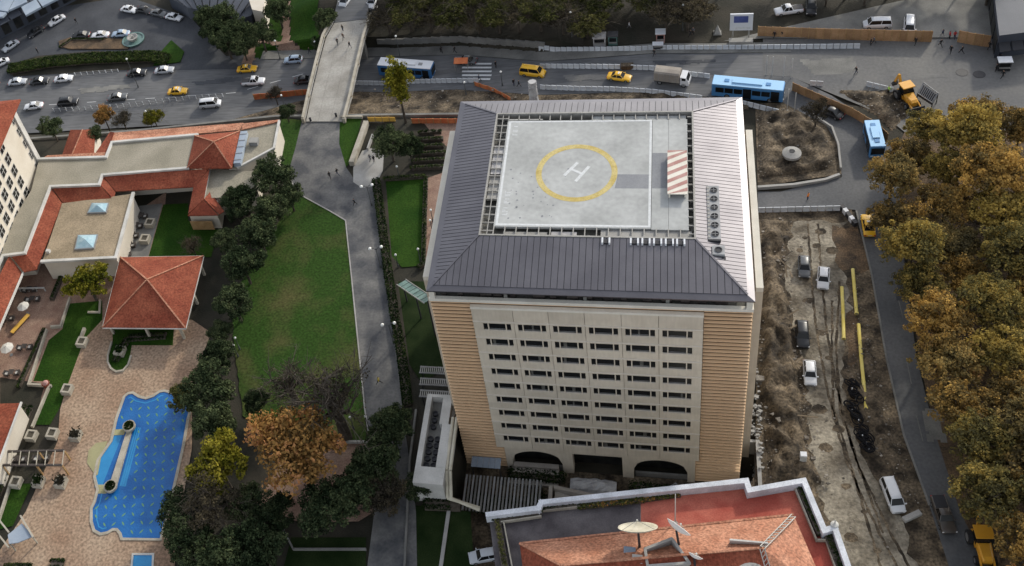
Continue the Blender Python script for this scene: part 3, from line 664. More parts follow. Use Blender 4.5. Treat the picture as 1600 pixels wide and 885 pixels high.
for side in ('front', 'back'):
    yo, yi = (fy0, IY0) if side == 'front' else (fy1, IY1)
    for i in range(nF):
        xa, xb = fx0 + (fx1 - fx0)*i/nF, fx0 + (fx1 - fx0)*(i+1)/nF - .07
        xs_ = [x for x in (xa, IX0, IX1, xb) if xa <= x <= xb]
        def T_(x): return min(1, (x - fx0)/(IX0 - fx0), (fx1 - x)/(fx1 - IX1))
        ta, tb = max(0, T_(xa)), max(0, T_(xb))
        p = [(xa, yo, zs(0)), (xb, yo, zs(0)), (xb, yo + (yi - yo)*tb, zs(tb)), (xa, yo + (yi - yo)*ta, zs(ta))]
        if ta < .01: p = p[:3]
        elif tb < .01: p = [p[0], p[1], p[3]]
        if len(p) == 4: tray(p, side)
        else:
            mb = MB(); mb.slab(p, .05); mb.build('roof_tray', m_roof, tower)
nS = 56
for side in ('left', 'right'):
    xo, xi = (fx0, IX0) if side == 'left' else (fx1, IX1)
    for i in range(nS):
        ya, yb = fy0 + (fy1 - fy0)*i/nS, fy0 + (fy1 - fy0)*(i+1)/nS - .08
        def T_(y): return max(0, min(1, (y - fy0)/(IY0 - fy0), (fy1 - y)/(fy1 - IY1)))
        ta, tb = T_(ya), T_(yb)
        p = [(xo, ya, zs(0)), (xo, yb, zs(0)), (xo + (xi - xo)*tb, yb, zs(tb)), (xo + (xi - xo)*ta, ya, zs(ta))]
        if ta < .01: p = p[:3]
        elif tb < .01: p = [p[0], p[1], p[3]]
        if len(p) == 4: tray(p, side)
        else:
            mb = MB(); mb.slab(p, .05); mb.build('roof_tray', m_roof, tower)
b = MB()
for pts in ([(fx0,fy0,zs(0)),(fx1,fy0,zs(0)),(IX1,IY0,zs(1)),(IX0,IY0,zs(1))], [(fx1,fy0,zs(0)),(fx1,fy1,zs(0)),(IX1,IY1,zs(1)),(IX1,IY0,zs(1))], [(fx1,fy1,zs(0)),(fx0,fy1,zs(0)),(IX0,IY1,zs(1)),(IX1,IY1,zs(1))], [(fx0,fy1,zs(0)),(fx0,fy0,zs(0)),(IX0,IY0,zs(1)),(IX0,IY1,zs(1))]):
    b.face([(x, y, z - .06) for x, y, z in pts])
tw(b, 'roof_underlay', m_dark)
b = MB()
for cx_, cy_, ix, iy in ((fx0, fy0, IX0, IY0), (fx1, fy0, IX1, IY0), (fx0, fy1, IX0, IY1), (fx1, fy1, IX1, IY1)):
    b.beam((cx_, cy_, zs(0) + .04), (ix, iy, zs(1) + .04), .22, .08)
tw(b, 'hip_cap', m_roof)
# helipad
b = MB(); b.box(IX0, IY0, 36.22, IX1, IY1, 36.32); tw(b, 'gutter_floor', m_gutter)
b = MB()
for (x0, y0, x1, y1) in ((IX0 - .05, IY0 - .05, IX1 + .05, IY0 + .16), (IX0 - .05, IY1 - .16, IX1 + .05, IY1 + .05), (IX0 - .05, IY0 + .16, IX0 + .16, IY1 - .16), (IX1 - .16, IY0 + .16, IX1 + .05, IY1 - .16)):
    b.box(x0, y0, 36.32, x1, y1, ZI + .08)
tw(b, 'edge_frame', m_steel)
DX0, DX1, DY0, DY1, ZD = 7.25, 30.85, 9.75, 29.25, 37.25
pad = MB(); pad.box(DX0, DY0, 36.85, 26.42, DY1, ZD); pad = tw(pad, 'helideck', m_helideck)
for sx in (26.47, 28.52):
    mb = MB(); mb.box(sx, DY0 - .1, 36.85, sx + (2.02 if sx < 28 else 2.33), DY1, ZD - .02); tw(mb, 'side_deck', m_helideck)
n = 18
for i in range(n + 1):
    x = IX0 + .3 + (IX1 - IX0 - .6)*i/n
    for y0, y1 in ((IY0 + .16, DY0), (DY1, IY1 - .16)):
        if 0 < i < n: mb = MB(); mb.box(x - .06, y0, 37.08, x + .06, y1, 37.3); tw(mb, 'joist', m_steel)
for i in range(16):
    y = IY0 + .9 + (IY1 - IY0 - 1.8)*i/15
    for x0, x1 in ((IX0 + .16, DX0), (DX1, IX1 - .16)):
        mb = MB(); mb.box(x0, y - .06, 37.08, x1, y + .06, 37.3); tw(mb, 'joist', m_steel)
b = MB(); b.box(6.5, IY0 + .16, 37.31, 6.6, IY1 - .2, 37.36); tw(b, 'tie_bar', m_steel)
# pale sheets lying in the edge grid
for i, (x0, y0, x1, y1, z, m_) in enumerate(((18.5, 29.3, 30.7, 30.2, 37.02, m_helideck), (20.5, 8.35, 31.2, 9.6, 37.0, m_conc), (5.85, 14.5, 7.2, 18.6, 37.0, m_conc), (5.85, 19.2, 7.2, 24.6, 37.02, m_tarp),
        (8.5, 8.5, 14, 9.2, 36.9, m_conc), (14.5, 8.5, 17.6, 9.3, 36.92, m_tarp), (7.3, 29.3, 12, 29.55, 37.3, m_conc))):
    mb = MB(); mb.box(x0, y0, z - .05, x1, y1, z); tw(mb, 'cover_sheet', m_)
r3 = random.Random(8); b = MB()
for i in range(70):
    if r3.random() < .5: x, y = r3.uniform(5.9, 31), r3.choice([8.9, 29.9])
    else: x, y = r3.choice([6.4, 31.2]), r3.uniform(9, 30)
    b.obox((x, y, 36.42), (r3.uniform(.2, .7), r3.uniform(.15, .4), .2), r3.uniform(0, 3))
stuff(tw(b, 'gutter_debris', m_conc_d))
def flat(name, pts, m, z, parent=None): mb = MB(); mb.slab([(x, y, z) for x, y in pts], .012); return mb.build(name, m, parent or pad)
pad['world_mesh'] = (0, 0, 0)
zp = ZD + .012
flat('edge_line', [(7.45, 9.95), (26.4, 9.95), (26.4, 10.25), (7.45, 10.25)], m_worn, zp)
flat('edge_line', [(7.45, 10.26), (7.75, 10.26), (7.75, 28.9), (7.45, 28.9)], m_worn, zp)
flat('edge_line', [(7.45, 28.91), (26.4, 28.91), (26.4, 29.15), (7.45, 29.15)], m_worn, zp)
flat('edge_line', [(26.1, 10.26), (26.4, 10.26), (26.4, 28.9), (26.1, 28.9)], m_worn, zp)
cxp, cyp, ra, rb_ = 17.03, 19.32, 4.45, 5.2
mb = MB(); n = 72; vs = []
for k in range(n):
    t = 2*math.pi*k/n
    for r_ in (ra, rb_):
        for z in (ZD, zp): vs.append((cxp + r_*math.cos(t), cyp + r_*math.sin(t), z))
mb.add(vs, [f for k in range(n) for f in ((4*k+1, 4*k+3, 4*((k+1)%n)+3, 4*((k+1)%n)+1), (4*k+2, 4*((k+1)%n)+2, 4*((k+1)%n)+3, 4*k+3), (4*k, 4*k+1, 4*((k+1)%n)+1, 4*((k+1)%n)))])
mb.build('touchdown_circle', m_painty, pad)
def hbar(p, q, w):
    p, q = Vector(p), Vector(q); d = (q - p).normalized(); a = Vector((-d.y, d.x)) * w / 2
    return [(p - a)[:], (q - a)[:], (q + a)[:], (p + a)[:]]
mb = MB()
A0, A1, B0, B1 = (15.5, 18.75), (17.1, 21.15), (17.0, 17.7), (18.6, 20.45)
mid = lambda u, v: ((u[0]+v[0])/2, (u[1]+v[1])/2)
for pts in (hbar(A0, A1, .4), hbar(B0, B1, .4), hbar(mid(A0, A1), mid(B0, B1), .36)): mb.slab([(x, y, zp + .001*len(mb.v)/8) for x, y in pts], .012)
mb.build('landing_letter', m_worn, pad)
flat('grey_marking', [(21.95, 16.55), (26.09, 16.55), (26.09, 19.0), (22.2, 19.0), (22.18, 18.2)], m_walk, zp + .002)
mb = MB(); mb.box(26.5, 16.6, 37.22, 28.36, 22.9, 37.245); tw(mb, 'grey_marking', m_walk)
b = MB(); b.box(28.37, 14.8, 38.0, 30.75, 22.5, 38.12); b.box(28.5, 15, 37.2, 28.7, 22.3, 38.0); b.box(30.4, 15, 37.2, 30.6, 22.3, 38.0)
sp_ = tw(b, 'striped_platform', m_trim); sp_['world_mesh'] = (0, 0, 0)
for i in range(7):
    y0 = 13.9 + i*1.36
    pts = [(28.37, y0), (28.37, y0 + .62), (30.75, y0 + 2.02), (30.75, y0 + 1.4)]
    pts = [(x, min(22.5, max(14.8, y))) for x, y in pts]
    u = [pts[0]] + [p for k, p in enumerate(pts[1:]) if p != pts[k]]
    if len(u) >= 3: mb = MB(); mb.slab([(x, y, 38.135) for x, y in u], .014); mb.build('red_stripe', m_stripe, sp_)
# weight limit lettering worn to faint strokes along the edge
mb = MB(); r4 = random.Random(11)
def strokes(x, y, w, pattern):
    for k, ch in enumerate(pattern):
        for dx0, dx1, dy in ch: mb.box(x + dx0*w, y - k*.62 + dy, ZD, x + dx1*w, y - k*.62 + dy + .12, zp)
glyph = [[(0, .9, 0), (.0, .14, .2)], [(0, .9, 0), (0, .9, .3)], [(.1, .8, .05)], [(0, .9, 0), (0, .5, .28)], [(0, .85, .1), (.7, .9, .3)]]
strokes(8.15, 15.6, .8, [glyph[i % 5] for i in range(4)]); strokes(8.1, 12.8, .8, [glyph[(i + 2) % 5] for i in range(3)])
strokes(8.1, 28.0, .75, [glyph[2]]); strokes(8.1, 27.0, .75, [glyph[1], glyph[0]])
mb.build('edge_lettering', m_worn, pad)
mb = MB()
for k in range(34):
    x, y = r4.uniform(8.2, 16), r4.uniform(10.6, 20); s = r4.uniform(.06, .16)
    mb.lathe((x, y, ZD), [(s, .002), (s*.9, .006)], 8)
stuff(mb.build('deck_stain', m_walk, pad))
# side blocks standing proud of the right and left faces
def side_block(x0, x1, y0, y1, ztop, outer):
    mb = MB(); mb.box(x0, y0, -5.1, x1, y1, ztop - .75); o = tw(mb, 'side_wall', m_panel)
    mb = MB(); xo = (x1 - .82, x1) if outer > 0 else (x0, x0 + .82)
    mb.box(xo[0], y0 - .03, ztop - .75, xo[1], y1 + .03, ztop); tw(mb, 'side_parapet', m_trim)
side_block(W - .05, 39.15, 3.7, 30.5, 34.0, 1); side_block(-1.48, .05, 3.9, 30.75, 34.0, -1)
mb = MB()
for i in range(NB): 
    z = .95 + pitch_b*(i + .5); mb.box(W, .5, z - .26, W + .1, 3.68, z + .26); mb.box(W, 30.55, z - .26, W + .1, D, z + .26); mb.box(-.1, .5, z - .26, 0, 3.88, z + .26)
stuff(tw(mb, 'side_cladding', m_band))
rw_me = MB(); rw_me.box(0, -.7, -.6, .05, .7, .6); rw_me = rw_me.mesh('side_window', m_glass)
for i in range(9):
    for j in range(6): w = obj('side_window', rw_me, tower); w.location += Vector((39.13, 6 + j*4.3, ZC[i]))

# roof plant and vents on the tower
ub = 36.95
u = thing('fan_rack', 'long grey rack of six round fans on the pale right slope of the tower roof', 'cooling unit', (33.75, 12.7, ub))
mb = MB(); mb.box(-.72, -4.4, -.25, .72, 4.4, .28); mb.build('casing', m_fanbox, u)
for k in range(6):
    y = -3.6 + k*1.44
    mb = MB(); mb.lathe((.1, y, .28), [(.42, 0), (.44, .12), (.35, .12), (.33, .02), (.1, .02)], 16); f_ = mb.build('fan_ring', m_dark, u)
    mb = MB(); mb.box(-.34, y - .03, .36, .54, y + .03, .39); mb.box(.07, y - .42, .36, .13, y + .42, .39); mb.build('fan_guard', m_grey, f_)
for k in range(14):
    y = -4.2 + k*.62; mb = MB(); mb.box(-.71, y, .281, -.45, y + .3, .33); mb.build('louvre', m_steel, u)
mb = MB(); mb.box(-.72, -4.65, -.4, .72, -4.42, .3); mb.build('end_panel', m_dark, u)
u = thing('fan_unit', 'single square fan unit at the lower end of the long fan rack', 'cooling unit', (34.15, 6.6, 36.8))
mb = MB(); mb.box(-.7, -.7, -.2, .7, .7, .45); mb.build('casing', m_fanbox, u)
mb = MB(); mb.lathe((0, 0, .45), [(.42, 0), (.44, .1), (.34, .1), (.3, .02), (.1, .02)], 16); mb.build('fan_ring', m_dark, u)
mb = MB(); mb.box(-.75, -1.1, -.3, .8, -.72, .1); mb.build('end_panel', m_dark, u)
vx = [21.2, 24.55, 25.9, 27.25, 28.6, 29.9]
vn = ['standing alone to the left of the other five', 'leftmost of the five in a close row', 'second from the left of the close row', 'in the middle of the close row', 'second from the right of the close row', 'rightmost of the close row, nearest the fan unit']
for x, s in zip(vx, vn):
    v = thing('roof_vent', 'dark roof vent with two white cheeks, ' + s, 'roof vent', (x, 7.45, 37.25), group='vents along the top of the front roof slope')
    mb = MB(); mb.box(-.3, -.3, -.1, .3, .3, .2); mb.build('vent_body', m_dark, v)
    for s_ in (-1, 1): mb = MB(); mb.box(s_*.42 - .1, -.42, -.1, s_*.42 + .1, .42, .42); mb.build('cheek', PAINT['white'], v)

# ------------------------------------------------------------------ low hotel wings with clay-tile skirts
def walls(mb, poly, z0, z1): mb.prism(poly, z0, z1)
def coping(mb, pts, w=.5, h=.35, dz=.0):
    for a, b_ in zip(pts, pts[1:]):
        a, b_ = Vector(a), Vector(b_); d = (b_ - a).normalized() * w * .5
        mb.beam(a - d + Vector((0,0,dz)), b_ + d*.98 + Vector((0,0,dz)), w, h); dz += .004
    return mb
hw = thing('hotel_wing', 'low hotel wing with pale gravel flat roofs edged by red clay-tile skirts', 'building', (-75, 50, 0), world=True)
def hp(mb, name, m): return mb.build(name, m, hw)
A = [(-89.07, 53.16, 6), (-74.74, 53.67, 6), (-74.99, 57.72, 6), (-57.73, 59.7, 6), (-56.84, 50.78, 6), (-73.78, 48.88, 6), (-73.52, 46.37, 6), (-87.26, 44.92, 6)]
AL = [(-87.26, 44.92, 6), (-83.52, 45.79, 6), (-81.92, 29.31, 6), (-86.04, 28.58, 6), (-85.92, 18.39, 6), (-88.55, 24.03, 6)]
mb = MB(); mb.slab(A, .5); hp(mb, 'flat_roof', m_gravel)
mb = MB(); mb.slab([(x, y, z + .003) for x, y, z in AL], .5); hp(mb, 'flat_roof', m_gravel)
BL = [(-80.14, 42.47, 5), (-66.44, 45.09, 5), (-64.42, 29.66, 5), (-78.44, 28.32, 5)]
mb = MB(); mb.slab(BL, .4); hp(mb, 'flat_roof', m_gravel2)
E1 = [(-50.87, 61.52, 5.2), (-42.45, 64.07, 5.2), (-41.68, 56.77, 5.2), (-47.43, 51.75, 5.2), (-49.45, 51.75, 5.2)]
mb = MB(); mb.slab(E1, .4); hp(mb, 'flat_roof', m_gravel)
E2 = [(-53.26, 52, 4.6), (-43.73, 51.36, 4.6), (-43.06, 47.79, 4.6), (-45.74, 44.9, 4.6), (-52.33, 44.5, 4.6)]
mb = MB(); mb.slab(E2, .4); hp(mb, 'flat_roof', m_gravel)
for poly, z1 in ((A, 5.5), (AL, 5.5), (BL, 4.6), (E1, 4.8), (E2, 4.2)):
    c = [sum(p[i] for p in poly)/len(poly) for i in (0, 1)]
    mb = MB(); mb.prism([(c[0] + (p[0]-c[0])*.985, c[1] + (p[1]-c[1])*.985) for p in poly], -5.6 if poly is E1 or poly is A else -.1, z1); hp(mb, 'wall', m_hotel)
for pts in ([(-88.94, 53.01, 6.15), (-74.63, 53.52, 6.15), (-74.87, 57.56, 6.15), (-57.64, 59.54, 6.15)], [(-56.75, 50.63, 6.15), (-73.67, 48.73, 6.15), (-73.41, 46.23, 6.15), (-83.4, 45.64, 6.15), (-81.8, 29.18, 6.15), (-85.92, 28.45, 6.15), (-85.8, 18.28, 6.15)]):
    hp(coping(MB(), pts, .5, .45), 'parapet', m_white)
hp(coping(MB(), [(-78.32, 28.2, 5.15), (-64.32, 29.53, 5.15), (-66.34, 44.94, 5.15)], .55, .45), 'parapet', m_white)
hp(coping(MB(), [(-52.25, 44.36, 4.75), (-53.18, 51.85, 4.75)], .4, .4), 'parapet', m_white)
hp(coping(MB(), [(-47.38, 51.65, 5.3), (-41.63, 56.67, 5.3), (-42.4, 63.97, 5.3)], .4, .4), 'parapet', m_white)
def tile_roof(pts, parent, m=m_tile, t=.22): mb = MB(); mb.slab(pts, t); return mb.build('tiled_roof', m, parent)
def cat(*q): return [tuple(p) for r_ in q for p in r_]
# skirts: upper edge at roof level, eaves lower
tile_roof(cat([(-83.23, 45.44, 6.02)], [(-80.22, 42.56, 4.9), (-78.92, 26.61, 4.9)], [(-81.65, 29, 6.02)]), hw)
tile_roof(cat([(-83.15, 45.59, 6.03), (-73.56, 46.51, 6.03)], [(-70.14, 43.65, 4.92), (-80.14, 42.7, 4.92)]), hw)
tile_roof(cat([(-73.42, 46.5, 6.04), (-73.69, 48.67, 6.04)], [(-70.34, 45.63, 4.9), (-70.09, 43.83, 4.9)]), hw)
tile_roof(cat([(-73.57, 48.69, 6.02), (-52.7, 50.6, 6.02)], [(-54.79, 47.1, 4.88), (-70.41, 45.81, 4.88)]), hw)
tile_roof(cat([(-52.53, 50.45, 6)], [(-51.67, 43.25, 5.6)], [(-54.36, 40.96, 4.3)], [(-54.98, 46.92, 4.9)]), hw)
tile_roof(cat([(-51.69, 43.3, 5.55)], [(-48.51, 40.8, 4.25), (-54.37, 40.54, 4.25)]), hw)
tile_roof(cat([(-51.65, 43.51, 5.5)], [(-51.55, 46.11, 4.6), (-47.48, 41.43, 4.6)], [(-48.41, 40.93, 4.28)]), hw)
hip = [(-51.86, 54.43, 9.2)][0]
HC = [(-58.02, 59.21, 6.3), (-49.08, 60.35, 6.3), (-48.05, 50.5, 6.3), (-56.92, 50.48, 6.3)]
for k, (i, j) in enumerate(((0, 1), (1, 2), (2, 3), (3, 0))):
    tile_roof([HC[i], HC[j], (hip[0] + .003*k, hip[1], hip[2] + .003*k)], hw)
for p in HC: mb = MB(); mb.beam(Vector(p) + Vector((0,0,.06)), Vector(hip) + Vector((0,0,.08)), .22, .12); hp(mb, 'ridge_tile', m_tile2)
tile_roof(cat([(-76.9, 59.23, 4.9), (-77.21, 61.59, 4.9)], [(-49.55, 63.61, 5.4), (-49.67, 61.65, 5.4)], [(-57.51, 59.95, 6.1), (-74.98, 57.79, 6.1)]), hw, m_tile2)  # these back strips have their sunlit tone painted in by the paler tile
tile_roof(cat([(-49.36, 61.55, 5.5), (-49.57, 63.32, 5.5), (-42.3, 64.29, 5.5), (-42.3, 63.75, 5.5)]), hw, m_tile2)
tile_roof(cat([(-88.52, 53.44, 5.9), (-87.76, 54.32, 5.9), (-75.46, 55.17, 5.9), (-75.15, 53.94, 5.9)]), hw, m_tile2)
tile_roof(cat([(-77.75, 55.48, 5.6)], [(-77.42, 62.06, 4.8)], [(-75.69, 60.71, 5.9), (-75, 54.29, 5.9)]), hw)
G1 = [(-87.61, 64.21, 3.4), (-82.03, 64.33, 3.4)]; G2 = [(-86.47, 56.3, 3.4), (-79.57, 56.64, 3.4)]
r0, r1 = [(-83.42, 62.27, 5.2)][0], [(-82.92, 54.49, 5.2)][0]
tile_roof([G1[0], G2[0], r1, r0], hw); tile_roof([G1[1], r0, r1, G2[1]], hw)
mb = MB(); mb.prism([p[:2] for p in (G1[0], G1[1], G2[1], G2[0])], -5.6, 3.1); hp(mb, 'wall', m_hotel)
mb = MB(); mb.beam(Vector(r0) + Vector((0,0,.05)), Vector(r1) + Vector((0,0,.05)), .2, .12); hp(mb, 'ridge_tile', m_tile2)
tile_roof(cat([(-84.65, 28.74, 6.04), (-81.63, 28.98, 6.04)], [(-78.79, 26.62, 4.9), (-81.21, 25.94, 4.9)]), hw)
tile_roof(cat([(-84.85, 28.59, 6.03), (-84.63, 15.64, 6.03)], [(-80.32, 7.58, 4.6), (-81.76, 26.02, 4.6)]), hw)
hp(coping(MB(), [(-81.44, 25.89, 4.6), (-80.33, 7.06, 4.6)], .3, .3), 'gutter', m_white)
tile_roof(cat([(-78.59, -1.32, 4.6), (-70.41, -0.5, 4.6)], [(-69.51, -13.01, 4.6), (-75.11, -13.5, 4.6)]), hw)
hp(coping(MB(), [(-70.37, -0.53, 4.65), (-69.48, -13.04, 4.65)], .3, .3), 'gutter', m_white)
mb = MB(); mb.prism([p[:2] for p in [(-78.71, -1.38, 4.3), (-70.85, -0.57, 4.3), (-70.03, -12.66, 4.3), (-75.43, -13.14, 4.3)]], -.1, 4.3); hp(mb, 'wall', m_hotel)
mb = MB(); mb.prism([p[:2] for p in [(-54.58, 41.39, 4), (-49.14, 41.49, 4), (-49.71, 44.78, 4), (-53.63, 48.28, 4), (-55.31, 47.94, 4)]], -.1, 4.0); hp(mb, 'wall', m_hotel)
mb = MB()
for i in range(3):
    a = Vector((-54.32, 40.6, 1.6)); q = Vector((-50.23, 40.69, 1.6)); c = a + (q - a)*((i+.5)/3); mb.obox((c.x, c.y - .06, 1.6), (1.5, .12, 2.2), math.atan2(q.y-a.y, q.x-a.x))
hp(mb, 'shutter', m_wood)
for pts in ([(-73.89, 42.44, 5.3), (-70.37, 42.49, 5.3), (-70.01, 40.09, 5.3), (-73.84, 39.87, 5.3)], [(-73.74, 34.55, 5.3), (-69.72, 34.8, 5.3), (-69.24, 31.48, 5.3), (-73.02, 31.07, 5.3)]):
    c = Vector([sum(p[i] for p in pts)/4 for i in range(3)])
    mb = MB(); mb.slab([(x, y, z) for x, y, z in pts], .35); s_ = hp(mb, 'skylight', m_grey)
    top = (c.x, c.y, c.z + .7); ins = [tuple(c + (Vector(p) - c)*.9 + Vector((0,0,.02))) for p in pts]
    for i in range(4): mb = MB(); mb.add([ins[i], ins[(i+1)%4], top], [(0,1,2)]); mb.build('pane', m_sky_glass, s_).location = (0,0,0)
mb = MB(); c = (-78.01, 30.49, 5.1); mb.obox((c[0], c[1], 5.3), (.7, .6, .6)); hp(mb, 'roof_box', m_white)
u = thing('duct', 'long pale duct on the flat roof beside the red hipped roof', 'air duct', (-48.16, 56.8, 5.2), world=True)
mb = MB(); a, q = Vector((-48.31, 60.34, 5.8)), Vector((-47.41, 51.82, 5.8)); mb.beam(a, q, 1.3, 1.0); mb.build('duct_body', m_blue_panel, u)
for k in range(5): mb = MB(); c = a + (q-a)*((k+.5)/5); mb.obox((c.x, c.y, 6.34), (1.36, .12, .08), .1); mb.build('flange', m_grey, u)
u = thing('vent_box', 'small grey ventilator box on the flat roof next to the pale duct', 'ventilator', (-45.79, 57.99, 5.2))
mb = MB(); mb.box(-.8, -.6, 0, .8, .6, .9); mb.build('casing', m_grey, u); mb = MB(); mb.box(-.9, -.7, .9, .9, .7, 1.0); mb.build('lid', m_steel, u)

# the pavilion by the pool
pv = thing('pavilion', 'open square pavilion with a red clay-tile pyramid roof beside the pool terrace', 'pavilion', (-56, 23.6, 0), world=True)
PC = [(-64.6, 31.07, 3.5), (-48.92, 31.85, 3.5), (-47.51, 16.33, 3.5), (-62.43, 15.69, 3.5)]; px_ = (-56.29, 23.2, 7.6)
px_ = (sum(p[0] for p in PC)/4, sum(p[1] for p in PC)/4, 6.6)
for k in range(4): mb = MB(); mb.slab([PC[k], PC[(k+1)%4], (px_[0], px_[1], px_[2] + .004*k)], .2); mb.build('tiled_roof', m_tile, pv)
for k in range(4):
    mb = MB(); mb.beam(Vector(PC[k]) + Vector((0,0,.05)), Vector(px_) + Vector((0,0,.06)), .24, .14); mb.build('ridge_tile', m_tile2, pv)
    mb = MB(); a, q = Vector(PC[k]), Vector(PC[(k+1)%4]); mb.beam(a - Vector((0,0,.15)), q - Vector((0,0,.15)), .18, .22); mb.build('gutter', m_white, pv)
    for t in (.06, .5): c = a + (q - a)*t; c = c + (Vector(px_) - c)*.07; mb = MB(); mb.box(c.x-.2, c.y-.2, 0, c.x+.2, c.y+.2, 3.6); mb.build('column', m_stone, pv)
mb = MB(); mb.box(-59.6, 18.8, .02, -52.0, 22.4, 1.1); mb.build('bar_counter', m_stone, pv)

# the tall cream hotel at the left edge
ht = thing('hotel_tower', 'tall cream hotel block with a stepped red-tiled roof at the left edge', 'building', (-95, 40, -5.5), world=True)
c0 = Vector((-89.3, 54.0)); u_ = (Vector((-86.2, 27.1)) - c0).normalized(); n_ = Vector((-u_.y, u_.x))
if n_.x < 0: n_ = -n_
def hpt(a, b_, z): p = c0 + u_*a + n_*b_; return (p.x, p.y, z)
def hblock(a0, a1, b0, b1, z0, z1): return [hpt(a0,b0,0)[:2], hpt(a1,b0,0)[:2], hpt(a1,b1,0)[:2], hpt(a0,b1,0)[:2]], z0, z1
HT1, HT2 = 19.6, 25.2
mb = MB(); mb.prism(*hblock(.35, 60, -22, -.35, -5.6, HT1)); mb.build('wall', m_hotel, ht)
mb = MB(); mb.prism(*hblock(1.3, 60, -22, -1.7, HT1, HT2)); mb.build('upper_wall', m_hotel, ht)
mb = MB(); mb.prism(*hblock(.0, 1.3, -.3, .0, -5.6, HT1 - .4)); mb.prism(*hblock(-.02, .36, -2.2, -.31, -5.6, HT1 - .4)); mb.build('corner_pilaster', m_white, ht)
mb = MB(); mb.slab([hpt(-1.4, 1.2, HT1), hpt(60, 1.2, HT1), hpt(60, -1.6, HT1 + 1.3), hpt(1.2, -1.6, HT1 + 1.3)], .25); mb.build('tiled_roof', m_tile, ht)
mb = MB(); mb.slab([hpt(-1.4, 1.18, HT1), hpt(1.2, -1.6, HT1 + 1.31), hpt(1.2, -22, HT1 + 1.31), hpt(-1.4, -22, HT1)], .25); mb.build('tiled_roof', m_tile, ht)
mb = MB(); mb.slab([hpt(-.3, -.3, HT2), hpt(60, -.3, HT2), hpt(60, -7, HT2 + 3), hpt(6, -7, HT2 + 3)], .25); mb.build('tiled_roof', m_tile, ht)
mb = MB(); mb.slab([hpt(-.3, -.32, HT2), hpt(6, -7, HT2 + 3.01), hpt(6, -22, HT2 + 3.01), hpt(-.3, -22, HT2)], .25); mb.build('tiled_roof', m_tile, ht)
hang = math.atan2(u_.y, u_.x)
def hwin(a, z, w, h, kind='window'):
    c = hpt(a, -.34, z); mb = MB(); mb.obox((0,0,0), (w + .24, .12, h + .24)); o = mb.build(kind, m_white, ht); o.location += Vector(c); o.rotation_euler = (0,0,hang)
    mb = MB(); mb.obox((0, .05, 0), (w, .06, h)); g = mb.build('pane', m_glass, o); g.location = (0, 0.02, 0)
    mb = MB(); mb.obox((0, .1, 0), (.08, .08, h)); mb.obox((0, .1, .1), (w, .07, .08)); g = mb.build('glazing_bar', m_white, o); g.location = (0, 0, 0)
for k in range(9): hwin(1.95, 17.4 - 3.05*k, .75, 1.7)
for k in range(9):
    for j in range(6): hwin(9.2 + j*3.1, 17.4 - 3.05*k, 1.75, 2.0)
for j in range(7): c = hpt(3.4 + j*3.6, -1.7, 0); mb = MB(); mb.obox((0,0,0), (1.6, .3, 1.9)); o = mb.build('window', m_glass, ht); o.location += Vector((c[0], c[1], 23.2)); o.rotation_euler = (0,0,hang)

# ------------------------------------------------------------------ white-parapet building at the front
rb = thing('terrace_building', 'building with a white parapet, red roof terrace and clay-tile hip in the foreground', 'building', (28, -26, -5), world=True)
OUT = [(8, -20.75, 20), (13.76, -19.37, 20), (14.07, -18.59, 20), (37.1, -13.66, 20), (37.39, -14.86, 20), (43.32, -13.1, 20), (44.97, -19.1, 20), (46.06, -18.61, 20), (47.62, -26.14, 20), (46.46, -37.47, 20), (12.75, -41.94, 20), (9.55, -27.01, 20)]
mb = MB(); cxx = sum(p[0] for p in OUT)/len(OUT); cyy = sum(p[1] for p in OUT)/len(OUT)
mb.prism([p[:2] for p in OUT], -5.1, 18.7); mb.build('wall', m_white, rb)
mb = MB(); coping(mb, OUT[:9], .62, 1.35, -.5); mb.build('parapet', m_parapet, rb)
dk = [(8, -20.75, 20), (13.76, -19.37, 20), (14.07, -18.59, 20), (25.3, -16.22, 20), (25.46, -26.43, 20), (9.67, -28.16, 20)]
mb = MB(); mb.slab([(x, y, 18.78) for x, y, z in dk], .06); mb.build('terrace_deck', m_blackdeck, rb)
rk = [(25.37, -16.29, 20), (37.1, -13.74, 20), (37.39, -14.86, 20), (43.31, -13.18, 20), (45.1, -19.09, 20), (46.05, -18.69, 20), (47.86, -26.81, 20), (47.43, -30.94, 20), (25.65, -33.58, 20)]
mb = MB(); mb.slab([(x, y, 18.80) for x, y, z in rk], .06); mb.build('terrace_deck', m_red, rb)
EA, EB, EC, ED = (11.97, -23.96, 19.9), (41.94, -17.41, 19.9), (44.64, -26.07, 19.9), (14.12, -34.23, 19.9)
RA, RB = (17.07, -27.61, 23), (38.11, -23.38, 23)
for pts in ([EA, EB, RB, RA], [EB, EC, (40.24, -27.18, 21.2), RB], [ED, EA, RA, (17.54, -33.87, 20)], [RA, RB, (40.24, -27.18, 21.2), (17.54, -33.87, 20)]):
    mb = MB(); mb.slab(pts, .2); mb.build('tiled_roof', m_tile2 if pts[0] in (EA, EB) else m_tile, rb)  # sunward slopes painted paler, the slopes facing away darker
for a, q in ((EA, RA), (RA, RB), (EA, EB)): mb = MB(); mb.beam(Vector(a) + Vector((0,0,.08)), Vector(q) + Vector((0,0,.08)), .26, .16); mb.build('ridge_tile', m_tile2, rb)
mb = MB(); mb.prism([p[:2] for p in ((13.33, -24.45, 19.9), (41.36, -18.02, 19.9), (43.38, -24.42, 19.9), (15.34, -31.94, 19.9))], 18.7, 19.75); mb.build('roof_base', m_white, rb)
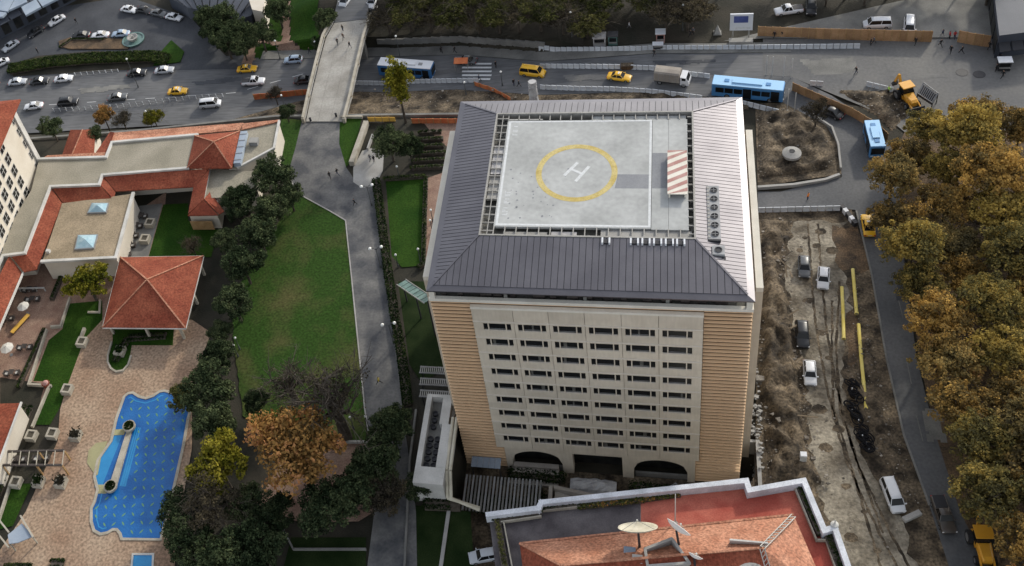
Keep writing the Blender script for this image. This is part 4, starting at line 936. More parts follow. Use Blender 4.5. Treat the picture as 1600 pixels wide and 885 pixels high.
for pts in ([(9.5, -21.11, 19.4), (14.05, -19.92, 19.4)], [(14.15, -19.17, 19.4), (18.41, -18.27, 19.4)], [(9.8, -21.16, 19.4), (11.28, -26.53, 19.4)], [(42.43, -13.73, 19.4), (44.17, -19.86, 19.4)], [(44.24, -19.85, 19.4), (45.16, -19.76, 19.4), (46.02, -23.89, 19.4)]):
    mb = MB(); coping(mb, pts, .16, .5, -.25); mb.build('planter_kerb', m_stone, rb)
# lattice walkway up the hip, shed with a rounded top, dishes and masts
def truss(name, label, cat_, a, q, w, n, base):
    u = thing(name, label, cat_, base, world=True); a, q = Vector(a), Vector(q); d = (q - a); s_ = d.cross(Vector((0,0,1))).normalized()*w/2
    for k in (-1, 1): mb = MB(); mb.beam(a + s_*k, q + s_*k, .09, .12); mb.build('chord', m_steel, u)
    for k in range(n):
        c, e = a + d*(k/n), a + d*((k+1)/n); mb = MB(); mb.beam(c - s_, e + s_, .07, .07); mb.build('brace', m_steel, u)
    return u
truss('roof_ladder', 'pale lattice ladder lying up the right hip of the clay-tile roof', 'ladder', (41.9, -17.66, 20.2), (38.16, -23.46, 23.3), .5, 12, (41.93, -17.49, 19.9))
truss('roof_ladder', 'pale lattice ladder running down from the top of the clay-tile hip to the picture edge', 'ladder', (38.15, -23.6, 23.3), (38.81, -26.23, 22.6), .5, 6, (38.17, -23.45, 23))
sh = thing('roof_shed', 'small blue-grey metal shed with a shallow barrel top on the tile roof', 'shed', (37.05, -24.06, 20), world=True)
c = Vector((36.84, -24.71, 22.6)); rings = []
for y in (-1.9, 1.9): rings.append([(c.x + 1.7*math.cos(t), c.y + y, 21.9 + .55*math.sin(t)) for t in [math.pi*k/10 for k in range(11)]])
mb = MB(); mb.loft(rings); mb.build('barrel_top', m_conc, sh)
mb = MB(); mb.box(c.x - 1.68, c.y - 1.85, 19.5, c.x + 1.68, c.y + 1.85, 21.9); mb.build('shed_wall', m_grey, sh)
mb = MB(); mb.box(c.x - 1.95, c.y + 1.92, 21.6, c.x + 1.95, c.y + 2.1, 23.05); mb.build('gable', m_white, sh)
def dish(label, c, r, axis, m, post, deep=.22):
    u = thing('satellite_dish', label, 'satellite dish', post, world=True, group='satellite dishes on the foreground roof')
    mb = MB(); prof = [(r*t, r*deep*t*t) for t in (0.02, .2, .4, .6, .8, .92, 1.)] + [(r*.99, r*deep + .05), (r*.8, r*deep*.64 - .08), (r*.4, r*deep*.16 - .12), (.02, -.12)]
    mb.lathe((0, 0, 0), prof, 40, False)
    o = mb.build('reflector', m, u, True); q = Vector(axis).normalized().to_track_quat('Z', 'Y')
    o.location += Vector(c); o.rotation_mode = 'QUATERNION'; o.rotation_quaternion = q
    f_ = Vector(c) + Vector(axis).normalized()*r*.5; mb = MB(); mb.lathe(f_, [(.1, -.12), (.12, 0), (.08, .14)], 10); mb.build('feed_horn', m_white, u)
    for k in range(3):
        e = Vector(c) + q @ Vector((r*.93*math.cos(2.1*k+.5), r*.93*math.sin(2.1*k+.5), r*deep*.9)); mb = MB(); mb.tube(e, f_, .03, n=5); mb.build('strut', m_steel, u)
    mb = MB(); mb.tube(post, Vector(c) - Vector(axis).normalized()*.15, .16, .12, 10); mb.build('mast', m_dark, u)
    return u
dish('large beige satellite dish tipped upward, beside the pit in the tile roof', (25.29, -23.42, 24.6), 2.15, (-.1, .72, .66), m_dish, (25.44, -24.06, 21), .16)
dish('white satellite dish seen nearly edge-on above the roof pit', (29.4, -22.93, 24.6), 1.45, (.5, .72, .3), m_dishw, (29.68, -23.31, 21))
dish('small white satellite dish at the lower right of the roof pit', (31.24, -25.44, 23.6), .8, (.35, .8, .4), m_dishw, (31.26, -25.94, 21.5))
# roof pit: an open walled well with pipework
u = thing('roof_well', 'walled rooftop well of pale concrete full of pipes between the dishes', 'roof well', (28.53, -23.74, 19.5), world=True)
WQ = [(26.03, -24.66, 22.9), (28.86, -23.16, 22.9), (30.65, -25.81, 22.9), (26.32, -26.64, 22.9)]
for k in range(4):
    a, q = Vector(WQ[k]), Vector(WQ[(k+1)%4]); mb = MB(); mb.beam(a - Vector((0,0,1.2)), q - Vector((0,0,1.2)) + (q-a).normalized()*.1, .3, 2.6 + .01*k); mb.build('well_wall', m_conc, u)
mb = MB(); mb.slab([(x, y, 21.7) for x, y, z in WQ], .3); mb.build('well_floor', m_conc, u)
for k in range(5):
    a = Vector(WQ[0]) + (Vector(WQ[2]) - Vector(WQ[0]))*(.2 + .15*k); mb = MB(); mb.tube((a.x - .5, a.y + .2, 21.6), (a.x + .7, a.y - .3, 22.2 + .1*k), .16, n=8); mb.build('pipe', m_dish if k % 2 else m_grey, u)
u = thing('roof_cabinet', 'small white cabinet below the large beige dish', 'cabinet', (25.21, -25.85, 21.5)); mb = MB(); mb.box(-.55, -.5, 0, .55, .5, 1.3); mb.build('cabinet_body', m_white, u); mb = MB(); mb.box(-.2, -.52, .5, .2, -.5, .9); mb.build('grille', m_dark, u)
u = thing('roof_cabinet', 'flat bluish box on the dark tiles left of the roof well', 'cabinet', (24.36, -24.73, 21.5)); mb = MB(); mb.box(-.6, -.45, 0, .6, .45, .7); mb.build('cabinet_body', m_blue_panel, u); mb = MB(); mb.box(-.64, -.49, .7, .64, .49, .76); mb.build('lid', m_blue_panel, u)
u = thing('flagpole', 'thin pale pole rising from the red terrace beside the dishes', 'pole', (29.23, -19.09, 18.8)); mb = MB(); mb.tube((0,0,0), (0,0,6.6), .08, .05); mb.build('shaft', m_white, u); mb = MB(); mb.lathe((0,0,0), [(.3, 0), (.28, .12)], 10); mb.build('base', m_steel, u)
u = thing('parapet_lamp', 'small round lamp on the outer corner of the white parapet', 'lamp', (45.77, -18.5, 19.6)); mb = MB(); mb.lathe((.3,.2,0), [(.1, 0), (.1, .5), (.45, .55), (.4, .7), (.12, .8), (.03, 1.6)], 12); mb.build('lamp_body', m_white, u); mb = MB(); mb.lathe((.3,.2,.38), [(.3, 0), (.3, .12)], 12); mb.build('lamp_ring', m_lampw, u)

# ------------------------------------------------------------------ structures round the tower's foot
an = thing('plant_annex', 'white low plant room with a sunken row of fans left of the tower foot', 'annex', (-3.2, -2, -5), world=True)
mb = MB(); mb.prism([(-5.2, 5.3), (-5.2, -8.9), (-1.2, -8.9), (-1.2, 5.3)], -5.1, 3.6); mb.build('wall', m_white, an)
for (x0, y0, x1, y1) in ((-5.32, -8.9, -4.55, 5.5), (-5.3, -9.0, -1.1, -6.4), (-2.45, -6.38, -1.1, .6), (-2.9, .62, -1.6, 5.5), (-4.53, 5.0, -2.92, 5.48)):
    mb = MB(); mb.box(x0, y0, 3.6, x1, y1, 5.0 + .003*x0); mb.build('parapet', m_white, an)
mb = MB(); mb.box(-4.54, -6.38, 3.6, -2.46, 4.98, 3.7); mb.build('well_floor', m_conc_d, an)
for k in range(5):
    for j in range(2):
        mb = MB(); mb.lathe((-4.0 + j*1.0, -5.6 + k*1.05, 3.7), [(.4, 0), (.42, .5), (.3, .52), (.28, .35), (.05, .35)], 12); mb.build('fan', m_dark, an)
for k in range(3): mb = MB(); mb.lathe((-3.9, .6 + k*1.1, 3.7), [(.4, 0), (.42, .5), (.3, .52), (.28, .35), (.05, .35)], 12); mb.build('fan', m_dark, an)
for i in range(2):
    mb = MB(); pts = [(-1.0 + .55*i, 1.6, 5.2), (-1.0 + .55*i, -6.5, 4.6), (-.9 + .5*i, -9.0, 1.5), (3.5, -9.4 - .3*i, .2)]
    for a, q in zip(pts, pts[1:]): mb.tube(a, q, .24, n=10)
    mb.build('pipe', m_dish, an)
for k in range(3):
    u = thing('pergola', ('slatted grey pergola beside the tower wall, ' + ['farthest of the three strips', 'middle of the three strips', 'nearest the white plant room'][k]), 'pergola', (-5.0, 11.0 - k*2.1, 0), group='slatted strips beside the tower')
    mb = MB()
    for s_ in (-.55, .55): mb = MB(); mb.box(-2.6 + .3*k, s_ - .08, 2.9, 3.2, s_ + .08, 3.05); mb.build('rail', m_grey, u)
    for j in range(18): x = -2.5 + .3*k + j*.3; mb = MB(); mb.box(x, -.62, 3.055, x + .14, .62, 3.12); mb.build('slat', m_steel, u)
    for x in (-2.3 + .3*k, 2.2): mb = MB(); mb.box(x - .08, -.08, 0, x + .08, .08, 2.9); mb.build('post', m_dark, u)
gs = thing('glass_stair', 'sloping green glass canopy climbing to the left side of the tower', 'canopy', (-11.18, 26.42, 0), world=True)
a, q = Vector((-12.72, 26.58, 4.5)), Vector((-6.43, 19.13, 9.5)); d = q - a; s_ = d.cross(Vector((0,0,1))).normalized()*.85
for k in range(7):
    c, e = a + d*(k/7 + .008), a + d*((k+1)/7 - .008); mb = MB(); mb.slab([tuple(c - s_), tuple(e - s_), tuple(e + s_), tuple(c + s_)], .06); mb.build('glass_panel', m_teal, gs)
for k in (-1, 1): mb = MB(); mb.beam(a + s_*k, q + s_*k, .1, .2); mb.build('side_rail', m_steel, gs)
for t in (.05, .5, .95): c = a + d*t; mb = MB(); mb.box(c.x - .1, c.y - .1, 0, c.x + .1, c.y + .1, c.z - .1); mb.build('post', m_dark, gs)
sheet('sunken_court', [(-.5, .3), (-.5, -13), (8, -20), (40, -14.5), (40, .3)], m_dirt, -4.9)
for i, (x0, y0, x1, y1, z1) in enumerate(((-1.0, -40, -.5, -9.2, .25), (39.9, -14, 40.4, 4.2, .5), (39.2, 3.9, 39.88, 4.3, .3))):
    mb = MB(); mb.box(x0, y0, -5.2, x1, y1, z1); o = mb.build('retaining_wall', m_conc)
    tag(o, ['pale retaining wall along the left side of the sunken court', 'grey retaining wall between the tower foot and the muddy site', 'short wall end at the right foot of the tower'][i], 'wall')
sd = thing('slatted_canopy', 'dark slatted canopy in the sunken court left of the tower arches', 'canopy', (5.5, -4, -5), world=True)
for k in range(22):
    x = .6 + k*.5; mb = MB(); mb.box(x, -8.8, -2.05, x + .26, -3.2, -1.85); mb.build('slat', m_conc_d if k % 2 else m_grey, sd)
for x in (.7, 5.8, 11.2):
    for y in (-8.6, -3.4): mb = MB(); mb.box(x - .1, y - .1, -4.95, x + .1, y + .1, -2.06); mb.build('post', m_dark, sd)
u = thing('glass_canopy', 'pale blue translucent canopy at the left end of the tower foot', 'canopy', (3.2, -.6, -5))
for k in range(5): mb = MB(); mb.box(-2.1 + k*.85, -1.2, 2.9, -1.28 + k*.85, .5, 2.96); mb.build('glass_panel', m_blue_panel, u)
for x in (-2, 2): mb = MB(); mb.box(x - .06, -1.1, 0, x + .06, -.98, 2.9); mb.build('post', m_dark, u)
st = thing('site_ramp', 'beige concrete ramp with low side walls in front of the tower doorway', 'ramp', (17, -4, -5), world=True)
mb = MB(); mb.add([(13.2, -7, -4.9), (18.4, -8, -4.9), (18.4, -5.0, -4.9), (13.2, -4.0, -4.9), (13.2, -7, -3.0), (18.4, -8, -4.0), (18.4, -5, -4.0), (13.2, -4, -3.0)], [(0,3,2,1),(4,5,6,7),(0,1,5,4),(1,2,6,5),(2,3,7,6),(3,0,4,7)]); mb.build('ramp_slab', m_ramp, st)
mb = MB(); mb.beam((13.0, -3.8, -3.0), (20.4, -4.6, -3.6), .5, 1.4); mb.build('ramp_wall', m_ramp, st)
mb = MB(); mb.box(18.6, -8.6, -4.9, 24.4, -4.4, -3.4); mb.build('platform', m_ramp, st)
mb = MB(); mb.beam((12.6, -7.6, -3.6), (12.6, -3.6, -3.6), .5, 2.4); mb.build('end_wall', m_ramp, st)
for k in range(4):
    mb = MB(); mb.box(6.4 + k*.2, -2.6 + k*.75, -5.0, 13.4, -1.9 + k*.75, -4.5 + k*.38); o = mb.build('terrace_step', m_ramp); tag(o, 'beige terrace step before the left tower arch, ' + ['lowest of four', 'second lowest of four', 'second highest of four', 'highest of four'][k], 'step', 'terrace steps before the tower')
tp = thing('tarpaulin_heap', 'rumpled pale tarpaulin over a stack in front of the tower doorway', 'tarpaulin', (18.3, -2.2, -5))
rings = []
for k in range(13):
    x = -3.2 + k*.53; ring_ = []
    for j in range(12):
        t = math.pi*j/11; q_ = 1 + .28*noise.noise(Vector((k*.9, j*.8, 3.)))
        ring_.append((x, -1.25*math.cos(t)*q_, max(0.05, 1.75*math.sin(t)*q_*(1 - .35*abs(k/6 - 1)**3))))
    rings.append(ring_)
mb = MB(); mb.loft(rings); mb.build('cover', m_tarp, tp)
r5 = random.Random(3)
for k in range(9):
    x, y = 25.2 + r5.uniform(0, 7), -2.5 + r5.uniform(-1.6, 1.2)
    u = thing('material_crate', ['dark crate left of the right arch', 'dark crate under the right arch', 'flat crate by the right arch'][k % 3] + [', closest to the doorway', ', in the middle of the pile', ', at the far end of the pile'][k // 3], 'crate', (x, y, -4.9), r5.uniform(0, 1), 'crates in the sunken court')
    w_, l_, h_ = r5.uniform(.5, .9), r5.uniform(.6, 1.2), r5.uniform(.4, 1.1)
    mb = MB(); mb.box(-l_/2, -w_/2, 0, l_/2, w_/2, h_); mb.build('crate_body', m_dfurn if k % 3 else m_grey, u); mb = MB(); mb.box(-l_/2 - .04, -w_/2 - .04, h_, l_/2 + .04, w_/2 + .04, h_ + .06); mb.build('lid', m_grey, u)

# ------------------------------------------------------------------ pool terrace
sheet('pool_terrace', [(-66.13, 1.63), (-68.1, 16.95), (-65.26, 19.84), (-48.75, 20.65), (-44.54, 18.2), (-44.9, 8), (-41.42, -3.46), (-39.49, -18.03), (-36.77, -28.16), (-68.52, -31.83), (-64.74, -16.42), (-64.25, -4.17)], m_patio, .018)
sheet('garden_strip', [(-89.93, 32.79), (-75.73, 34.01), (-65.92, 46.99), (-63.05, 50.35), (-59.19, 34.52), (-65.46, 17.09), (-70.01, 1.35), (-70.72, -27.25), (-76.94, -27.93), (-83.86, 10.66)], m_brickpath, .014)
sheet('court_lawn', [(-73.32, 22.97), (-66.79, 23.97), (-65.26, 19.84), (-67.11, 15.65), (-66.36, 1.62), (-66.8, -1.31), (-69.5, -1.52), (-70.14, 6.83), (-73.19, 6.63), (-73.74, 15.01), (-72.05, 17.56)], m_grass, .022)
sheet('inner_lawn', [(-62.63, 47.03), (-57.67, 47.43), (-56.34, 43.1), (-49.87, 40.89), (-49.28, 34.52), (-61.34, 34.15)], m_grass, .022)
sheet('inner_lawn', [(-68.87, -12.04), (-65.63, -11.75), (-65.88, -18.84), (-68.68, -19.96)], m_grass, .022)
sheet('court_bed', [(-79.69, 6.98), (-70.87, 6.27), (-69.18, -3.39), (-70.86, -12.67)], m_land, .02)
sheet('court_paving', [(-67.39, 46.63), (-62.87, 47.36), (-61.44, 34.45), (-67.58, 33.04)], m_conc_d, .02)
# pool: basin rim, deep water, shallow water, steps
POOL = [(-55.54, 4.7), (-55.15, 5.22), (-54.52, 5.39), (-53.28, 4.74), (-51.83, 4.48), (-50.67, 5.04), (-49.85, 5.95), (-49.12, 6.12), (-44, 5.03), (-43.8, 1.5), (-43.08, -3.59), (-42.39, -11.14), (-41.86, -18.47), (-47.6, -18.95), (-48.08, -18.19), (-48.92, -17.57), (-49.72, -17.65), (-50.35, -18.22), (-51.28, -18.52), (-52.37, -18.12), (-53.26, -16.87), (-54.01, -14.87), (-53.88, -13.8), (-54.14, -11.69), (-55.44, -9.63), (-55.92, -6.9), (-54.88, -3.42), (-55.44, 0.62)]
def offset(poly, d):
    out = []; n = len(poly); a = sum(p[0]*q[1]-q[0]*p[1] for p, q in zip(poly, poly[1:]+poly[:1]))
    sg = 1 if a > 0 else -1
    for i in range(n):
        p, q, r_ = Vector(poly[i-1]), Vector(poly[i]), Vector(poly[(i+1) % n])
        e, f_ = (q - p).normalized(), (r_ - q).normalized(); nn = (Vector((e.y, -e.x)) + Vector((f_.y, -f_.x)))*sg
        out.append((q + nn.normalized()*d)[:] if nn.length > 1e-4 else q[:])
    return out
pl = thing('swimming_pool', 'blue free-form swimming pool patterned with green leaf mosaics', 'pool', (-49, -7, 0), world=True)
mb = MB(); mb.face([(x, y, .035) for x, y in POOL][::-1]); o = mb.build('pool_water', m_water, pl)
po = offset(POOL, .45); mb = MB(); n = len(POOL)
for i in range(n):
    j = (i+1) % n
    mb.add([(*POOL[i], .0), (*POOL[j], .0), (*po[j], .0), (*po[i], .0), (*POOL[i], .14), (*POOL[j], .14), (*po[j], .14), (*po[i], .14)], [(4,5,6,7), (0,1,5,4), (2,3,7,6)])
mb.build('pool_coping', m_stone, pl)
q0, q1 = offset(POOL, -.55), offset(POOL, -.75); mb = MB()
for i in range(n):
    j = (i+1) % n
    if 0 <= i <= 6 or 17 <= i <= 23: mb.add([(*q0[i], .045), (*q0[j], .045), (*q1[j], .045), (*q1[i], .045)], [(0,1,2,3)])
mb.build('underwater_step', m_water_s, pl)
SH = [(-54.85, -1.33), (-53.61, -0.77), (-53.86, -11.56), (-54.98, -11.44), (-55.44, -9.63), (-55.76, -6.44)]
mb = MB(); mb.face([(x, y, .041) for x, y in SH]); mb.build('shallow_water', m_water_s, pl)
ST = [(-55.74, -3.48), (-55.76, -6.44), (-55.25, -9.29), (-55.48, -9.53), (-57.78, -7.51), (-58.29, -5.3), (-57.56, -3.98)]
mb = MB(); mb.prism(ST, .0, .09); mb.build('pool_step', m_sand, pl)
for k in range(4):
    a = [(-54.47, -0.83), (-53.5, -0.76), (-53.06, -2), (-54.25, -2.1)]
mb = MB(); mb.prism([(-55.4, -1.37), (-53.38, -1.1), (-53.34, -2.14), (-55.35, -2.42)], 0, .1); mb.build('pool_step', m_sand, pl)
for k in range(4):
    mb = MB(); q = [(-54.62, -10.98), (-53.05, -10.83), (-53.11, -11.27), (-54.56, -11.4)]; d0 = ([(-54.53, -11.51), (-54.02, -12.86)]); 
    dv = (Vector(d0[1]) - Vector(d0[0]))*(k/4); mb.prism([(x + dv.x, y + dv.y) for x, y in q], 0, .12 - .02*k); mb.build('pool_step', m_sand, pl)
DV = [Vector(p) for p in [(-53.01, -0.25), (-52.2, -0.66), (-51.37, -11.33), (-52.51, -11.43)]]
mb = MB(); mb.prism([p[:] for p in DV], 0, .45); mb.build('divider_wall', m_stone, pl)
for k in range(3):
    e = [Vector(p) for p in [(-51.88, -0.63), (-51.66, -0.62), (-50.69, -10.84), (-51, -10.87)]]; e = [(p.x + .35*k, p.y) for p in e]
    mb = MB(); mb.prism(e, 0, .052 - .004*k); mb.build('underwater_ledge', m_water_s, pl)
for i, c in enumerate(((-52.66, -0.93), (-52.1, -11.39))):
    u = thing('pool_planter', ['round stone planter with a shrub at the top end of the pool divider', 'round stone planter with a shrub at the lower end of the pool divider'][i], 'planter', (c[0], c[1], .4), group='round planters on the pool divider')
    mb = MB(); mb.lathe((0,0,0), [(1.0, 0), (1.05, .5), (.8, .5), (.78, .4), (.02, .4)], 20); mb.build('bowl', m_stone, u)
    mb = MB()
    for q in range(160):
        t, ph, r_ = rnd.uniform(0, 6.3), rnd.uniform(0, 1.5), .75; p = (r_*math.cos(t)*math.cos(ph), r_*math.sin(t)*math.cos(ph), .45 + .5*math.sin(ph)); s_ = .13
        a = Vector((rnd.uniform(-1,1), rnd.uniform(-1,1), rnd.uniform(-1,1))).normalized(); b_ = a.orthogonal().normalized()
        mb.face([tuple(Vector(p) + a*s_*i_ + b_*s_*j_) for i_, j_ in ((-1,-1),(1,-1),(1,1),(-1,1))])
    mb.build('shrub', L_HEDGE, u)
# leaf mosaics: alternate tilts, row by row
lf = MB(); lf.prism([(.0, -.44), (.12, -.15), (.13, .12), (0, .44), (-.12, .15), (-.12, -.12)], 0, .006); leaf_me = lf.mesh('leaf_mosaic', m_leafmark)
avoid = offset(POOL, -.5)
gx, gy = Vector((1.15, .18)), Vector((.55, -1.62))
o0 = Vector((-54.14, 3.95))
for j in range(17):
    for i in range(-8, 12):
        p = o0 + gx*i*1.25 + Vector((.42, -1.5))*j*.92
        if not inside(p, avoid) or inside(p, SH) or inside(p, ST): continue
        dd = Vector(DV[2]) - Vector(DV[0]); t = max(0, min(1, (p - Vector(DV[0])).dot(dd)/dd.length_squared))
        if (p - (Vector(DV[0]) + dd*t)).length < 1.5 or (p.x < Vector(DV[0]).x and p.y > DV[2].y and p.y < DV[0].y and p.x < (Vector(DV[0]) + dd*t).x): continue
        q = obj('leaf_mosaic', leaf_me, pl); q.location = Vector((p.x, p.y, .04)) - Vector(pl['world_mesh']); q.rotation_euler = (0, 0, .75 if (i + j) % 2 else -.6)
kp = thing('paddling_pool', 'small turquoise paddling pool below the big pool', 'pool', (*(-43.03, -22.79), 0), world=True)
mb = MB(); KP = [(-45.03, -21.36), (-42.21, -21.06), (-41.11, -24.96), (-44.06, -25.29)]; mb.face([(x, y, .05) for x, y in KP][::-1]); mb.build('pool_water', m_water_s, kp)
mb = MB(); ko = offset(KP, .4)
for i in range(4):
    j = (i+1) % 4; mb.add([(*KP[i], .0), (*KP[j], .0), (*ko[j], .0), (*ko[i], .0), (*KP[i], .14), (*KP[j], .14), (*ko[j], .14), (*ko[i], .14)], [(4,5,6,7), (0,1,5,4), (2,3,7,6)])
mb.build('pool_coping', m_white, kp)

# square planters and garden walls
def planter(c, label, plant=0, s=1.7, h=1.0):
    u = thing('planter', label, 'planter', (c[0], c[1], 0), -.02, 'square stone planters round the terrace')
    for k in range(4):
        mb = MB(); mb.box(-s/2, s/2 - .3, 0, s/2 - .302, s/2, h); o = mb.build('side', m_stone, u); o.rotation_euler = (0, 0, k*math.pi/2)
    mb = MB(); mb.box(-s/2 + .29, -s/2 + .29, .1, s/2 - .29, s/2 - .29, h - .12); mb.build('soil', m_soil, u)
    if plant:
        mb = MB(); r_ = random.Random(int(c[0]*7))
        for q in range(150):
            d = Vector((r_.gauss(0, .4), r_.gauss(0, .4), abs(r_.gauss(0, .4)))); a = Vector((r_.uniform(-1,1), r_.uniform(-1,1), r_.uniform(-1,1))).normalized(); b_ = a.orthogonal().normalized(); p = d + Vector((0,0,h - .1))
            mb.face([tuple(p + a*.16*i_ + b_*.1*j_) for i_, j_ in ((-1,-1),(1,-1),(1,1),(-1,1))])
        mb.build('shrub', L_DULL if plant == 1 else L_HEDGE, u)
for c, l, p in (((-66.94, 14.59), 'square stone planter at the top corner of the terrace, below the pavilion eaves', 0), ((-65.99, 5.09), 'square stone planter halfway along the edge of the terrace lawn', 0),
        ((-68.87, -3.84), 'left square planter of the row above the long pergola', 0), ((-65.33, -3.21), 'middle square planter of the row above the long pergola', 0),
        ((-61.22, -3.23), 'right planter, with a spiky shrub, of the row above the long pergola', 1), ((-68.07, -12.08), 'left square planter of the row below the long pergola', 0),
        ((-64.34, -11.64), 'middle square planter of the row below the long pergola', 2), ((-60.56, -11.4), 'right planter, with a spiky shrub, of the row below the long pergola', 1),
        ((-59.35, 13.17), 'square stone planter in the dark horseshoe bed by the pavilion', 2), ((-63.41, 41.85), 'square stone planter in the upper inner court by the lawn', 0), ((-63.12, 37.92), 'square stone planter in the lower inner court by the lawn', 0)): planter(c, l, p)
def garden_wall(label, pts, w=.35, h=.6, m=m_stone):
    mb = MB(); dz = 0
    for a, q in zip(pts, pts[1:]):
        a, q = Vector((*a[:2], h/2 + dz)), Vector((*q[:2], h/2 + dz)); mb.beam(a, q + (q-a).normalized()*w/2, w, h); dz += .003
    return tag(mb.build('garden_wall', m), label, 'wall', 'low garden walls of the hotel court')
garden_wall('low pale wall along the left edge of the long court lawn', [(-74.81, 17.01), (-73.52, 5.72), (-69.45, 5.74)])
garden_wall('low pale wall from the round pot down to the planters', [(-69.63, 5.6), (-69.53, -2)])
garden_wall('low pale wall on the terrace side of the court lawn', [(-67.75, 17.65), (-67.61, 15.35)], .5)
garden_wall('low pale wall running along the long brick ramp', [(-73.09, 23.98), (-72.4, 17.82), (-74.05, 17.6)])
garden_wall('low pale wall beside the lowest strip of court lawn', [(-69.04, -12.17), (-68.25, -19.91)])
garden_wall('L-shaped pale kerb below the yellow-green tree', [(-67.16, 23.95), (-66.3, 21.31), (-68.37, 21.22)], .35, .3)
bed = [(-61.8, 15.67), (-61.42, 12.66), (-60.91, 11.26), (-60.03, 10.16), (-58.89, 9.59), (-57.84, 9.91), (-57.39, 10.96), (-57.46, 12.5), (-57.92, 14.83), (-50.56, 15.24), (-51.41, 18.64), (-62.66, 18.05)]
sheet('horseshoe_bed', bed, m_grass, .03)
garden_wall('curved pale kerb round the dark horseshoe bed', [(-61.77, 15.27), (-61.49, 12.52), (-60.98, 11.13), (-59.94, 9.91), (-58.8, 9.34), (-57.64, 9.67), (-57.12, 10.85), (-57.23, 12.52)], .3, .3)
# long pergola between the planters
pg = thing('pergola', 'long flat timber pergola with dark edge beams over garden seats', 'pergola', (*(-66.5, -8.37), 0), world=True)
for pts in ([(-71.13, -8.17, 2.6), (-60.91, -7.1, 2.6)], [(-70.44, -10.48, 2.6), (-60.24, -9.6, 2.6)]):
    mb = MB(); mb.beam(pts[0], pts[1], .3, .3); mb.build('edge_beam', m_dfurn, pg)
for k in range(8):
    a = Vector((-70.89, -8.27, 2.8)) + (Vector((-60.78, -7.21, 2.8)) - Vector((-70.89, -8.27, 2.8)))*(k/7); q = Vector((-70.19, -10.58, 2.8)) + (Vector((-60.11, -9.71, 2.8)) - Vector((-70.19, -10.58, 2.8)))*(k/7)
    mb = MB(); mb.beam(a, q, .1, .14); mb.build('rafter', m_stone, pg)
    if k in (0, 4, 7):
        for p in (a, q): mb = MB(); mb.box(p.x - .12, p.y - .12, 0, p.x + .12, p.y + .12, 2.5); mb.build('post', m_wood, pg)
# seats, tables and parasols in the courts
def armchair(c, rz, label, group, m=m_dfurn, cm=m_cush):
    u = thing('armchair', label, 'armchair', (c[0], c[1], .03), rz, group)
    mb = MB(); mb.box(-.4, -.4, .12, .4, .4, .34); mb.build('seat', m, u)
    mb = MB(); mb.box(-.34, -.36, .34, .34, .28, .46); mb.build('cushion', cm, u)
    mb = MB(); mb.box(-.4, .3, .34, .4, .45, .85); mb.build('backrest', m, u)
    for s_ in (-1, 1): mb = MB(); mb.box(s_*.4 - .07, -.4, .34, s_*.4 + .07, .3, .6); mb.build('armrest', m, u)
    for sx in (-.33, .33):
        for sy in (-.33, .33): mb = MB(); mb.box(sx - .04, sy - .04, 0, sx + .04, sy + .04, .12); mb.build('leg', m, u)
def table(c, label, group, r=.55, m=m_dfurn):
    u = thing('garden_table', label, 'table', (c[0], c[1], .03), .1, group)
    mb = MB(); mb.box(-r, -r, .68, r, r, .74); mb.build('tabletop', m, u)
    for sx in (-1, 1):
        for sy in (-1, 1): mb = MB(); mb.box(sx*(r-.1) - .04, sy*(r-.1) - .04, 0, sx*(r-.1) + .04, sy*(r-.1) + .04, .68); mb.build('leg', m, u)
tb = [(220,338), (214,352), (208,367), (203,382), (196,396)]
pos = ['nearest the tiled gallery', 'second below the tiled gallery', 'in the middle of the inner court', 'second above the pavilion roof', 'nearest the pavilion roof']
TBL = [(-65.87, 43.72), (-66.09, 41.31), (-66.05, 38.94), (-65.89, 36.61), (-65.98, 34.31)]
for k, c in enumerate(TBL):
    table(c, 'dark square garden table ' + pos[k], 'tables in the inner court')
    armchair((c[0] - .75, c[1] + .5), 1.3, 'dark armchair left of the table ' + pos[k], 'armchairs in the inner court')
    armchair((c[0] + .85, c[1] - .1), -1.4, 'dark armchair right of the table ' + pos[k], 'armchairs in the inner court')
LT = [(-81.83, 25.5), (-80.28, 23.38), (-83.52, 18.93), (-77.4, 13.05), (-77.58, 7.76), (-69.48, -8.06), (-65.61, -7.5), (-70.8, -8.17)]
LW = ['below the red skirt corner', 'behind the pale rail', 'under the tiled eaves', 'beside the long dark hedge', 'at the lower end of the court', 'at the left under the pergola', 'at the right under the pergola', 'by the tiled eaves under the pergola']
for k, c in enumerate(LT):
    table(c, 'dark low garden table ' + LW[k], 'tables in the lower court', .5)
    armchair((c[0] + 1.0, c[1] + .1), -1.5, 'garden armchair right of the table ' + LW[k], 'armchairs in the lower court')
    armchair((c[0] - .9, c[1] - .2), 1.5, 'garden armchair left of the table ' + LW[k], 'armchairs in the lower court')
def parasol(c, label, r=1.3, h=2.5, m=m_cush):
    u = thing('parasol', label, 'parasol', (c[0], c[1], 0), .3, 'parasols in the hotel court')
    for k in range(8):
        t0, t1 = k*math.pi/4, (k+1)*math.pi/4 - .02; mb = MB(); mb.slab([(r*math.cos(t0), r*math.sin(t0), h - .45), (r*math.cos(t1), r*math.sin(t1), h - .45), (0, 0, h)], .03); mb.build('canopy_panel', m, u)
    mb = MB(); mb.tube((0,0,0), (0,0,h + .1), .04); mb.build('pole', m_steel, u)
    mb = MB(); mb.lathe((0,0,0), [(.3, 0), (.3, .1)], 12); mb.build('base', m_grey, u)
parasol((-80.21, 20.51), 'white octagonal parasol behind the pale rail in the court', 1.1)
parasol((-79.51, 11.59), 'pale parasol over the table under the tiled eaves', 1.2)
u = thing('rail_wall', 'white rail across the upper court', 'rail', (*(-81.37, 25.96), 0), world=True)
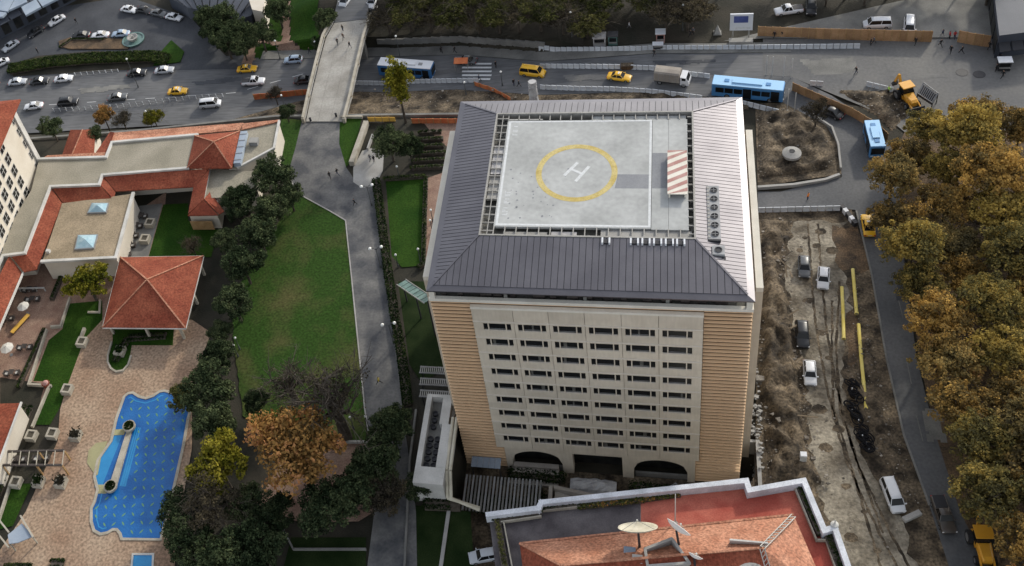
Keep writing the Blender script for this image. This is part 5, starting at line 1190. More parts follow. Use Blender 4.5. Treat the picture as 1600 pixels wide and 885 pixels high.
a, q = (-83.7, 25.28), (-78.63, 25.63); mb = MB(); mb.beam((*a, .9), (*q, .9), .25, .2); mb.build('handrail', m_white, u)
for t in (.02, .35, .65, .98): mb = MB(); x, y = a[0] + (q[0]-a[0])*t, a[1] + (q[1]-a[1])*t; mb.box(x-.08, y-.08, 0, x+.08, y+.08, .8); mb.build('post', m_white, u)
u = thing('timber_bench', 'long yellow timber bench in the lower court', 'bench', (*(-80.4, 17.96), 0), 1.2)
mb = MB(); mb.box(-2.2, -.4, .4, 2.2, .4, .5); mb.build('seat', m_yellowb, u)
for x in (-1.9, 0, 1.9): mb = MB(); mb.box(x - .06, -.35, 0, x + .06, .35, .4); mb.build('leg', m_wood, u)
u = thing('flower_pot', 'round red flower pot at the end of the low court wall', 'flower pot', (*(-70.2, 5.81), 0)); mb = MB(); mb.lathe((0,0,0), [(.45, 0), (.65, .8), (.7, .9), (.5, .9), (.45, .7), (.02, .7)], 16); mb.build('pot', m_tile, u)
mb = MB(); mb.lathe((0,0,.72), [(.5, 0), (.55, .3), (.3, .6), (.02, .7)], 10); mb.build('flowers', m_stripe, u)
u = thing('garden_shelter', 'pale flat-topped garden stand with a slate-coloured roof at the lower left', 'garden stand', (*(-63.84, -21.52), 0), world=True)
mb = MB(); mb.slab([(-64.61, -21.37, 2.3), (-63.12, -19.38, 2.3), (-60.45, -21.15, 2.3), (-62.47, -22.36, 2.3), (-63.81, -22.7, 2.3)], .15); mb.build('roof_panel', m_blue_panel, u)
for p in ((-66.44, -21.15, 2.3), (-63.84, -18.22, 2.3)): pass
for a, q in (((-67.05, -19.2, 2.4), (-64.52, -21.01, 2.4)), ((-65.99, -21.56, 2.4), (-63.49, -23.32, 2.4)), ((-63.78, -18.26, 2.4), (-60.3, -21.39, 2.4))): mb = MB(); mb.beam(a, q, .25, .25); mb.build('beam', m_stone, u)
for p in [(-64.59, -21.09, 2.15), (-63.24, -19.52, 2.15), (-60.74, -21.1, 2.15), (-63.7, -22.61, 2.15)]: mb = MB(); mb.box(p[0]-.09, p[1]-.09, 0, p[0]+.09, p[1]+.09, 2.15); mb.build('post', m_stone, u)

# ------------------------------------------------------------------ vehicles
def wheel(u, x, y, r, w=.22):
    mb = MB(); n = 14
    for s_ in (0,):
        mb.tube((0, -w/2, 0), (0, w/2, 0), r, n=n)
    t = mb.mesh('wheel', m_tyre); o = obj('wheel', t, u); o.location = (x, y, r)
    mb = MB(); mb.tube((0, (w/2 + .005)*(1 if y > 0 else -1), 0), (0, (w/2 - .03)*(1 if y > 0 else -1), 0), r*.62, n=10); mb.build('rim', m_rim, o)
def section(x, hw, zb, zt, tuck=.08):
    zm = zb + (zt - zb)*.55
    return [(x, -hw + tuck, zb), (x, -hw, zb + .16), (x, -hw, zm), (x, -hw + tuck, zt - .04), (x, -hw + tuck*2.2, zt), (x, hw - tuck*2.2, zt), (x, hw - tuck, zt - .04), (x, hw, zm), (x, hw, zb + .16), (x, hw - tuck, zb)]
SHAPES = {  # length, width, belt height, roof height, windscreen base, roof front, roof back, rear window base (from the front bumper, as a share of length), bonnet and boot drop
    'sedan': (4.5, 1.78, .88, 1.43, .29, .42, .68, .83, .10, .06), 'hatch': (4.1, 1.74, .92, 1.5, .26, .40, .84, .97, .10, .0),
    'suv': (4.7, 1.86, 1.05, 1.75, .26, .37, .86, .97, .08, .0), 'van': (4.7, 1.86, 1.1, 1.86, .15, .27, .95, .99, .16, .0), 'pickup': (5.1, 1.85, 1.0, 1.72, .27, .37, .56, .62, .06, .02)}
CARS = {}
def car_parts(kind, pk, u):
    l, w, zb, zr, a, b_, c, d, dh, db = SHAPES[kind]; P_ = PAINT[pk]; hw = w/2; X = lambda t: l/2 - t*l
    st = [section(X(0), hw*.80, .34, zb - dh - .22), section(X(.02), hw*.9, .24, zb - dh - .12), section(X(.08), hw*.98, .2, zb - dh - .03), section(X(a), hw, .2, zb), section(X((a+d)/2), hw, .2, zb + .02), section(X(d), hw, .2, zb - db*.3), section(X(.96 if d < .94 else .985), hw*.97, .22, zb - db - .02), section(X(1), hw*.86, .36, zb - db - .14)]
    mb = MB(); mb.loft(st); mb.build('body', P_, u, True)
    hb, hr = hw - .1, hw - .27; z0 = zb - .03
    q = {'af': (X(a), hb, z0), 'bf': (X(b_), hr, zr - .05), 'cf': (X(c), hr, zr - .06), 'df': (X(d), hb - .03, z0)}
    def both(k): x, y, z = q[k]; return (x, -y, z), (x, y, z)
    rn = 6; rings = []
    for k in range(rn + 1):
        t = k/rn; x = X(b_ + (c - b_)*t); z = zr - .05 + .05*math.sin(math.pi*min(1, t + .12)); rings.append([(x, -hr, z - .05), (x, -hr + .06, z - .005), (x, 0, z + .015), (x, hr - .06, z - .005), (x, hr, z - .05)])
    mb = MB(); mb.loft(rings); mb.build('roof', P_, u, True)
    A_, B_, C_, D_ = both('af'), both('bf'), both('cf'), both('df')
    mb = MB(); mb.face([A_[0], B_[0], B_[1], A_[1]]); mb.build('windscreen', m_glass, u)
    mb = MB(); mb.face([D_[1], C_[1], C_[0], D_[0]]); mb.build('rear_window', m_glass, u)
    for s_ in (0, 1):
        mb = MB(); mb.face([A_[s_], D_[s_], C_[s_], B_[s_]][::1 if s_ else -1])
        o = mb.build('side_window', m_glass, u)
        mb = MB(); mid0 = (Vector(A_[s_])*.45 + Vector(D_[s_])*.55); mid1 = (Vector(B_[s_])*.45 + Vector(C_[s_])*.55)
        for f_, g_ in ((mid0, mid1), (Vector(D_[s_]), Vector(C_[s_])), (Vector(A_[s_]), Vector(B_[s_]))): mb.beam(f_, g_, .07, .07)
        mb.build('pillar', P_, o)
        y = (hw*.86)*(-1 if s_ == 0 else 1)
        mb = MB(); mb.obox((X(.018), y*.86, zb - dh - .26), (.1, .34, .16)); mb.build('headlight', m_head, u)
        mb = MB(); mb.obox((X(.992), y*.86, zb - db - .22), (.1, .3, .2)); mb.build('tail_light', m_tail, u)
        mb = MB(); mb.obox((X(a) - .12, (hw + .08)*(-1 if s_ == 0 else 1), zb + .06), (.14, .2, .14)); mb.build('wing_mirror', P_, u)
        for t in (.19, .80): wheel(u, X(t), (hw - .1)*(-1 if s_ == 0 else 1), .32)
    if kind == 'pickup':
        mb = MB(); mb.box(X(.985), -hw + .22, zb - .05, X(d + .015), hw - .22, zb + .012); mb.build('load_bed', m_dark, u)
    if pk == 'taxi' and kind == 'sedan':
        mb = MB(); mb.box(X(.52) - .12, -.3, zr, X(.52) + .12, .3, zr + .14); mb.build('roof_sign', m_paintw, u)
    mb = MB(); mb.box(X(.0) - .12, -hw*.5, .5, X(0) + .012, hw*.5, .62); mb.build('grille', m_dark, u)
    mb = MB(); mb.box(X(1) - .012, -.26, .55, X(1) + .1, .26, .66); mb.build('number_plate', m_paintw, u)
def place(u, x, y, z, rz, label, group=None):
    u.location = (x, y, z); u.rotation_euler = (0, 0, rz); tag(u, label, u['category'], group)
def vehicle(kind, pk, at, head, label, cat_='car', group=None, scale=1.):
    key = (kind, pk)
    if key not in CARS:
        u = bpy.data.objects.new({'van': 'parked_van', 'pickup': 'pickup_truck'}.get(kind, 'taxi' if pk == 'taxi' else 'car'), None); COL.objects.link(u); u['category'] = cat_
        car_parts(kind, pk, u); CARS[key] = u
    else: u = copy_tree(CARS[key])
    u['category'] = cat_
    d = Vector(head[:2]) - Vector(at[:2]); place(u, at[0], at[1], at[2] + .05, math.atan2(d.y, d.x), label, group); u.scale = (scale,)*3
    return u
RD = 'cars on the main road'; HC_ = 'cars parked in the hotel driveway'; LOT = 'cars parked on the muddy site'; BR = 'cars at the far end of the bridge'
for k, p_, a, h, l, g in (
    ('sedan','silver',(-114.3, 89.22, -5.5),(-109.38, 89.73, -5.5),'silver saloon on the main road, close beside the cream hotel tower',RD), ('sedan','black',(-108.69, 89.27, -5.5),(-104.48, 89.8, -5.5),'black saloon between the silver and the white cars on the far lane',RD),
    ('sedan','white',(-102.76, 89.97, -5.5),(-98.26, 90.48, -5.5),'white saloon on the far lane below the long dark hedge',RD), ('sedan','black',(-85.06, 91.36, -5.5),(-79.75, 91.84, -5.5),'black saloon at the foot of the tall lamp post',RD),
    ('sedan','silver',(-78.57, 92.01, -5.5),(-73.79, 92.49, -5.5),'silver saloon just right of the black car by the lamp post',RD), ('sedan','white',(-106.6, 80.81, -5.5),(-110.24, 80.25, -5.5),'white saloon on the near lane, beside the cream hotel tower',RD),
    ('suv','black',(-98.43, 81.9, -5.5),(-93.59, 82.43, -5.5),'black off-roader on the near lane of the main road',RD), ('sedan','grey',(-86.91, 83.32, -5.5),(-82.54, 84.05, -5.5),'dark grey saloon behind the small orange tree',RD),
    ('sedan','taxi',(-73.08, 84.85, -5.5),(-68.53, 85.14, -5.5),'yellow taxi on the left road beside the railing','taxis'), ('sedan','taxi',(-58.97, 91.76, -5.5),(-54.17, 92.01, -5.5),'yellow taxi on the left road near the driveway mouth','taxis'),
    ('van','white',(-64.24, 80.56, -5.5),(-60.03, 81.07, -5.5),'white van on the lane below the railing',RD), ('pickup','white',(-56.38, 87.49, -5.5),(-51.67, 87.76, -5.5),'white pickup next to the yellow taxi by the bridge',RD),
    ('hatch','blue',(-49.05, 94.37, -5.5),(-53.22, 94.1, -5.5),'pale blue hatchback left of the bridge',RD), ('sedan','black',(-44.91, 87.55, -5.5),(-40.31, 87.82, -5.5),'black car half hidden under the left edge of the bridge',RD),
    ('sedan','black',(-104.41, 105.61, -5.5),(-109.07, 105.36, -5.5),'black saloon by the long flower bed in the driveway',HC_), ('sedan','white',(-99.28, 105.35, -5.5),(-103.88, 105.11, -5.5),'white saloon by the long flower bed in the driveway',HC_),
    ('sedan','blue',(-94.05, 105.57, -5.5),(-98.94, 105.34, -5.5),'pale blue car between the white saloon and the fountain',HC_), ('sedan','white',(-95.14, 114.81, -5.5),(-91.02, 113.58, -5.5),'white car at the left end of the far kerb of the driveway',HC_),
    ('sedan','black',(-91.1, 114.32, -5.5),(-86.62, 112.83, -5.5),'black car second along the far kerb of the driveway',HC_), ('sedan','grey',(-86.79, 112.84, -5.5),(-81.97, 111.11, -5.5),'grey car third along the far kerb of the driveway',HC_),
    ('sedan','white',(-82.3, 111.12, -5.5),(-77.4, 109.41, -5.5),'white car at the right end of the far kerb of the driveway',HC_), ('sedan','silver',(-121.94, 102.38, -5.5),(-123.59, 99.84, -5.5),'silver car parked nearest the hedge end on the left edge of the driveway',HC_),
    ('sedan','black',(-117.34, 107.47, -5.5),(-119.77, 104.2, -5.5),'black car in the middle of the row on the left edge of the driveway',HC_), ('sedan','white',(-113.33, 111.67, -5.5),(-115.9, 108.61, -5.5),'white car at the top of the row on the left edge of the driveway',HC_),
    ('sedan','white',(-121.89, 96.04, -5.5),(-124.67, 93.83, -5.5),'white car half out of the picture by the red hotel roof',HC_),
    ('sedan','grey',(-10.95, 90.64, -3.76),(-14.74, 91.04, -4.15),'dark grey saloon on the far lane left of the zebra crossing',RD), ('sedan','taxi',(19.65, 80.98, -0.65),(23.38, 80.06, -0.27),'yellow taxi between the rows of barriers behind the tower','taxis'),
    ('sedan','black',(55.1, 69.93, 0),(52.49, 71.77, 0),'black saloon on the curved road beside the excavation',RD), ('sedan','taxi',(58.25, 43.89, 0),(58.22, 48.79, 0),'yellow taxi on the curved road by the striped barrier','taxis'),
    ('hatch','grey',(48.35, 35.13, 0),(48.08, 30.26, 0),'dark grey hatchback on the muddy track, left of a white car',LOT), ('hatch','white',(50.88, 32.96, 0),(50.34, 28.53, 0),'white hatchback on the muddy track, right of the dark grey one',LOT),
    ('suv','black',(47.14, 22.25, 0),(47.04, 17.39, 0),'black estate car on the muddy track, in front of another white car',LOT), ('hatch','white',(47.66, 15.56, 0),(47.56, 12.01, 0),'white hatchback just below the black estate on the muddy track',LOT),
    ('van','white',(56.11, -2.9, 0),(56.76, -6.06, 0),'white van parked on the mud beside the curved road',LOT), ('pickup','maroon',(61.66, -4.97, 0),(62.06, -7.71, 0),'dark brown pickup on the curved road next to the trees',RD),
    ('van','white',(-38.75, 107.79, -0.26),(-39.58, 104.32, -2.07),'white van at the left kerb where the bridge lands',BR), ('sedan','white',(-39.29, 104.31, -2.08),(-39.65, 100.1, -3.1),'white saloon in front of the white van at the left kerb of the bridge',BR),
    ('sedan','white',(-32.92, 107.12, -0.56),(-33.23, 102.66, -2.8),'white saloon at the right kerb where the bridge lands',BR), ('sedan','black',(-32.61, 105.13, -1.63),(-32.81, 100.83, -3.1),'black car behind the white saloon at the right kerb of the bridge',BR),
    ('pickup','white',(50.28, 98.22, 0.18),(47.19, 97.66, 0.16),'white pickup behind the left end of the timber hoarding','vehicles behind the hoarding'), ('suv','black',(54.27, 98.92, 0.21),(53.97, 93.41, 0.01),'dark car standing beside the white pickup behind the hoarding','vehicles behind the hoarding'),
    ('van','white',(65.05, 93.37, 0.02),(61.83, 93.36, 0.02),'white van parked along the back of the hoarding','vehicles behind the hoarding'), ('van','white',(70.24, 92.37, 0),(69.58, 88.04, 0),'white van nosing up to the right end of the hoarding','vehicles behind the hoarding'),
    ('hatch','silver',(4.88, -16.42, -0.1),(3.04, -16.98, -0.1),'silver car partly hidden by the white parapet',RD)):
    vehicle(k, p_, a, h, l, {'van': 'van', 'pickup': 'pickup', }.get(k, 'taxi' if p_ == 'taxi' else 'car'), g)
vehicle('van', 'taxi', (3.14, 84.75, -2.33), (7.8, 83.67, -1.85), 'yellow van beside the rough stone column behind the tower', 'van', 'taxis', 1.05)

def bus(at, head, label, l, side, roof, w=2.55, h=3.05, nw=7, name='city_bus', cat_='bus'):
    d = Vector(head[:2]) - Vector(at[:2]); u = thing(name, label, cat_, (at[0], at[1], at[2] + .05), math.atan2(d.y, d.x), 'buses')
    hw = w/2
    def sec(x, k): return [(x, -hw*k, .35), (x, -hw*k, h - .35), (x, -hw*k + .06, h - .12), (x, -hw*k + .2, h - .02), (x, hw*k - .2, h - .02), (x, hw*k - .06, h - .12), (x, hw*k, h - .35), (x, hw*k, .35)]
    mb = MB(); mb.loft([sec(-l/2, .95), sec(-l/2 + .15, 1), sec(l/2 - .2, 1), sec(l/2, .93)]); mb.build('body', side, u)
    mb = MB(); mb.box(-l/2 + .06, -hw + .02, h - .1, l/2 - .14, hw - .02, h + .05); rf = mb.build('roof', roof, u)
    for x, y, sx, sy in ((-l*.3, 0, .8, .7), (l*.05, .2, 1.1, .9), (l*.28, 0, .8, .7)):
        mb = MB(); mb.obox((x, y, h + .1), (sx, sy, .12)); mb.build('roof_hatch', m_grey if roof != PAINT['buslight'] else PAINT['busblue'], rf)
    mb = MB(); mb.box(-l*.22, -.55, h + .05, l*.2, .55, h + .3); mb.build('air_unit', roof, rf)
    step = (l - 1.2)/nw
    for s_ in (-1, 1):
        for k in range(nw):
            x = -l/2 + .6 + k*step; mb = MB(); y = s_*(hw + .005)
            door = s_ < 0 and k in (nw - 1, nw//2)
            mb.obox((x + step/2, y, .95 + .55 if door else 1.85), (step - .14, .05, 2.2 if door else 1.1)); mb.build('door' if door else 'window', m_glass, u)
        for x in (-l*.28, l*.32): wheel(u, x, s_*(hw - .14), .48, .3)
    mb = MB(); mb.box(l/2 - .04, -hw*.86, 1.1, l/2 + .03, hw*.86, h - .35); mb.build('windscreen', m_glass, u)
    mb = MB(); mb.box(-l/2 - .03, -hw*.8, 1.5, -l/2 + .04, hw*.8, h - .45); mb.build('rear_window', m_glass, u)
    for s_ in (-1, 1): mb = MB(); mb.obox((l/2, s_*hw*.7, .7), (.08, .4, .2)); mb.build('headlight', m_head, u); mb = MB(); mb.obox((-l/2, s_*hw*.75, .8), (.08, .25, .35)); mb.build('tail_light', m_tail, u)
    return u
bus((-22.93, 88.69, -4.98), (-14.25, 87.38, -4.1), 'white-roofed city bus with blue sides behind the yellow poplar', 11.6, PAINT['deep'], PAINT['white'])
bus((41.97, 75.03, 0), (48.49, 73.85, 0), 'pale blue city bus just beyond the far right corner of the tower roof', 12.0, PAINT['busblue'], PAINT['buslight'])
bus((60.99, 62.17, 0), (61.23, 57.38, 0), 'short pale blue minibus half under the golden trees', 6.4, PAINT['busblue'], PAINT['buslight'], 2.3, 2.8, 4, 'minibus', 'minibus')
def truck(at, head):
    d = Vector(head[:2]) - Vector(at[:2]); u = thing('lorry', 'lorry with a grey tarpaulin body and a white cab between the barriers', 'lorry', (at[0], at[1], at[2] + .05), math.atan2(d.y, d.x))
    mb = MB(); mb.box(-3.0, -1.15, .7, 1.5, 1.15, .95); mb.build('chassis', m_dark, u)
    mb = MB(); mb.loft([[(x, -1.2, .95), (x, -1.2, 2.7), (x, -.9, 2.95), (x, 0, 3.05), (x, .9, 2.95), (x, 1.2, 2.7), (x, 1.2, .95)] for x in (-3.0, -1.5, 0, 1.5)]); mb.build('tarpaulin', m_ramp, u)
    mb = MB()
    for x in (-2.2, -1.2, -.2, .8): mb = MB(); mb.box(x, -1.22, .95, x + .06, 1.22, 2.72); mb.build('strap', m_grey, u)
    mb = MB(); mb.loft([[(x, -1.1*k, .5), (x, -1.1*k, z), (x, 1.1*k, z), (x, 1.1*k, .5)] for x, z, k in ((1.65, 2.35, 1), (2.7, 2.3, 1), (3.1, 1.45, .98), (3.2, 1.3, .95))]); mb.build('cab', PAINT['white'], u)
    mb = MB(); mb.face([(2.74, -.95, 2.24), (2.74, .95, 2.24), (3.12, .93, 1.5), (3.12, -.93, 1.5)]); mb.build('windscreen', m_glass, u)
    for s_ in (-1, 1):
        mb = MB(); mb.obox((2.3, s_*1.1, 1.9), (.7, .05, .55)); mb.build('side_window', m_glass, u)
        mb = MB(); mb.obox((3.2, s_*.8, .8), (.08, .3, .2)); mb.build('headlight', m_head, u)
        for x in (-2.0, 2.3): wheel(u, x, s_*.95, .45, .3)
truck((29.08, 79.04, 0), (33.55, 78.03, 0))
def loader(at, head, label, rack=False):
    d = Vector(head[:2]) - Vector(at[:2]); u = thing('backhoe_loader', label, 'digger', (at[0], at[1], at[2] + .03), math.atan2(d.y, d.x), 'diggers')
    Y = PAINT['amber']
    mb = MB(); mb.loft([[(x, -w_, .6), (x, -w_, z - .1), (x, -w_ + .12, z), (x, w_ - .12, z), (x, w_, z - .1), (x, w_, .6)] for x, w_, z in ((.2, .6, 1.6), (1.6, .55, 1.5), (2.0, .45, 1.3))]); mb.build('bonnet', Y, u)
    mb = MB(); mb.box(-1.6, -.7, .6, .2, .7, 1.2); mb.build('chassis', Y, u)
    mb = MB(); mb.loft([[(-1.2, -.72, 1.2), (.2, -.72, 1.2), (.2, .72, 1.2), (-1.2, .72, 1.2)], [(-1.0, -.65, 2.5), (0, -.65, 2.5), (0, .65, 2.5), (-1.0, .65, 2.5)]]); mb.build('cab_glass', m_glass, u)
    mb = MB(); mb.box(-1.25, -.85, 2.5, .2, .85, 2.68); mb.build('cab_roof', Y, u)
    for s_ in (-1, 1):
        wheel(u, -.9, s_*.95, .75, .45); wheel(u, 1.5, s_*.85, .45, .32)
        mb = MB(); mb.beam((-.1, s_*.62, 1.5), (2.7, s_*.62, .6), .16, .24); mb.build('loader_arm', Y, u)
    mb = MB(); mb.loft([[(2.6, y, .15), (3.3, y, .1), (3.35, y, .18), (2.75, y, .3), (2.7, y, .95), (2.6, y, .95)] for y in (-1.1, 1.1)]); mb.build('bucket', m_dark, u)
    mb = MB(); mb.beam((-1.6, 0, 1.0), (-2.6, 0, 2.9), .28, .34); mb.build('boom', Y, u)
    mb = MB(); mb.beam((-2.6, 0, 2.9), (-3.3, 0, 1.0), .22, .28); mb.build('dipper', Y, u)
    mb = MB(); mb.loft([[(-3.6, y, .5), (-3.2, y, .3), (-3.0, y, .9), (-3.3, y, 1.1)] for y in (-.35, .35)]); mb.build('digging_bucket', m_dark, u)
    u.scale = (1.2, 1.2, 1.2)
    return u
loader((67.38, 73.09, 0), (68.27, 70.81, 0), 'amber backhoe digger beside the slatted steel rack')
loader((65.27, -8.91, 0), (65.46, -11.14, 0), 'amber digger at the lower right, half under the golden trees')
rk_ = thing('slatted_rack', 'dark slatted steel rack tilted beside the amber digger', 'steel rack', (70.78, 73.49, 0), world=True)
RC = [Vector(p) for p in ((70.13, 75.64, 1.9), (71.86, 72.36, 2.3), (70.98, 71.2, 1.2), (69.13, 73.89, 1))]
for k in range(4): mb = MB(); mb.beam(RC[k], RC[(k+1)%4], .12, .14); mb.build('rack_frame', m_grey, rk_)
for k in range(9): mb = MB(); t = (k+.5)/9; mb.beam(RC[0]+(RC[1]-RC[0])*t, RC[3]+(RC[2]-RC[3])*t, .14, .05); mb.build('slat', m_grey, rk_)
for p in RC: mb = MB(); mb.box(p.x-.06, p.y-.06, 0, p.x+.06, p.y+.06, p.z-.03); mb.build('leg', m_dark, rk_)
mb = MB(); mb.slab([tuple(p - Vector((0,0,.5))) for p in RC], .06); mb.build('tray', m_dark, rk_)

# ------------------------------------------------------------------ the bridge over the road
br = thing('road_bridge', 'concrete road bridge with pale balustrades crossing above the main road', 'bridge', (-36, 85, -5.5), world=True)
BL_ = [(-39.38, 69.31, 0.25), (-39.9, 76.41, 0.25), (-40.41, 86.24, 0.25), (-40.74, 94.96, 0.25), (-39.82, 100.73, 0.25)]; BR_ = [(-31.95, 69.19, 0.25), (-32.04, 76.22, 0.25), (-32.45, 85.94, 0.25), (-32.72, 94.56, 0.25), (-32.49, 101.62, 0.25)]
for k in range(4):
    for j in range(3):
        a, q = Vector(BL_[k]).lerp(Vector(BR_[k]), j/3 + .002), Vector(BL_[k]).lerp(Vector(BR_[k]), (j+1)/3 - .002); c, e = Vector(BL_[k+1]).lerp(Vector(BR_[k+1]), j/3 + .002), Vector(BL_[k+1]).lerp(Vector(BR_[k+1]), (j+1)/3 - .002)
        for t in range(2): mb = MB(); mb.slab([tuple(a.lerp(c, t/2 + .002)), tuple(q.lerp(e, t/2 + .002)), tuple(q.lerp(e, (t+1)/2 - .002)), tuple(a.lerp(c, (t+1)/2 - .002))], .12); mb.build('deck_slab', m_deck, br)
mb = MB(); mb.slab([(x, y, .12) for x, y, z in BL_] + [(x, y, .12) for x, y, z in BR_[::-1]], 1.1); mb.build('girder', m_conc_d, br)
for pts, s_ in ((BL_, -1), (BR_, 1)):
    off = .45*s_
    for a, q in zip(pts, pts[1:]):
        a, q = Vector(a) + Vector((off,0,0)), Vector(q) + Vector((off,0,0))
        mb = MB(); mb.beam(a + Vector((0,0,1.02)), q + Vector((0,0,1.02)), .5, .22); mb.build('coping', m_stone, br)
        mb = MB(); mb.beam(a + Vector((0,0,.1)), q + Vector((0,0,.1)), .5, .3); mb.build('plinth', m_conc, br)
        n = int((q - a).length/.42); mb = MB()
        for i in range(n): c = a + (q-a)*((i+.5)/n); mb.lathe((c.x, c.y, .25), [(.12, 0), (.07, .1), (.13, .35), (.07, .62), (.1, .66)], 6)
        stuff(mb.build('balusters', m_stone, br))
        mb = MB(); mb.obox((a.x, a.y, .62), (.56, .56, 1.25)); mb.build('pier', m_stone, br)
mb = MB(); mb.slab([(x, y, -.98) for x, y in [BL_[0][:2], BR_[0][:2], (BR_[0][0] + .1, BR_[0][1] + 1.6), (BL_[0][0], BL_[0][1] + 1.6)]], 4.6); mb.build('abutment', m_conc_d, br)
mb = MB(); mb.slab([(x, y, -.98) for x, y in [BL_[3][:2], BR_[3][:2], (BR_[3][0], BR_[3][1] + 1.5), (BL_[3][0], BL_[3][1] + 1.5)]], 4.6); mb.build('abutment', m_conc_d, br)
sheet('bridge_road', [(-40.26, 100.1), (-32.93, 100.99), (-33.7, 109.06), (-33.69, 114.61), (-41.89, 115.24), (-40.75, 108.17)], m_asphalt, .34, .6)
for i, c in enumerate(((-38.4, 69.38), (-33.44, 70.58))):
    u = thing('bollard', ['dark bollard at the left corner of the near bridge end', 'dark bollard at the right corner of the near bridge end'][i], 'bollard', (c[0], c[1], .2), group='bollards at the bridge'); mb = MB(); mb.lathe((0,0,0), [(.22, 0), (.2, .8), (.28, .85), (.05, 1.05)], 10); mb.build('post', m_dark, u); mb = MB(); mb.lathe((0,0,0), [(.3, 0), (.3, .1)], 10); mb.build('base', m_conc, u)
# walls beside the bridge and the road
def wall_run(label, pts, h, w, m, z0=None, group=None, name='wall'):
    mb = MB(); dz = 0
    for a, q in zip(pts, pts[1:]):
        n = max(1, int((Vector(q[:2]) - Vector(a[:2])).length/4))
        for i in range(n):
            c, e = Vector(a).lerp(Vector(q), i/n), Vector(a).lerp(Vector(q), (i+1)/n)
            lo = min(height(c.x, c.y), height(e.x, e.y)) - .4 if z0 is None else z0
            d = Vector((e.x-c.x, e.y-c.y)).normalized(); pz = Vector((-d.y, d.x))*w/2
            mb.prism([(c.x-pz.x, c.y-pz.y), (e.x-pz.x, e.y-pz.y), (e.x+pz.x, e.y+pz.y), (c.x+pz.x, c.y+pz.y)], lo, max(c.z, e.z) + h + .003*(i % 2))
    return tag(mb.build(name, m), label, 'wall', group)
wall_run('dark retaining wall along the terrace edge between the bridge and the tower', [(-31.5, 71.0, 0), (-9, 71.0, 0), (8, 71.0, 0)], .3, .5, m_conc_d, -5.6)
wall_run('dark retaining wall behind the low hotel wing', [(-105, 64.5, 0), (-75, 67.2, 0), (-60, 69.2, 0), (-46, 71.0, 0), (-39.6, 71.0, 0)], .3, .5, m_conc_d, -5.7)
nw_ = [(x, RN(x) + .75, road_z(x) + 1.9) for x in range(-31, 7, 2)]
wall_run('grey retaining wall below the park trees, from the bridge towards the kiosk', nw_, .1, .45, m_conc_d)
wall_run('thick pale ramp wall climbing beside the path to the bridge', [(-26.95, 68.43, 0.9), (-27.73, 57.36, 0.9)], .2, .95, m_stone, -.1)
wall_run('short pale wall closing the lawn beside the bridge', [(-32.52, 70.39, 0.5), (-28.14, 70.32, 0.5)], .1, .35, m_stone, -.1)
wall_run('thin pale rail wall beside the concrete apron', [(-25.16, 65.18, 0.6), (-25.46, 61.38, 0.6)], .1, .3, m_conc, -.1)
wall_run('pale concrete kerb wall under the excavation', [(42.53, 52.12, 0.5), (48.06, 52.75, 0.5), (52.99, 53.94, 0.5), (55.21, 55.12, 0.5)], .05, .45, m_conc, -.1)
wall_run('pale kerb wall round the excavation beside the curved road', [(52.29, 69.6, 0.5), (55.05, 66.35, 0.5), (55.66, 62.15, 0.5), (55.53, 56.58, 0.5)], .05, .3, m_conc, -.1)
wall_run('pale block wall by the white van on the mud', [(57.02, -5.99, 0.4), (59.09, -4.73, 0.4)], .1, .7, m_conc, -.1)
wall_run('low grey boundary wall between the park path and the right garden', [(-7.75, 5.62, 0.4), (-7.38, -3.02, 0.4), (-5.6, -18.97, 0.4)], .1, .3, m_conc_d, -.1)
wall_run('low pale wall below the bare tree lawn', [(-19.41, -0.81, 0.4), (-13.88, -0.36, 0.4)], .1, .3, m_conc, -.1)
wall_run('low pale wall along the lower edge of the brick terrace', [(-25.81, -12.64, 0.3), (-21.63, -18.1, 0.3), (-11.32, -17.03, 0.3)], .1, .25, m_conc_d, -.1)
rubble('loose_stone', [(40.54, 18.11), (40.91, 8.38), (40.61, -0.65), (39.45, -1.23), (39.45, 9.32)], 140, .15, .5, m_conc, 8)

# ------------------------------------------------------------------ barriers, railings, hoardings, nets
mb = MB(); mb.loft([[(-.5, -.22, 0), (-.5, .22, 0), (-.5, .1, .35), (-.5, .07, .95), (-.5, -.07, .95), (-.5, -.1, .35)], [(.5, -.22, 0), (.5, .22, 0), (.5, .1, .35), (.5, .07, .95), (.5, -.07, .95), (.5, -.1, .35)]]); bar_me = mb.mesh('road_barrier', m_barrier)
ORD = ['first', 'second', 'third', 'fourth', 'fifth', 'sixth', 'seventh', 'eighth', 'ninth', 'tenth', 'eleventh', 'twelfth', 'thirteenth', 'fourteenth', 'fifteenth', 'sixteenth', 'seventeenth', 'eighteenth', 'nineteenth', 'twentieth']
def ordinal(n):
    if n < 20: return ORD[n]
    t = {2: 'twenty', 3: 'thirty', 4: 'forty', 5: 'fifty'}[(n+1)//10]
    return t + '-' + ORD[(n+1) % 10 - 1] if (n+1) % 10 else {20: 'twentieth', 30: 'thirtieth', 40: 'fortieth', 50: 'fiftieth'}[n+1]
def barrier_row(where, end, pts, grp, step=1.12):
    ps = along(pts, step)
    for i, (p, a) in enumerate(ps):
        o = obj('road_barrier', bar_me); o.location = (p.x, p.y, height(p.x, p.y) + .02); o.rotation_euler = (0, 0, a + rnd.uniform(-.04, .04))
        tag(o, 'pale barrier block in %s, %s from %s' % (where, ordinal(i), end), 'barrier', grp)
barrier_row('the far row along the pavement', 'its left end', [(4.26, 91.68, -1.98), (23.24, 88.8, -0.28), (40.52, 88.08, 0), (61.66, 87.5, 0)], 'barriers in the far row')
barrier_row('the middle row', 'the yellow van', [(4.87, 86.59, -2.15), (19.8, 84.08, -0.63)], 'barriers in the middle row')
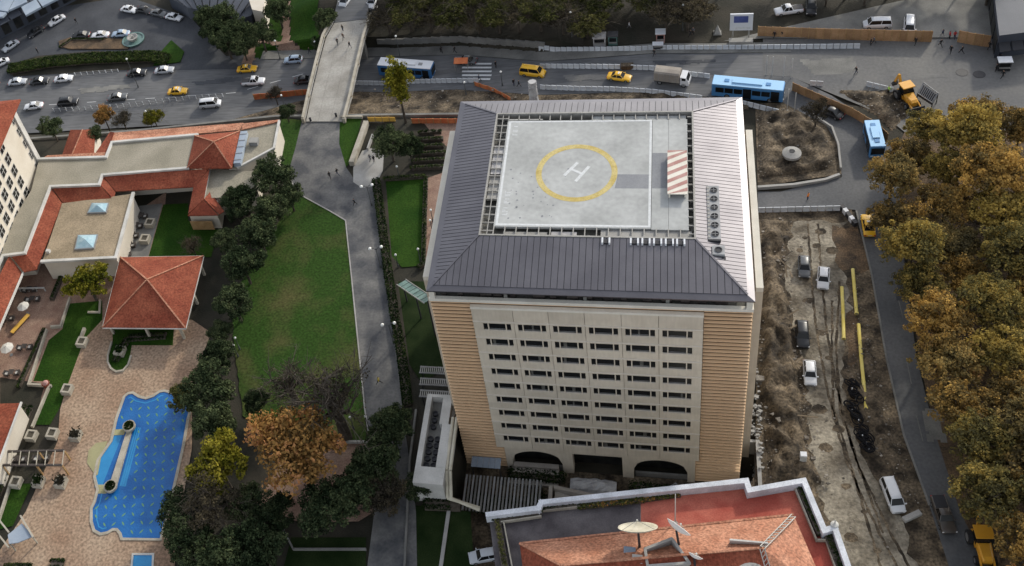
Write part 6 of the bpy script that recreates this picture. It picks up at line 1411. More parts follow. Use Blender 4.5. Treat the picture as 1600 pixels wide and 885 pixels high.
barrier_row('the middle row past the skip', 'the skip', [(22.16, 83.53, -0.39), (26.8, 82.55, 0)], 'barriers in the middle row')
barrier_row('the short row behind the lorry', 'the lorry', [(31.91, 80.92, 0), (35.81, 80.08, 0)], 'barriers in the middle row')
barrier_row('the near row behind the tower roof', 'its left end', [(5.34, 80.3, -2.1), (11.7, 79.03, -1.46), (18.81, 77.85, -0.73), (26.84, 75.93, 0), (34.58, 74.18, 0)], 'barriers in the near row')
barrier_row('the row below the blue bus', 'the tower corner', [(41.23, 72.67, 0), (47, 70.23, 0)], 'barriers in the near row')
barrier_row('the row below the white bus', 'the bridge', [(-33.68, 86.61, -5.5), (-22.09, 85.98, -4.9), (-7.98, 84.3, -3.46)], 'barriers below the white bus')
barrier_row('the stub row right of the blue bus', 'the bus', [(52.96, 77.63, 0), (55.03, 77.4, 0)], 'barriers by the digger')
barrier_row('the stub row beside the digger', 'its left end', [(62.01, 77.03, 0), (65.29, 75.6, 0)], 'barriers by the digger')
barrier_row('the line across the side road', 'the tower', [(42.89, 47.02, 0), (55.12, 47.64, 0)], 'barriers of the side road')
u = thing('striped_barrier', 'black and white barrier boards by the yellow taxi on the curved road', 'barrier', (55.84, 47.37, 0), world=True)
a, q = Vector((54.73, 48, 0.5)), Vector((56.56, 43.94, 0.5))
for k in range(5): c, e = a.lerp(q, k/5 + .01), a.lerp(q, (k+1)/5 - .01); mb = MB(); mb.beam(c, e, .6, .9); mb.build('board', m_dark if k % 2 == 0 else PAINT['white'], u)
u = thing('rusty_skip', 'small rust-brown skip filling the gap in the middle row of barriers', 'skip', (20.98, 83.9, -0.51), .02)
mb = MB(); mb.loft([[(-1, -.5, 0), (1, -.5, 0), (1, .5, 0), (-1, .5, 0)], [(-1.15, -.6, .9), (1.15, -.6, .9), (1.15, .6, .9), (-1.15, .6, .9)]]); mb.build('skip_body', m_rust, u); mb = MB(); mb.box(-1.05, -.5, .9, 1.05, .5, .96); mb.build('load', m_dirt, u)
def railing(label, pts, step, h, m, cap=None, name='railing'):
    u = thing(name, label, 'railing', tuple(pts[0]), world=True)
    ps = along(pts, step)
    for p, a in ps:
        z = height(p.x, p.y); mb = MB(); mb.box(p.x-.07, p.y-.07, z, p.x+.07, p.y+.07, z + h); mb.build('post', cap or m, u)
    for (p, _), (q, _) in zip(ps, ps[1:]):
        for f_ in (.45, .92): mb = MB(); mb.beam((p.x, p.y, height(p.x, p.y) + h*f_), (q.x, q.y, height(q.x, q.y) + h*f_), .06, .1); mb.build('rail', m, u)
    return u
railing('long railing with pale posts dividing the two lanes of the left road', [(-101.09, 79.45, -5.5), (-83.7, 80.76, -5.5), (-70.78, 82.73, -5.5), (-60.99, 83.51, -5.5)], 1.5, 1.0, m_grey, m_barrier)
railing('short railing with pale posts along the hedge side of the left road', [(-100.66, 91.66, -5.5), (-89.44, 92.61, -5.5)], 1.5, .8, m_grey, m_barrier)
def panel_run(name, label, pts, step, h, m, cat_, wob=.0):
    u = thing(name, label, cat_, tuple(pts[0]), world=True); ps = along(pts, step); ps.append((Vector(pts[-1]), ps[-1][1]))
    for i, ((p, _), (q, _)) in enumerate(zip(ps, ps[1:])):
        if (q - p).length < .2: continue
        zp_, zq = height(p.x, p.y), height(q.x, q.y); w_ = wob*math.sin(i*2.1)
        mb = MB(); mb.beam((p.x, p.y + w_, zp_ + h/2), (q.x, q.y - w_, zq + h/2), .08, h - .06*(i % 2)); mb.build('panel', m, u)
        mb = MB(); mb.box(p.x-.06, p.y-.1, zp_, p.x+.06, p.y+.1, zp_ + h + .08); mb.build('post', m_wood, u)
    return u
panel_run('hoarding', 'long brown timber hoarding along the back of the square', [(44.49, 91.46, 0), (57.19, 90.09, 0), (73.38, 88.58, 0)], 1.25, 2.5, m_hoard, 'hoarding')
panel_run('hoarding', 'short brown timber hoarding right of the group of people in red', [(77.54, 88.39, 0), (80.01, 87.38, 0), (82.21, 86.76, 0)], 1.25, 2.6, m_hoard, 'hoarding')
panel_run('hoarding', 'slanting brown timber hoarding between the curved road and the digger', [(49.48, 76.2, 0), (54.59, 72.22, 0), (58.38, 69.39, 0), (61.77, 65.7, 0), (63.22, 63.07, 0)], 1.25, 1.9, m_hoard, 'hoarding')
panel_run('safety_net', 'orange safety netting left of the bridge', [(-54.9, 82.36, -5.5), (-49.09, 83.02, -5.5), (-43.34, 83.68, -5.5)], 1.5, 1.5, m_orange, 'netting', .05)
panel_run('safety_net', 'amber netting behind the lawn right of the bridge', [(-26.79, 69.38, 0), (-21.47, 69.3, 0)], 1.4, 1.1, m_yellowb, 'netting', .05)
panel_run('safety_net', 'orange-red netting running into the tower roof corner', [(-18.14, 68.72, 0), (-8.57, 68.59, 0)], 1.4, 1.2, m_orange, 'netting', .05)
panel_run('safety_net', 'curving red netting behind the far left corner of the tower roof', [(-8.24, 83.19, -3.49), (-4.42, 80.94, -3.1), (-0.57, 77.53, -2.62)], 1.2, 1.0, m_orange, 'netting', .1)
u = thing('gantry_gate', 'row of thin white height-limit poles across the road beyond the blue bus', 'poles', (45.68, 80.46, 0), world=True)
for k, q in enumerate([(45.36, 80.47, 0), (46.32, 80.27, 0), (48.24, 80.03, 0), (49.5, 79.64, 0), (48.33, 71.53, 0), (49.41, 70.52, 0)]): mb = MB(); mb.tube(q, (q[0], q[1], q[2] + 4.6), .07, n=6); mb.build('pole', m_white, u)
# pipes on the mud
def pipe_run(label, pts, r=.24):
    u = thing('yellow_pipe', label, 'pipe', tuple(pts[0]), world=True, group='yellow pipes on the mud')
    for a, q in zip(pts, pts[1:]):
        a, q = Vector(a) + Vector((0,0,r + .1)), Vector(q) + Vector((0,0,r + .1)); mb = MB(); mb.tube(a, q, r, n=12); mb.build('pipe_length', m_yellowpipe, u); mb = MB(); mb.tube(q - (q-a).normalized()*.25, q, r + .04, n=12); mb.build('collar', m_yellowpipe, u)
pipe_run('yellow pipe lying alone on the left', [(53.34, 31.58, 0), (53.05, 26.63, 0), (52.69, 21.98, 0)])
pipe_run('yellow pipe on the right, the upper of two in a line', [(55.19, 35.12, 0), (55.02, 30.79, 0), (54.86, 26.6, 0)])
pipe_run('yellow pipe on the right, the lower and longest one', [(54.92, 24.74, 0), (54.67, 18.96, 0), (54.54, 14.61, 0), (54.4, 10.21, 0)])
r6 = random.Random(5)
for k in range(7):
    c = [(52.91, 13.86), (53.24, 12.2), (52.56, 10.28), (53.21, 8.79), (53.44, 6.29), (54.02, 4.37), (53.81, 5.33)][k]
    u = thing('hose_coil', 'coil of black hose beside the yellow pipe, ' + ['topmost', 'second from the top', 'third from the top', 'fourth from the top', 'fifth from the top', 'lowest', 'second lowest'][k] + ' of the heap', 'hose', (c[0], c[1], .25), group='coils of black hose')
    mb = MB(); n = 14; R_ = r6.uniform(.5, .8)
    for t in range(7):
        ax = Vector((r6.uniform(-.5,.5), r6.uniform(-.5,.5), 1)).normalized(); e1_ = ax.orthogonal().normalized(); e2_ = ax.cross(e1_); c_ = Vector((r6.uniform(-.5,.5), r6.uniform(-.7,.7), .25 + r6.uniform(0,.3))); q_ = r6.uniform(.45, 1.)
        pts = [c_ + e1_*R_*q_*math.cos(2*math.pi*i/n) + e2_*R_*math.sin(2*math.pi*i/n) for i in range(n+1)]
        for a, q in zip(pts, pts[1:]): mb.tube(a, q, .085, n=5, caps=False)
    mb.build('coil', m_cable, u); mb = MB(); mb.box(-.06, -R_, .05, .06, -R_*.7, .55); mb.build('tie', m_barrier, u)
u = thing('white_cabinet', 'white upright cabinet standing in the spoil near the tower', 'cabinet', (45.6, 0.99, 0.9)); mb = MB(); mb.box(-.4, -.35, 0, .4, .35, 2.0); mb.build('cabinet_body', PAINT['white'], u); mb = MB(); mb.box(-.36, -.37, .2, .36, -.35, 1.8); mb.build('door', m_white, u)
u = thing('concrete_disc', 'round pale concrete cover in the excavation', 'concrete cover', (48.14, 58.98, 1.1)); mb = MB(); mb.lathe((0,0,0), [(1.5, 0), (1.5, .5), (.5, .85), (.45, .7), (.05, .7)], 28); mb.build('cover', m_conc, u); mb = MB(); mb.lathe((0,0,.7), [(.4, 0), (.3, .06), (.03, .06)], 16); mb.build('lid', m_dark, u)
for i, q in enumerate([(76.97, 80.1, 0), (79.53, 79.51, 0)]):
    u = thing('manhole_cover', ['dark round manhole cover on the square, the left one', 'dark round manhole cover on the square, the right one'][i], 'manhole', (q[0], q[1], .05), group='manhole covers'); mb = MB(); mb.lathe((0,0,0), [(.85, 0), (.85, .03)], 24); mb.build('lid', m_dark, u); mb = MB(); mb.lathe((0,0,.0), [(.98, 0), (.98, .02), (.87, .02), (.87, 0)], 24, False); mb.build('rim', m_dark, u)
u = thing('stone_column', 'rough pale rubble column behind the tower roof', 'column', (4.06, 76.27, -2.23), .1)
mb = MB(); r7 = random.Random(2)
for k in range(9):
    z = k*.62; ring_ = []
    mb.loft([[((.95 - .02*k)*math.cos(t)*r7.uniform(.85, 1.1), (.8 - .02*k)*math.sin(t)*r7.uniform(.85, 1.1), zz) for t in [2*math.pi*i/9 for i in range(9)]] for zz in (z, z + .58)])
stuff(mb.build('stone_course', m_tarp, u))
# billboard, kiosks, stalls
u = thing('billboard', 'white billboard with a dark blue screen above the square', 'billboard', (41.42, 90.85, 0), world=True)
bb = [Vector(p) for p in ((39.13, 90.68, 7.2), (43.12, 90.81, 7.2), (43.28, 90.39, 3.2), (39.25, 90.42, 3.2))]
b0 = Vector((41.42, 90.85, 0)); dx = Vector((1.0, -.02, 0)).normalized()
mb = MB(); mb.obox((b0.x, b0.y, b0.z + 4.2), (4.0, .3, 3.8), -.02); mb.build('panel', PAINT['white'], u)
mb = MB(); mb.obox((b0.x - .1, b0.y - .17, b0.z + 4.9), (2.5, .05, 1.5), -.02); mb.build('screen', m_screen, u)
mb = MB(); mb.obox((b0.x + .3, b0.y - .17, b0.z + 2.9), (2.6, .05, .5), -.02); mb.build('caption_strip', m_worn, u)
for s_ in (-1.4, 1.4): mb = MB(); mb.box(b0.x + s_ - .12, b0.y - .1, b0.z - .1, b0.x + s_ + .12, b0.y + .14, b0.z + 2.3); mb.build('post', m_steel, u)
mb = MB(); mb.obox((b0.x, b0.y - 1.2, b0.z + .45), (4.2, 1.2, .9), -.02); mb.build('plinth', m_conc, u)
def kiosk(c, label, w, d, h, m, roofm, ang=0.):
    u = thing('kiosk', label, 'kiosk', c, ang, 'kiosks by the park steps'); mb = MB(); mb.box(-w/2, -d/2, 0, w/2, d/2, h); mb.build('walls', m, u); mb = MB(); mb.box(-w/2-.15, -d/2-.15, h, w/2+.15, d/2+.15, h+.14); mb.build('roof', roofm, u)
    mb = MB(); mb.box(-w/2+.2, -d/2-.03, 1.0, w/2-.2, -d/2, h-.3); mb.build('hatch', m_glass, u); mb = MB(); mb.box(-w/2+.1, -d/2-.3, .85, w/2-.1, -d/2-.01, .95); mb.build('counter', m_steel, u)
kiosk((15.56, 92.03, -1.06), 'pale grey kiosk left of the park steps', 2.3, 1.6, 2.1, m_tarp, m_tarp)
kiosk((18.13, 91.79, -0.8), 'dark blue-green kiosk right of the pale grey one', 1.7, 1.5, 2.2, m_teal, m_dark)
kiosk((26.99, 91.17, 0), 'small stall with a white and red top right of the park steps', 1.6, 1.4, 2.2, m_stripe, PAINT['white'])
kiosk((26.53, 88.89, 0), 'low white counter with a dark back beside the stall', 1.7, .8, 1.1, m_dark, PAINT['white'])
kiosk((83.37, 80.88, 0), 'dark stall with a white top at the right edge of the square', 1.9, 1.3, 2.0, m_dark, PAINT['white'])
u = thing('stone_cone', 'small pale stone pyramid on the pavement left of the billboard', 'pyramid', (37.38, 92.96, 0)); mb = MB(); mb.add([(-.6,-.6,0),(.6,-.6,0),(.6,.6,0),(-.6,.6,0),(0,0,2.0)], [(0,3,2,1),(0,1,4),(1,2,4),(2,3,4),(3,0,4)]); mb.build('cone_body', m_conc, u); mb = MB(); mb.box(-.75,-.75,0,.75,.75,.15); mb.build('base', m_conc_d, u)
u = thing('red_awning', 'dark red awning beside the zebra crossing', 'awning', (-11.51, 88.74, -3.82), .0); mb = MB(); mb.slab([(-1.4,-.7,2.0),(1.4,-.7,2.0),(1.4,.7,2.4),(-1.4,.7,2.4)], .08); mb.build('canopy', m_orange, u)
for x in (-1.3, 1.3):
    for y in (-.6, .6): mb = MB(); mb.box(x-.05, y-.05, 0, x+.05, y+.05, 1.95 if y < 0 else 2.3); mb.build('post', m_steel, u)
u = thing('fountain', 'green glass fountain bowl at the end of the driveway flower bed', 'fountain', (-90.2, 103.5, -5.5)); mb = MB(); mb.lathe((0,0,0), [(2.6, 0), (2.7, .5), (2.3, .5), (2.2, .3), (.05, .3)], 28); mb.build('basin', m_teal, u); mb = MB(); mb.lathe((0,0,.3), [(.9, 0), (1.3, .9), (1.1, .9), (.3, .5), (.28, 1.2), (.02, 1.25)], 20); mb.build('bowl', m_conc, u)
mb = MB(); mb.lathe((0,0,.32), [(2.15, 0), (.05, .01)], 28, False); mb.build('water', m_teal, u)

# lamps
def lamp(c, label, h=5.0, arms=1, head=.26, span=1.1, ang=0., grp='park lamps'):
    u = thing('street_lamp', label, 'lamp post', c, ang, grp); mb = MB(); mb.tube((0,0,0), (0,0,h), .09, .05, 8); mb.build('pole', m_pole, u)
    mb = MB(); mb.lathe((0,0,0), [(.16, 0), (.14, .6), (.08, .7)], 8); mb.build('base', m_pole, u)
    xs_ = (0,) if arms == 1 else (-span, span)
    if arms == 2:
        for s_ in (-1, 1):
            mb = MB(); pts = [(0,0,h-.5), (s_*span*.4, 0, h+.1), (s_*span*.8, 0, h+.15), (s_*span, 0, h)]
            for a, q in zip(pts, pts[1:]): mb.tube(a, q, .05, n=6)
            mb.build('arm', m_pole, u)
    for x in xs_: mb = MB(); mb.lathe((x,0,h), [(.08, -.1), (head, .05), (head*.85, .22), (.06, .34)], 12); mb.build('lantern', m_lampw, u)
def base_of(p): return (p[0], p[1], height(p[0], p[1]))
for p, l, k in (((-22.21, 47.42, 5), 'twin-armed white lamp at the top of the sloping path', 2), ((-18.06, 33.2, 5), 'twin-armed white lamp halfway down the sloping path', 2), ((-13.25, 17.72, 5), 'twin-armed white lamp at the lower bend of the sloping path', 2)): lamp(base_of(p), l, 5, 2, .28, .95, .25)
for p, l in (((-37.68, 45.71, 4), 'single white lamp among the evergreens beside the lawn'), ((-38.6, 15.14, 4), 'upper white lamp among the evergreens by the pool terrace'), ((-38.49, 13.73, 3), 'lower white lamp among the evergreens by the pool terrace'),
             ((-15.06, 33.46, 3), 'small white lamp at the left edge of the hotel lawn'), ((-11.46, 34.83, 3), 'small white lamp at the right edge of the hotel lawn'), ((-10.56, 43.66, 3), 'upper white globe on the brick walk beside the tower'), ((-10.33, 41.3, 3), 'lower white globe on the brick walk beside the tower'),
             ((-16.75, 1.82, 3), 'white lamp on the grass under the bare tree'), ((-14.44, 2.1, 3), 'white lamp at the path edge under the bare tree'), ((-18.24, 54.14, 3), 'small white lamp in the dark garden above the hotel lawn')): lamp(base_of(p), l, 3.0 if p[1] else 3, 1, .2)
for p, l, h in (((-24.99, 92.82, 7), 'tall white-headed lamp post in front of the park trees right of the bridge', 7), ((-43.31, 94.72, 5), 'white-headed lamp post on the lawn left of the bridge', 5), ((-52.4, 95.45, 5), 'white-headed lamp post beside the dark trees left of the bridge', 5), ((10.22, 93.81, 6), 'white-headed lamp post among the dull park trees', 6),
                ((31.07, 94.09, 6), 'white-headed lamp post behind the park stall', 6), ((-83.42, 87.13, 8), 'tall lamp post leaning over the driveway hedge', 8), ((-75.25, 73.36, 5), 'white-headed lamp post by the dark grey saloon', 5), ((-45.71, 75.63, 5), 'white-headed lamp post beside the white pickup', 5),
                ((-9.56, 80.14, 3.5), 'pale post beside the zebra crossing', 3.5), ((-2.65, 82.34, 3.5), 'pale post with a round top right of the zebra crossing', 3.5)): lamp(base_of(p), l, h, 1, .22, grp='street lamps along the road')

# far buildings at the upper corners
fb = thing('glass_building', 'large dark building with pale blue-white roof panels in the upper left corner', 'building', (-128, 118, -5.5), world=True)
g0_, g1_ = Vector((*(-126.73, 105.25), 0)), Vector((*(-112.57, 119.45), 0)); dv = g1_ - g0_; nv = Vector((-dv.y, dv.x, 0)).normalized()
f0, f1 = g0_ - dv*.9, g1_ + dv*1.0
mb = MB(); mb.prism([f0[:2], f1[:2], (f1 + nv*40)[:2], (f0 + nv*40)[:2]], -5.6, -1.0); mb.build('wall', m_slate, fb)
for i in range(18):
    a, q = f0.lerp(f1, i/18 + .003), f0.lerp(f1, (i+1)/18 - .003); mb = MB(); mb.slab([(a.x - nv.x*1.2, a.y - nv.y*1.2, -1.2), (q.x - nv.x*1.2, q.y - nv.y*1.2, -1.2), (q.x + nv.x*3.2, q.y + nv.y*3.2, -.3), (a.x + nv.x*3.2, a.y + nv.y*3.2, -.3)], .15); mb.build('canopy_panel', m_slate, fb)
    a, q = f0.lerp(f1, (i+.2)/18) - nv*.03, f0.lerp(f1, (i+.8)/18) - nv*.03; mb = MB(); mb.beam((a.x, a.y, -3.4), (q.x, q.y, -3.4), .08, 3.0); mb.build('window', m_glass_d, fb)
for pts in ([(-131.4, 110.72, 0.6), (-123.07, 108.7, 0.6), (-123.54, 113.74, 0.6), (-135.35, 119.22, 0.6)], [(-122.94, 109.19, 0.6), (-119.36, 112.2, 0.6), (-122.59, 117.26, 0.6), (-123.29, 113.98, 0.6)], [(-120.09, 110.25, 0.6), (-117.43, 106.89, 0.6), (-114.58, 109.9, 0.6), (-117.29, 113.07, 0.6)], [(-117.05, 113.3, 0.6), (-114.34, 110.13, 0.6), (-111.11, 113.16, 0.6), (-113.69, 116.11, 0.6)], [(-129.26, 106.11, 0.6), (-131.16, 110.2, 0.6), (-123.21, 108.22, 0.6), (-123.6, 106.76, 0.6)]):
    mb = MB(); mb.slab(pts, .5); mb.build('roof_panel', m_blue_panel, fb)
fb = thing('slate_building', 'low dark slate-roofed building above the driveway kerb', 'building', (-70, 112, -5.5), world=True)
q4 = [(-84.37, 115.5, -2), (-78, 110.71, -2), (-64, 105.64, -2), (-61.27, 106.86, -2), (-60.2, 119.67, -2), (-85.82, 124.18, -2)]
mb = MB(); mb.prism([p[:2] for p in q4], -5.6, -2.1); mb.build('wall', m_slate, fb)
for i in range(9):
    a, q = Vector(q4[1]).lerp(Vector(q4[2]), i/9 + .01), Vector(q4[1]).lerp(Vector(q4[2]), (i+1)/9 - .01); c, e = Vector(q4[0]).lerp(Vector(q4[4]), i/9 + .01), Vector(q4[0]).lerp(Vector(q4[4]), (i+1)/9 - .01)
    mb = MB(); mb.slab([(a.x, a.y, -1.9), (q.x, q.y, -1.9), (e.x, e.y, -.6), (c.x, c.y, -.6)], .14); mb.build('roof_panel', m_slate, fb)
mb = MB(); mb.prism([p[:2] for p in [(-62.41, 110.89, 0), (-58.35, 110.61, 0), (-57.23, 104.98, 0), (-60.23, 106.08, 0)]], -5.6, .2); mb.build('stair_tower', m_hotel, fb)
fb = thing('dark_building', 'dark shaded building in the upper right corner', 'building', (94, 96, 0), world=True)
q4 = [(82.48, 83.81, 3), (90.65, 85.14, 3), (96.16, 102.94, 3), (84.57, 103.86, 3)]
mb = MB(); mb.prism([p[:2] for p in q4], -.1, 5.0); mb.build('wall', m_slate, fb)
for i in range(5): a, q = Vector(q4[0]).lerp(Vector(q4[3]), i/5 + .02), Vector(q4[0]).lerp(Vector(q4[3]), (i+1)/5 - .02); mb = MB(); mb.beam((a.x - .06, a.y, 2.2), (q.x - .06, q.y, 2.2), .1, 3.2); mb.build('shopfront', m_glass_d, fb)
for i in range(4): a, q = Vector(q4[0]).lerp(Vector(q4[1]), i/4 + .02), Vector(q4[0]).lerp(Vector(q4[1]), (i+1)/4 - .02); mb = MB(); mb.slab([(a.x, a.y, 3.4), (q.x, q.y, 3.4), (q.x, q.y - 1.8, 2.8), (a.x, a.y - 1.8, 2.8)], .08); mb.build('awning', m_dark, fb)
sheet('driveway_bed', [(p[0], p[1]) for p in [(-109.87, 103.97, -5.5), (-107.33, 105.28, -5.5), (-93.54, 104.13, -5.5), (-90.37, 102.12, -5.5), (-90.54, 100.28, -5.5), (-105.62, 100.95, -5.5), (-108.75, 102.02, -5.5)]], m_rust, -5.2, .35)
sheet('driveway_lawn', [(p[0], p[1]) for p in [(-81.95, 98.55, -5.5), (-80.54, 103.04, -5.5), (-76.03, 98.75, -5.5), (-75.86, 95.19, -5.5), (-82.06, 94.1, -5.5)]], m_grass, -5.25, .3)
sheet('driveway', [(p[0], p[1]) for p in [(-120.7, 85.21, -5.5), (-126.81, 106.23, -5.5), (-114.12, 118.01, -5.5), (-97.73, 120.77, -5.5), (-77.84, 110.87, -5.5), (-66.13, 97.66, -5.5), (-60.19, 92.44, -5.5), (-87.83, 92.55, -5.5), (-110.13, 91.53, -5.5)]], m_drive, -5.47)
sheet('hedge_bank', [(p[0], p[1]) for p in [(-118.96, 96.39, -5.5), (-113.24, 98.94, -5.5), (-98.68, 100.18, -5.5), (-81.5, 97.18, -5.5), (-75.39, 95.17, -5.5), (-87.99, 93, -5.5), (-116.92, 91.75, -5.5)]], m_land, -5.4)
sheet('west_lawn', [(p[0], p[1], )for p in [(-56.47, 115.61), (-51.17, 115.23), (-46.98, 96.8), (-51.37, 97.01)]], m_grass, -.9) if False else None

# ------------------------------------------------------------------ trees
def leaf_mesh(name, centres, radii, per, size, m, seed, up=.35, flat=.8):
    """leaf-sized faces scattered through clumps"""
    g = np.random.default_rng(seed); n = len(centres)*per
    c = np.repeat(np.array(centres), per, 0); r = np.repeat(np.array(radii), per)
    d = g.normal(size=(n, 3)); d /= np.linalg.norm(d, axis=1)[:, None]; rad = r*g.uniform(.25, 1, n)**.45
    p = c + d*rad[:, None]*np.array([1, 1, flat])
    nrm = d*.6 + g.normal(size=(n, 3))*.6 + np.array([0, 0, up]); nrm /= np.linalg.norm(nrm, axis=1)[:, None]
    a = np.cross(nrm, g.normal(size=(n, 3))); a /= np.linalg.norm(a, axis=1)[:, None]; b = np.cross(nrm, a)
    s = size*g.uniform(.6, 1.35, n)[:, None]
    v = np.stack([p - a*s, p - b*s*.62, p + a*s, p + b*s*.62], 1).reshape(-1, 3)
    me = bpy.data.meshes.new(name); me.vertices.add(n*4); me.vertices.foreach_set('co', v.ravel())
    me.loops.add(n*4); me.loops.foreach_set('vertex_index', np.arange(n*4)); me.polygons.add(n)
    me.polygons.foreach_set('loop_start', np.arange(n)*4); me.materials.append(m); me.update(calc_edges=True); return me
def tree_meshes(seed, h, rx, rz, nl, lobes, leaves, size, m, trunk=.28, clump=(.55, 1.0), sparse=False, crown_base=None):
    """trunk with limbs plus a crown of leaf clumps gathered on several lobes"""
    r = random.Random(seed); cz = h - rz; lob = []
    for k in range(lobes):
        t = 2*math.pi*(k*.618 + r.uniform(-.06, .06)); q = math.sqrt((k + .4)/lobes); zz = r.uniform(-.3, .75)*(1 - q*.75)
        lob.append((Vector((rx*.68*q*math.cos(t), rx*.68*q*math.sin(t), cz + rz*zz)), rx*r.uniform(.26, .42)))
    cs, rs = [], []
    for k in range(nl):
        c, lr = lob[k % lobes]; t, u = r.uniform(0, 6.28), r.uniform(-.45, 1)
        s_ = math.sqrt(max(0, 1-u*u)); f = r.uniform(.75, 1.05)
        cs.append((c.x + lr*f*s_*math.cos(t), c.y + lr*f*s_*math.sin(t), c.z + lr*f*u*rz/rx*1.1)); rs.append(r.uniform(*clump)*rx/4.5)
    crown = leaf_mesh('crown', cs, rs, max(3, leaves//nl), size, m, seed)
    mb = MB(); fork = Vector((0, 0, cz - rz*.45)); mb.tube((0,0,-.3), fork, trunk, trunk*.7, 8)
    for c, lr in lob:
        midp = fork.lerp(c, .5) + Vector((r.uniform(-.3,.3), r.uniform(-.3,.3), .25)); mb.tube(fork - Vector((0,0,.1)), midp, trunk*.45, trunk*.3, 6, False); mb.tube(midp, c, trunk*.3, trunk*.14, 5, False)
        for q in range(9 if sparse else 4):
            e = c + Vector((r.gauss(0,1), r.gauss(0,1), r.gauss(.35,.8)))*lr*(.95 if sparse else .7); w_ = trunk*(.11 if sparse else .09); mb.tube(c, e, w_, w_*.4, 4, False)
            if sparse:
                for q2 in range(5): e2 = e + Vector((r.gauss(0,1), r.gauss(0,1), r.gauss(.3,.7)))*lr*.5; mb.tube(c.lerp(e, r.uniform(.4, 1)), e2, w_*.5, w_*.2, 3, False)
    return mb.mesh('trunk', m_bark), crown
def tree(meshes, p, label, group, name='tree', s=1., sz=None, mats=None, cat_='tree'):
    u = thing(name, label, cat_, p, rnd.uniform(0, 6.28), group); u.scale = (s, s, sz or s)
    t = obj('trunk', meshes[0], u); c = obj('crown', meshes[1], u)
    if mats: c.material_slots[0].link = 'OBJECT'; c.material_slots[0].material = mats
    return u
GOLD = [tree_meshes(s, 12.5, 4.7, 4.4, 250, 22, 10500, .18, L_GOLD, clump=(.35, .85)) for s in (1, 2, 3, 4, 5)]
EVER = [tree_meshes(s, 9.0, 4.0, 3.9, 170, 13, 9500, .18, L_DARK) for s in (11, 12, 13)]
OLIV = [tree_meshes(s, 10.0, 4.4, 3.7, 170, 14, 8000, .2, L_OLIVE, sparse=True) for s in (21, 22, 23)]
BARE = [tree_meshes(s, 10.0, 4.2, 3.8, 120, 12, 3200, .17, L_DULL, sparse=True) for s in (31, 32)]
BIG = tree_meshes(41, 13., 6.4, 5.2, 190, 15, 9500, .25, L_BROWN)
POPL = tree_meshes(51, 12.8, 2.7, 6.1, 150, 14, 4600, .2, L_YELL, clump=(.8, 1.5))
ROUND = tree_meshes(61, 7.5, 4.0, 3.0, 110, 10, 6200, .2, L_YELL)
# the golden plane trees that fill the right side: rows counted from the curved road
rows = ['beside the curved road', 'in the second row from the curved road', 'in the third row from the curved road', 'in the fourth row from the curved road', 'in the fifth row from the curved road', 'in the row farthest from the curved road']
EDGE_R = [(-26, 71), (-13, 66.6), (-5, 64.4), (5, 64.2), (18, 62.4), (29, 61.6), (40, 60), (48, 60.6), (56, 64.5), (64, 68.5)]
hue = {0: 'olive-gold', 1: 'golden-brown', 2: 'yellow-tipped', 3: 'russet', 4: 'dull gold'}
for i in range(6):
    k = 0
    for j in range(16):
        y = 59.0 - j*6.5 + (3.1 if i % 2 else 0) - i*.5
        x = interp(EDGE_R, y) + 1.4 + i*6.4 + rnd.uniform(-1, 1)
        if y < -27 or x > 98: continue
        s_ = rnd.uniform(.82, 1.02) if i == 0 else rnd.uniform(.78, 1.2)
        tree(GOLD[(i*3 + j) % 5], (x, y + rnd.uniform(-.9, .9), 0), '%s plane tree %s, %s from the square' % (hue[(i*3+j) % 5], rows[i], ordinal(k)), 'golden plane trees', 'plane_tree', s_, s_*rnd.uniform(.85, 1.15), mats={'russet': L_RUST, 'golden-brown': L_RUST, 'olive-gold': L_LIME, 'dull gold': L_LIME}.get(hue[(i*3+j) % 5]))
        k += 1
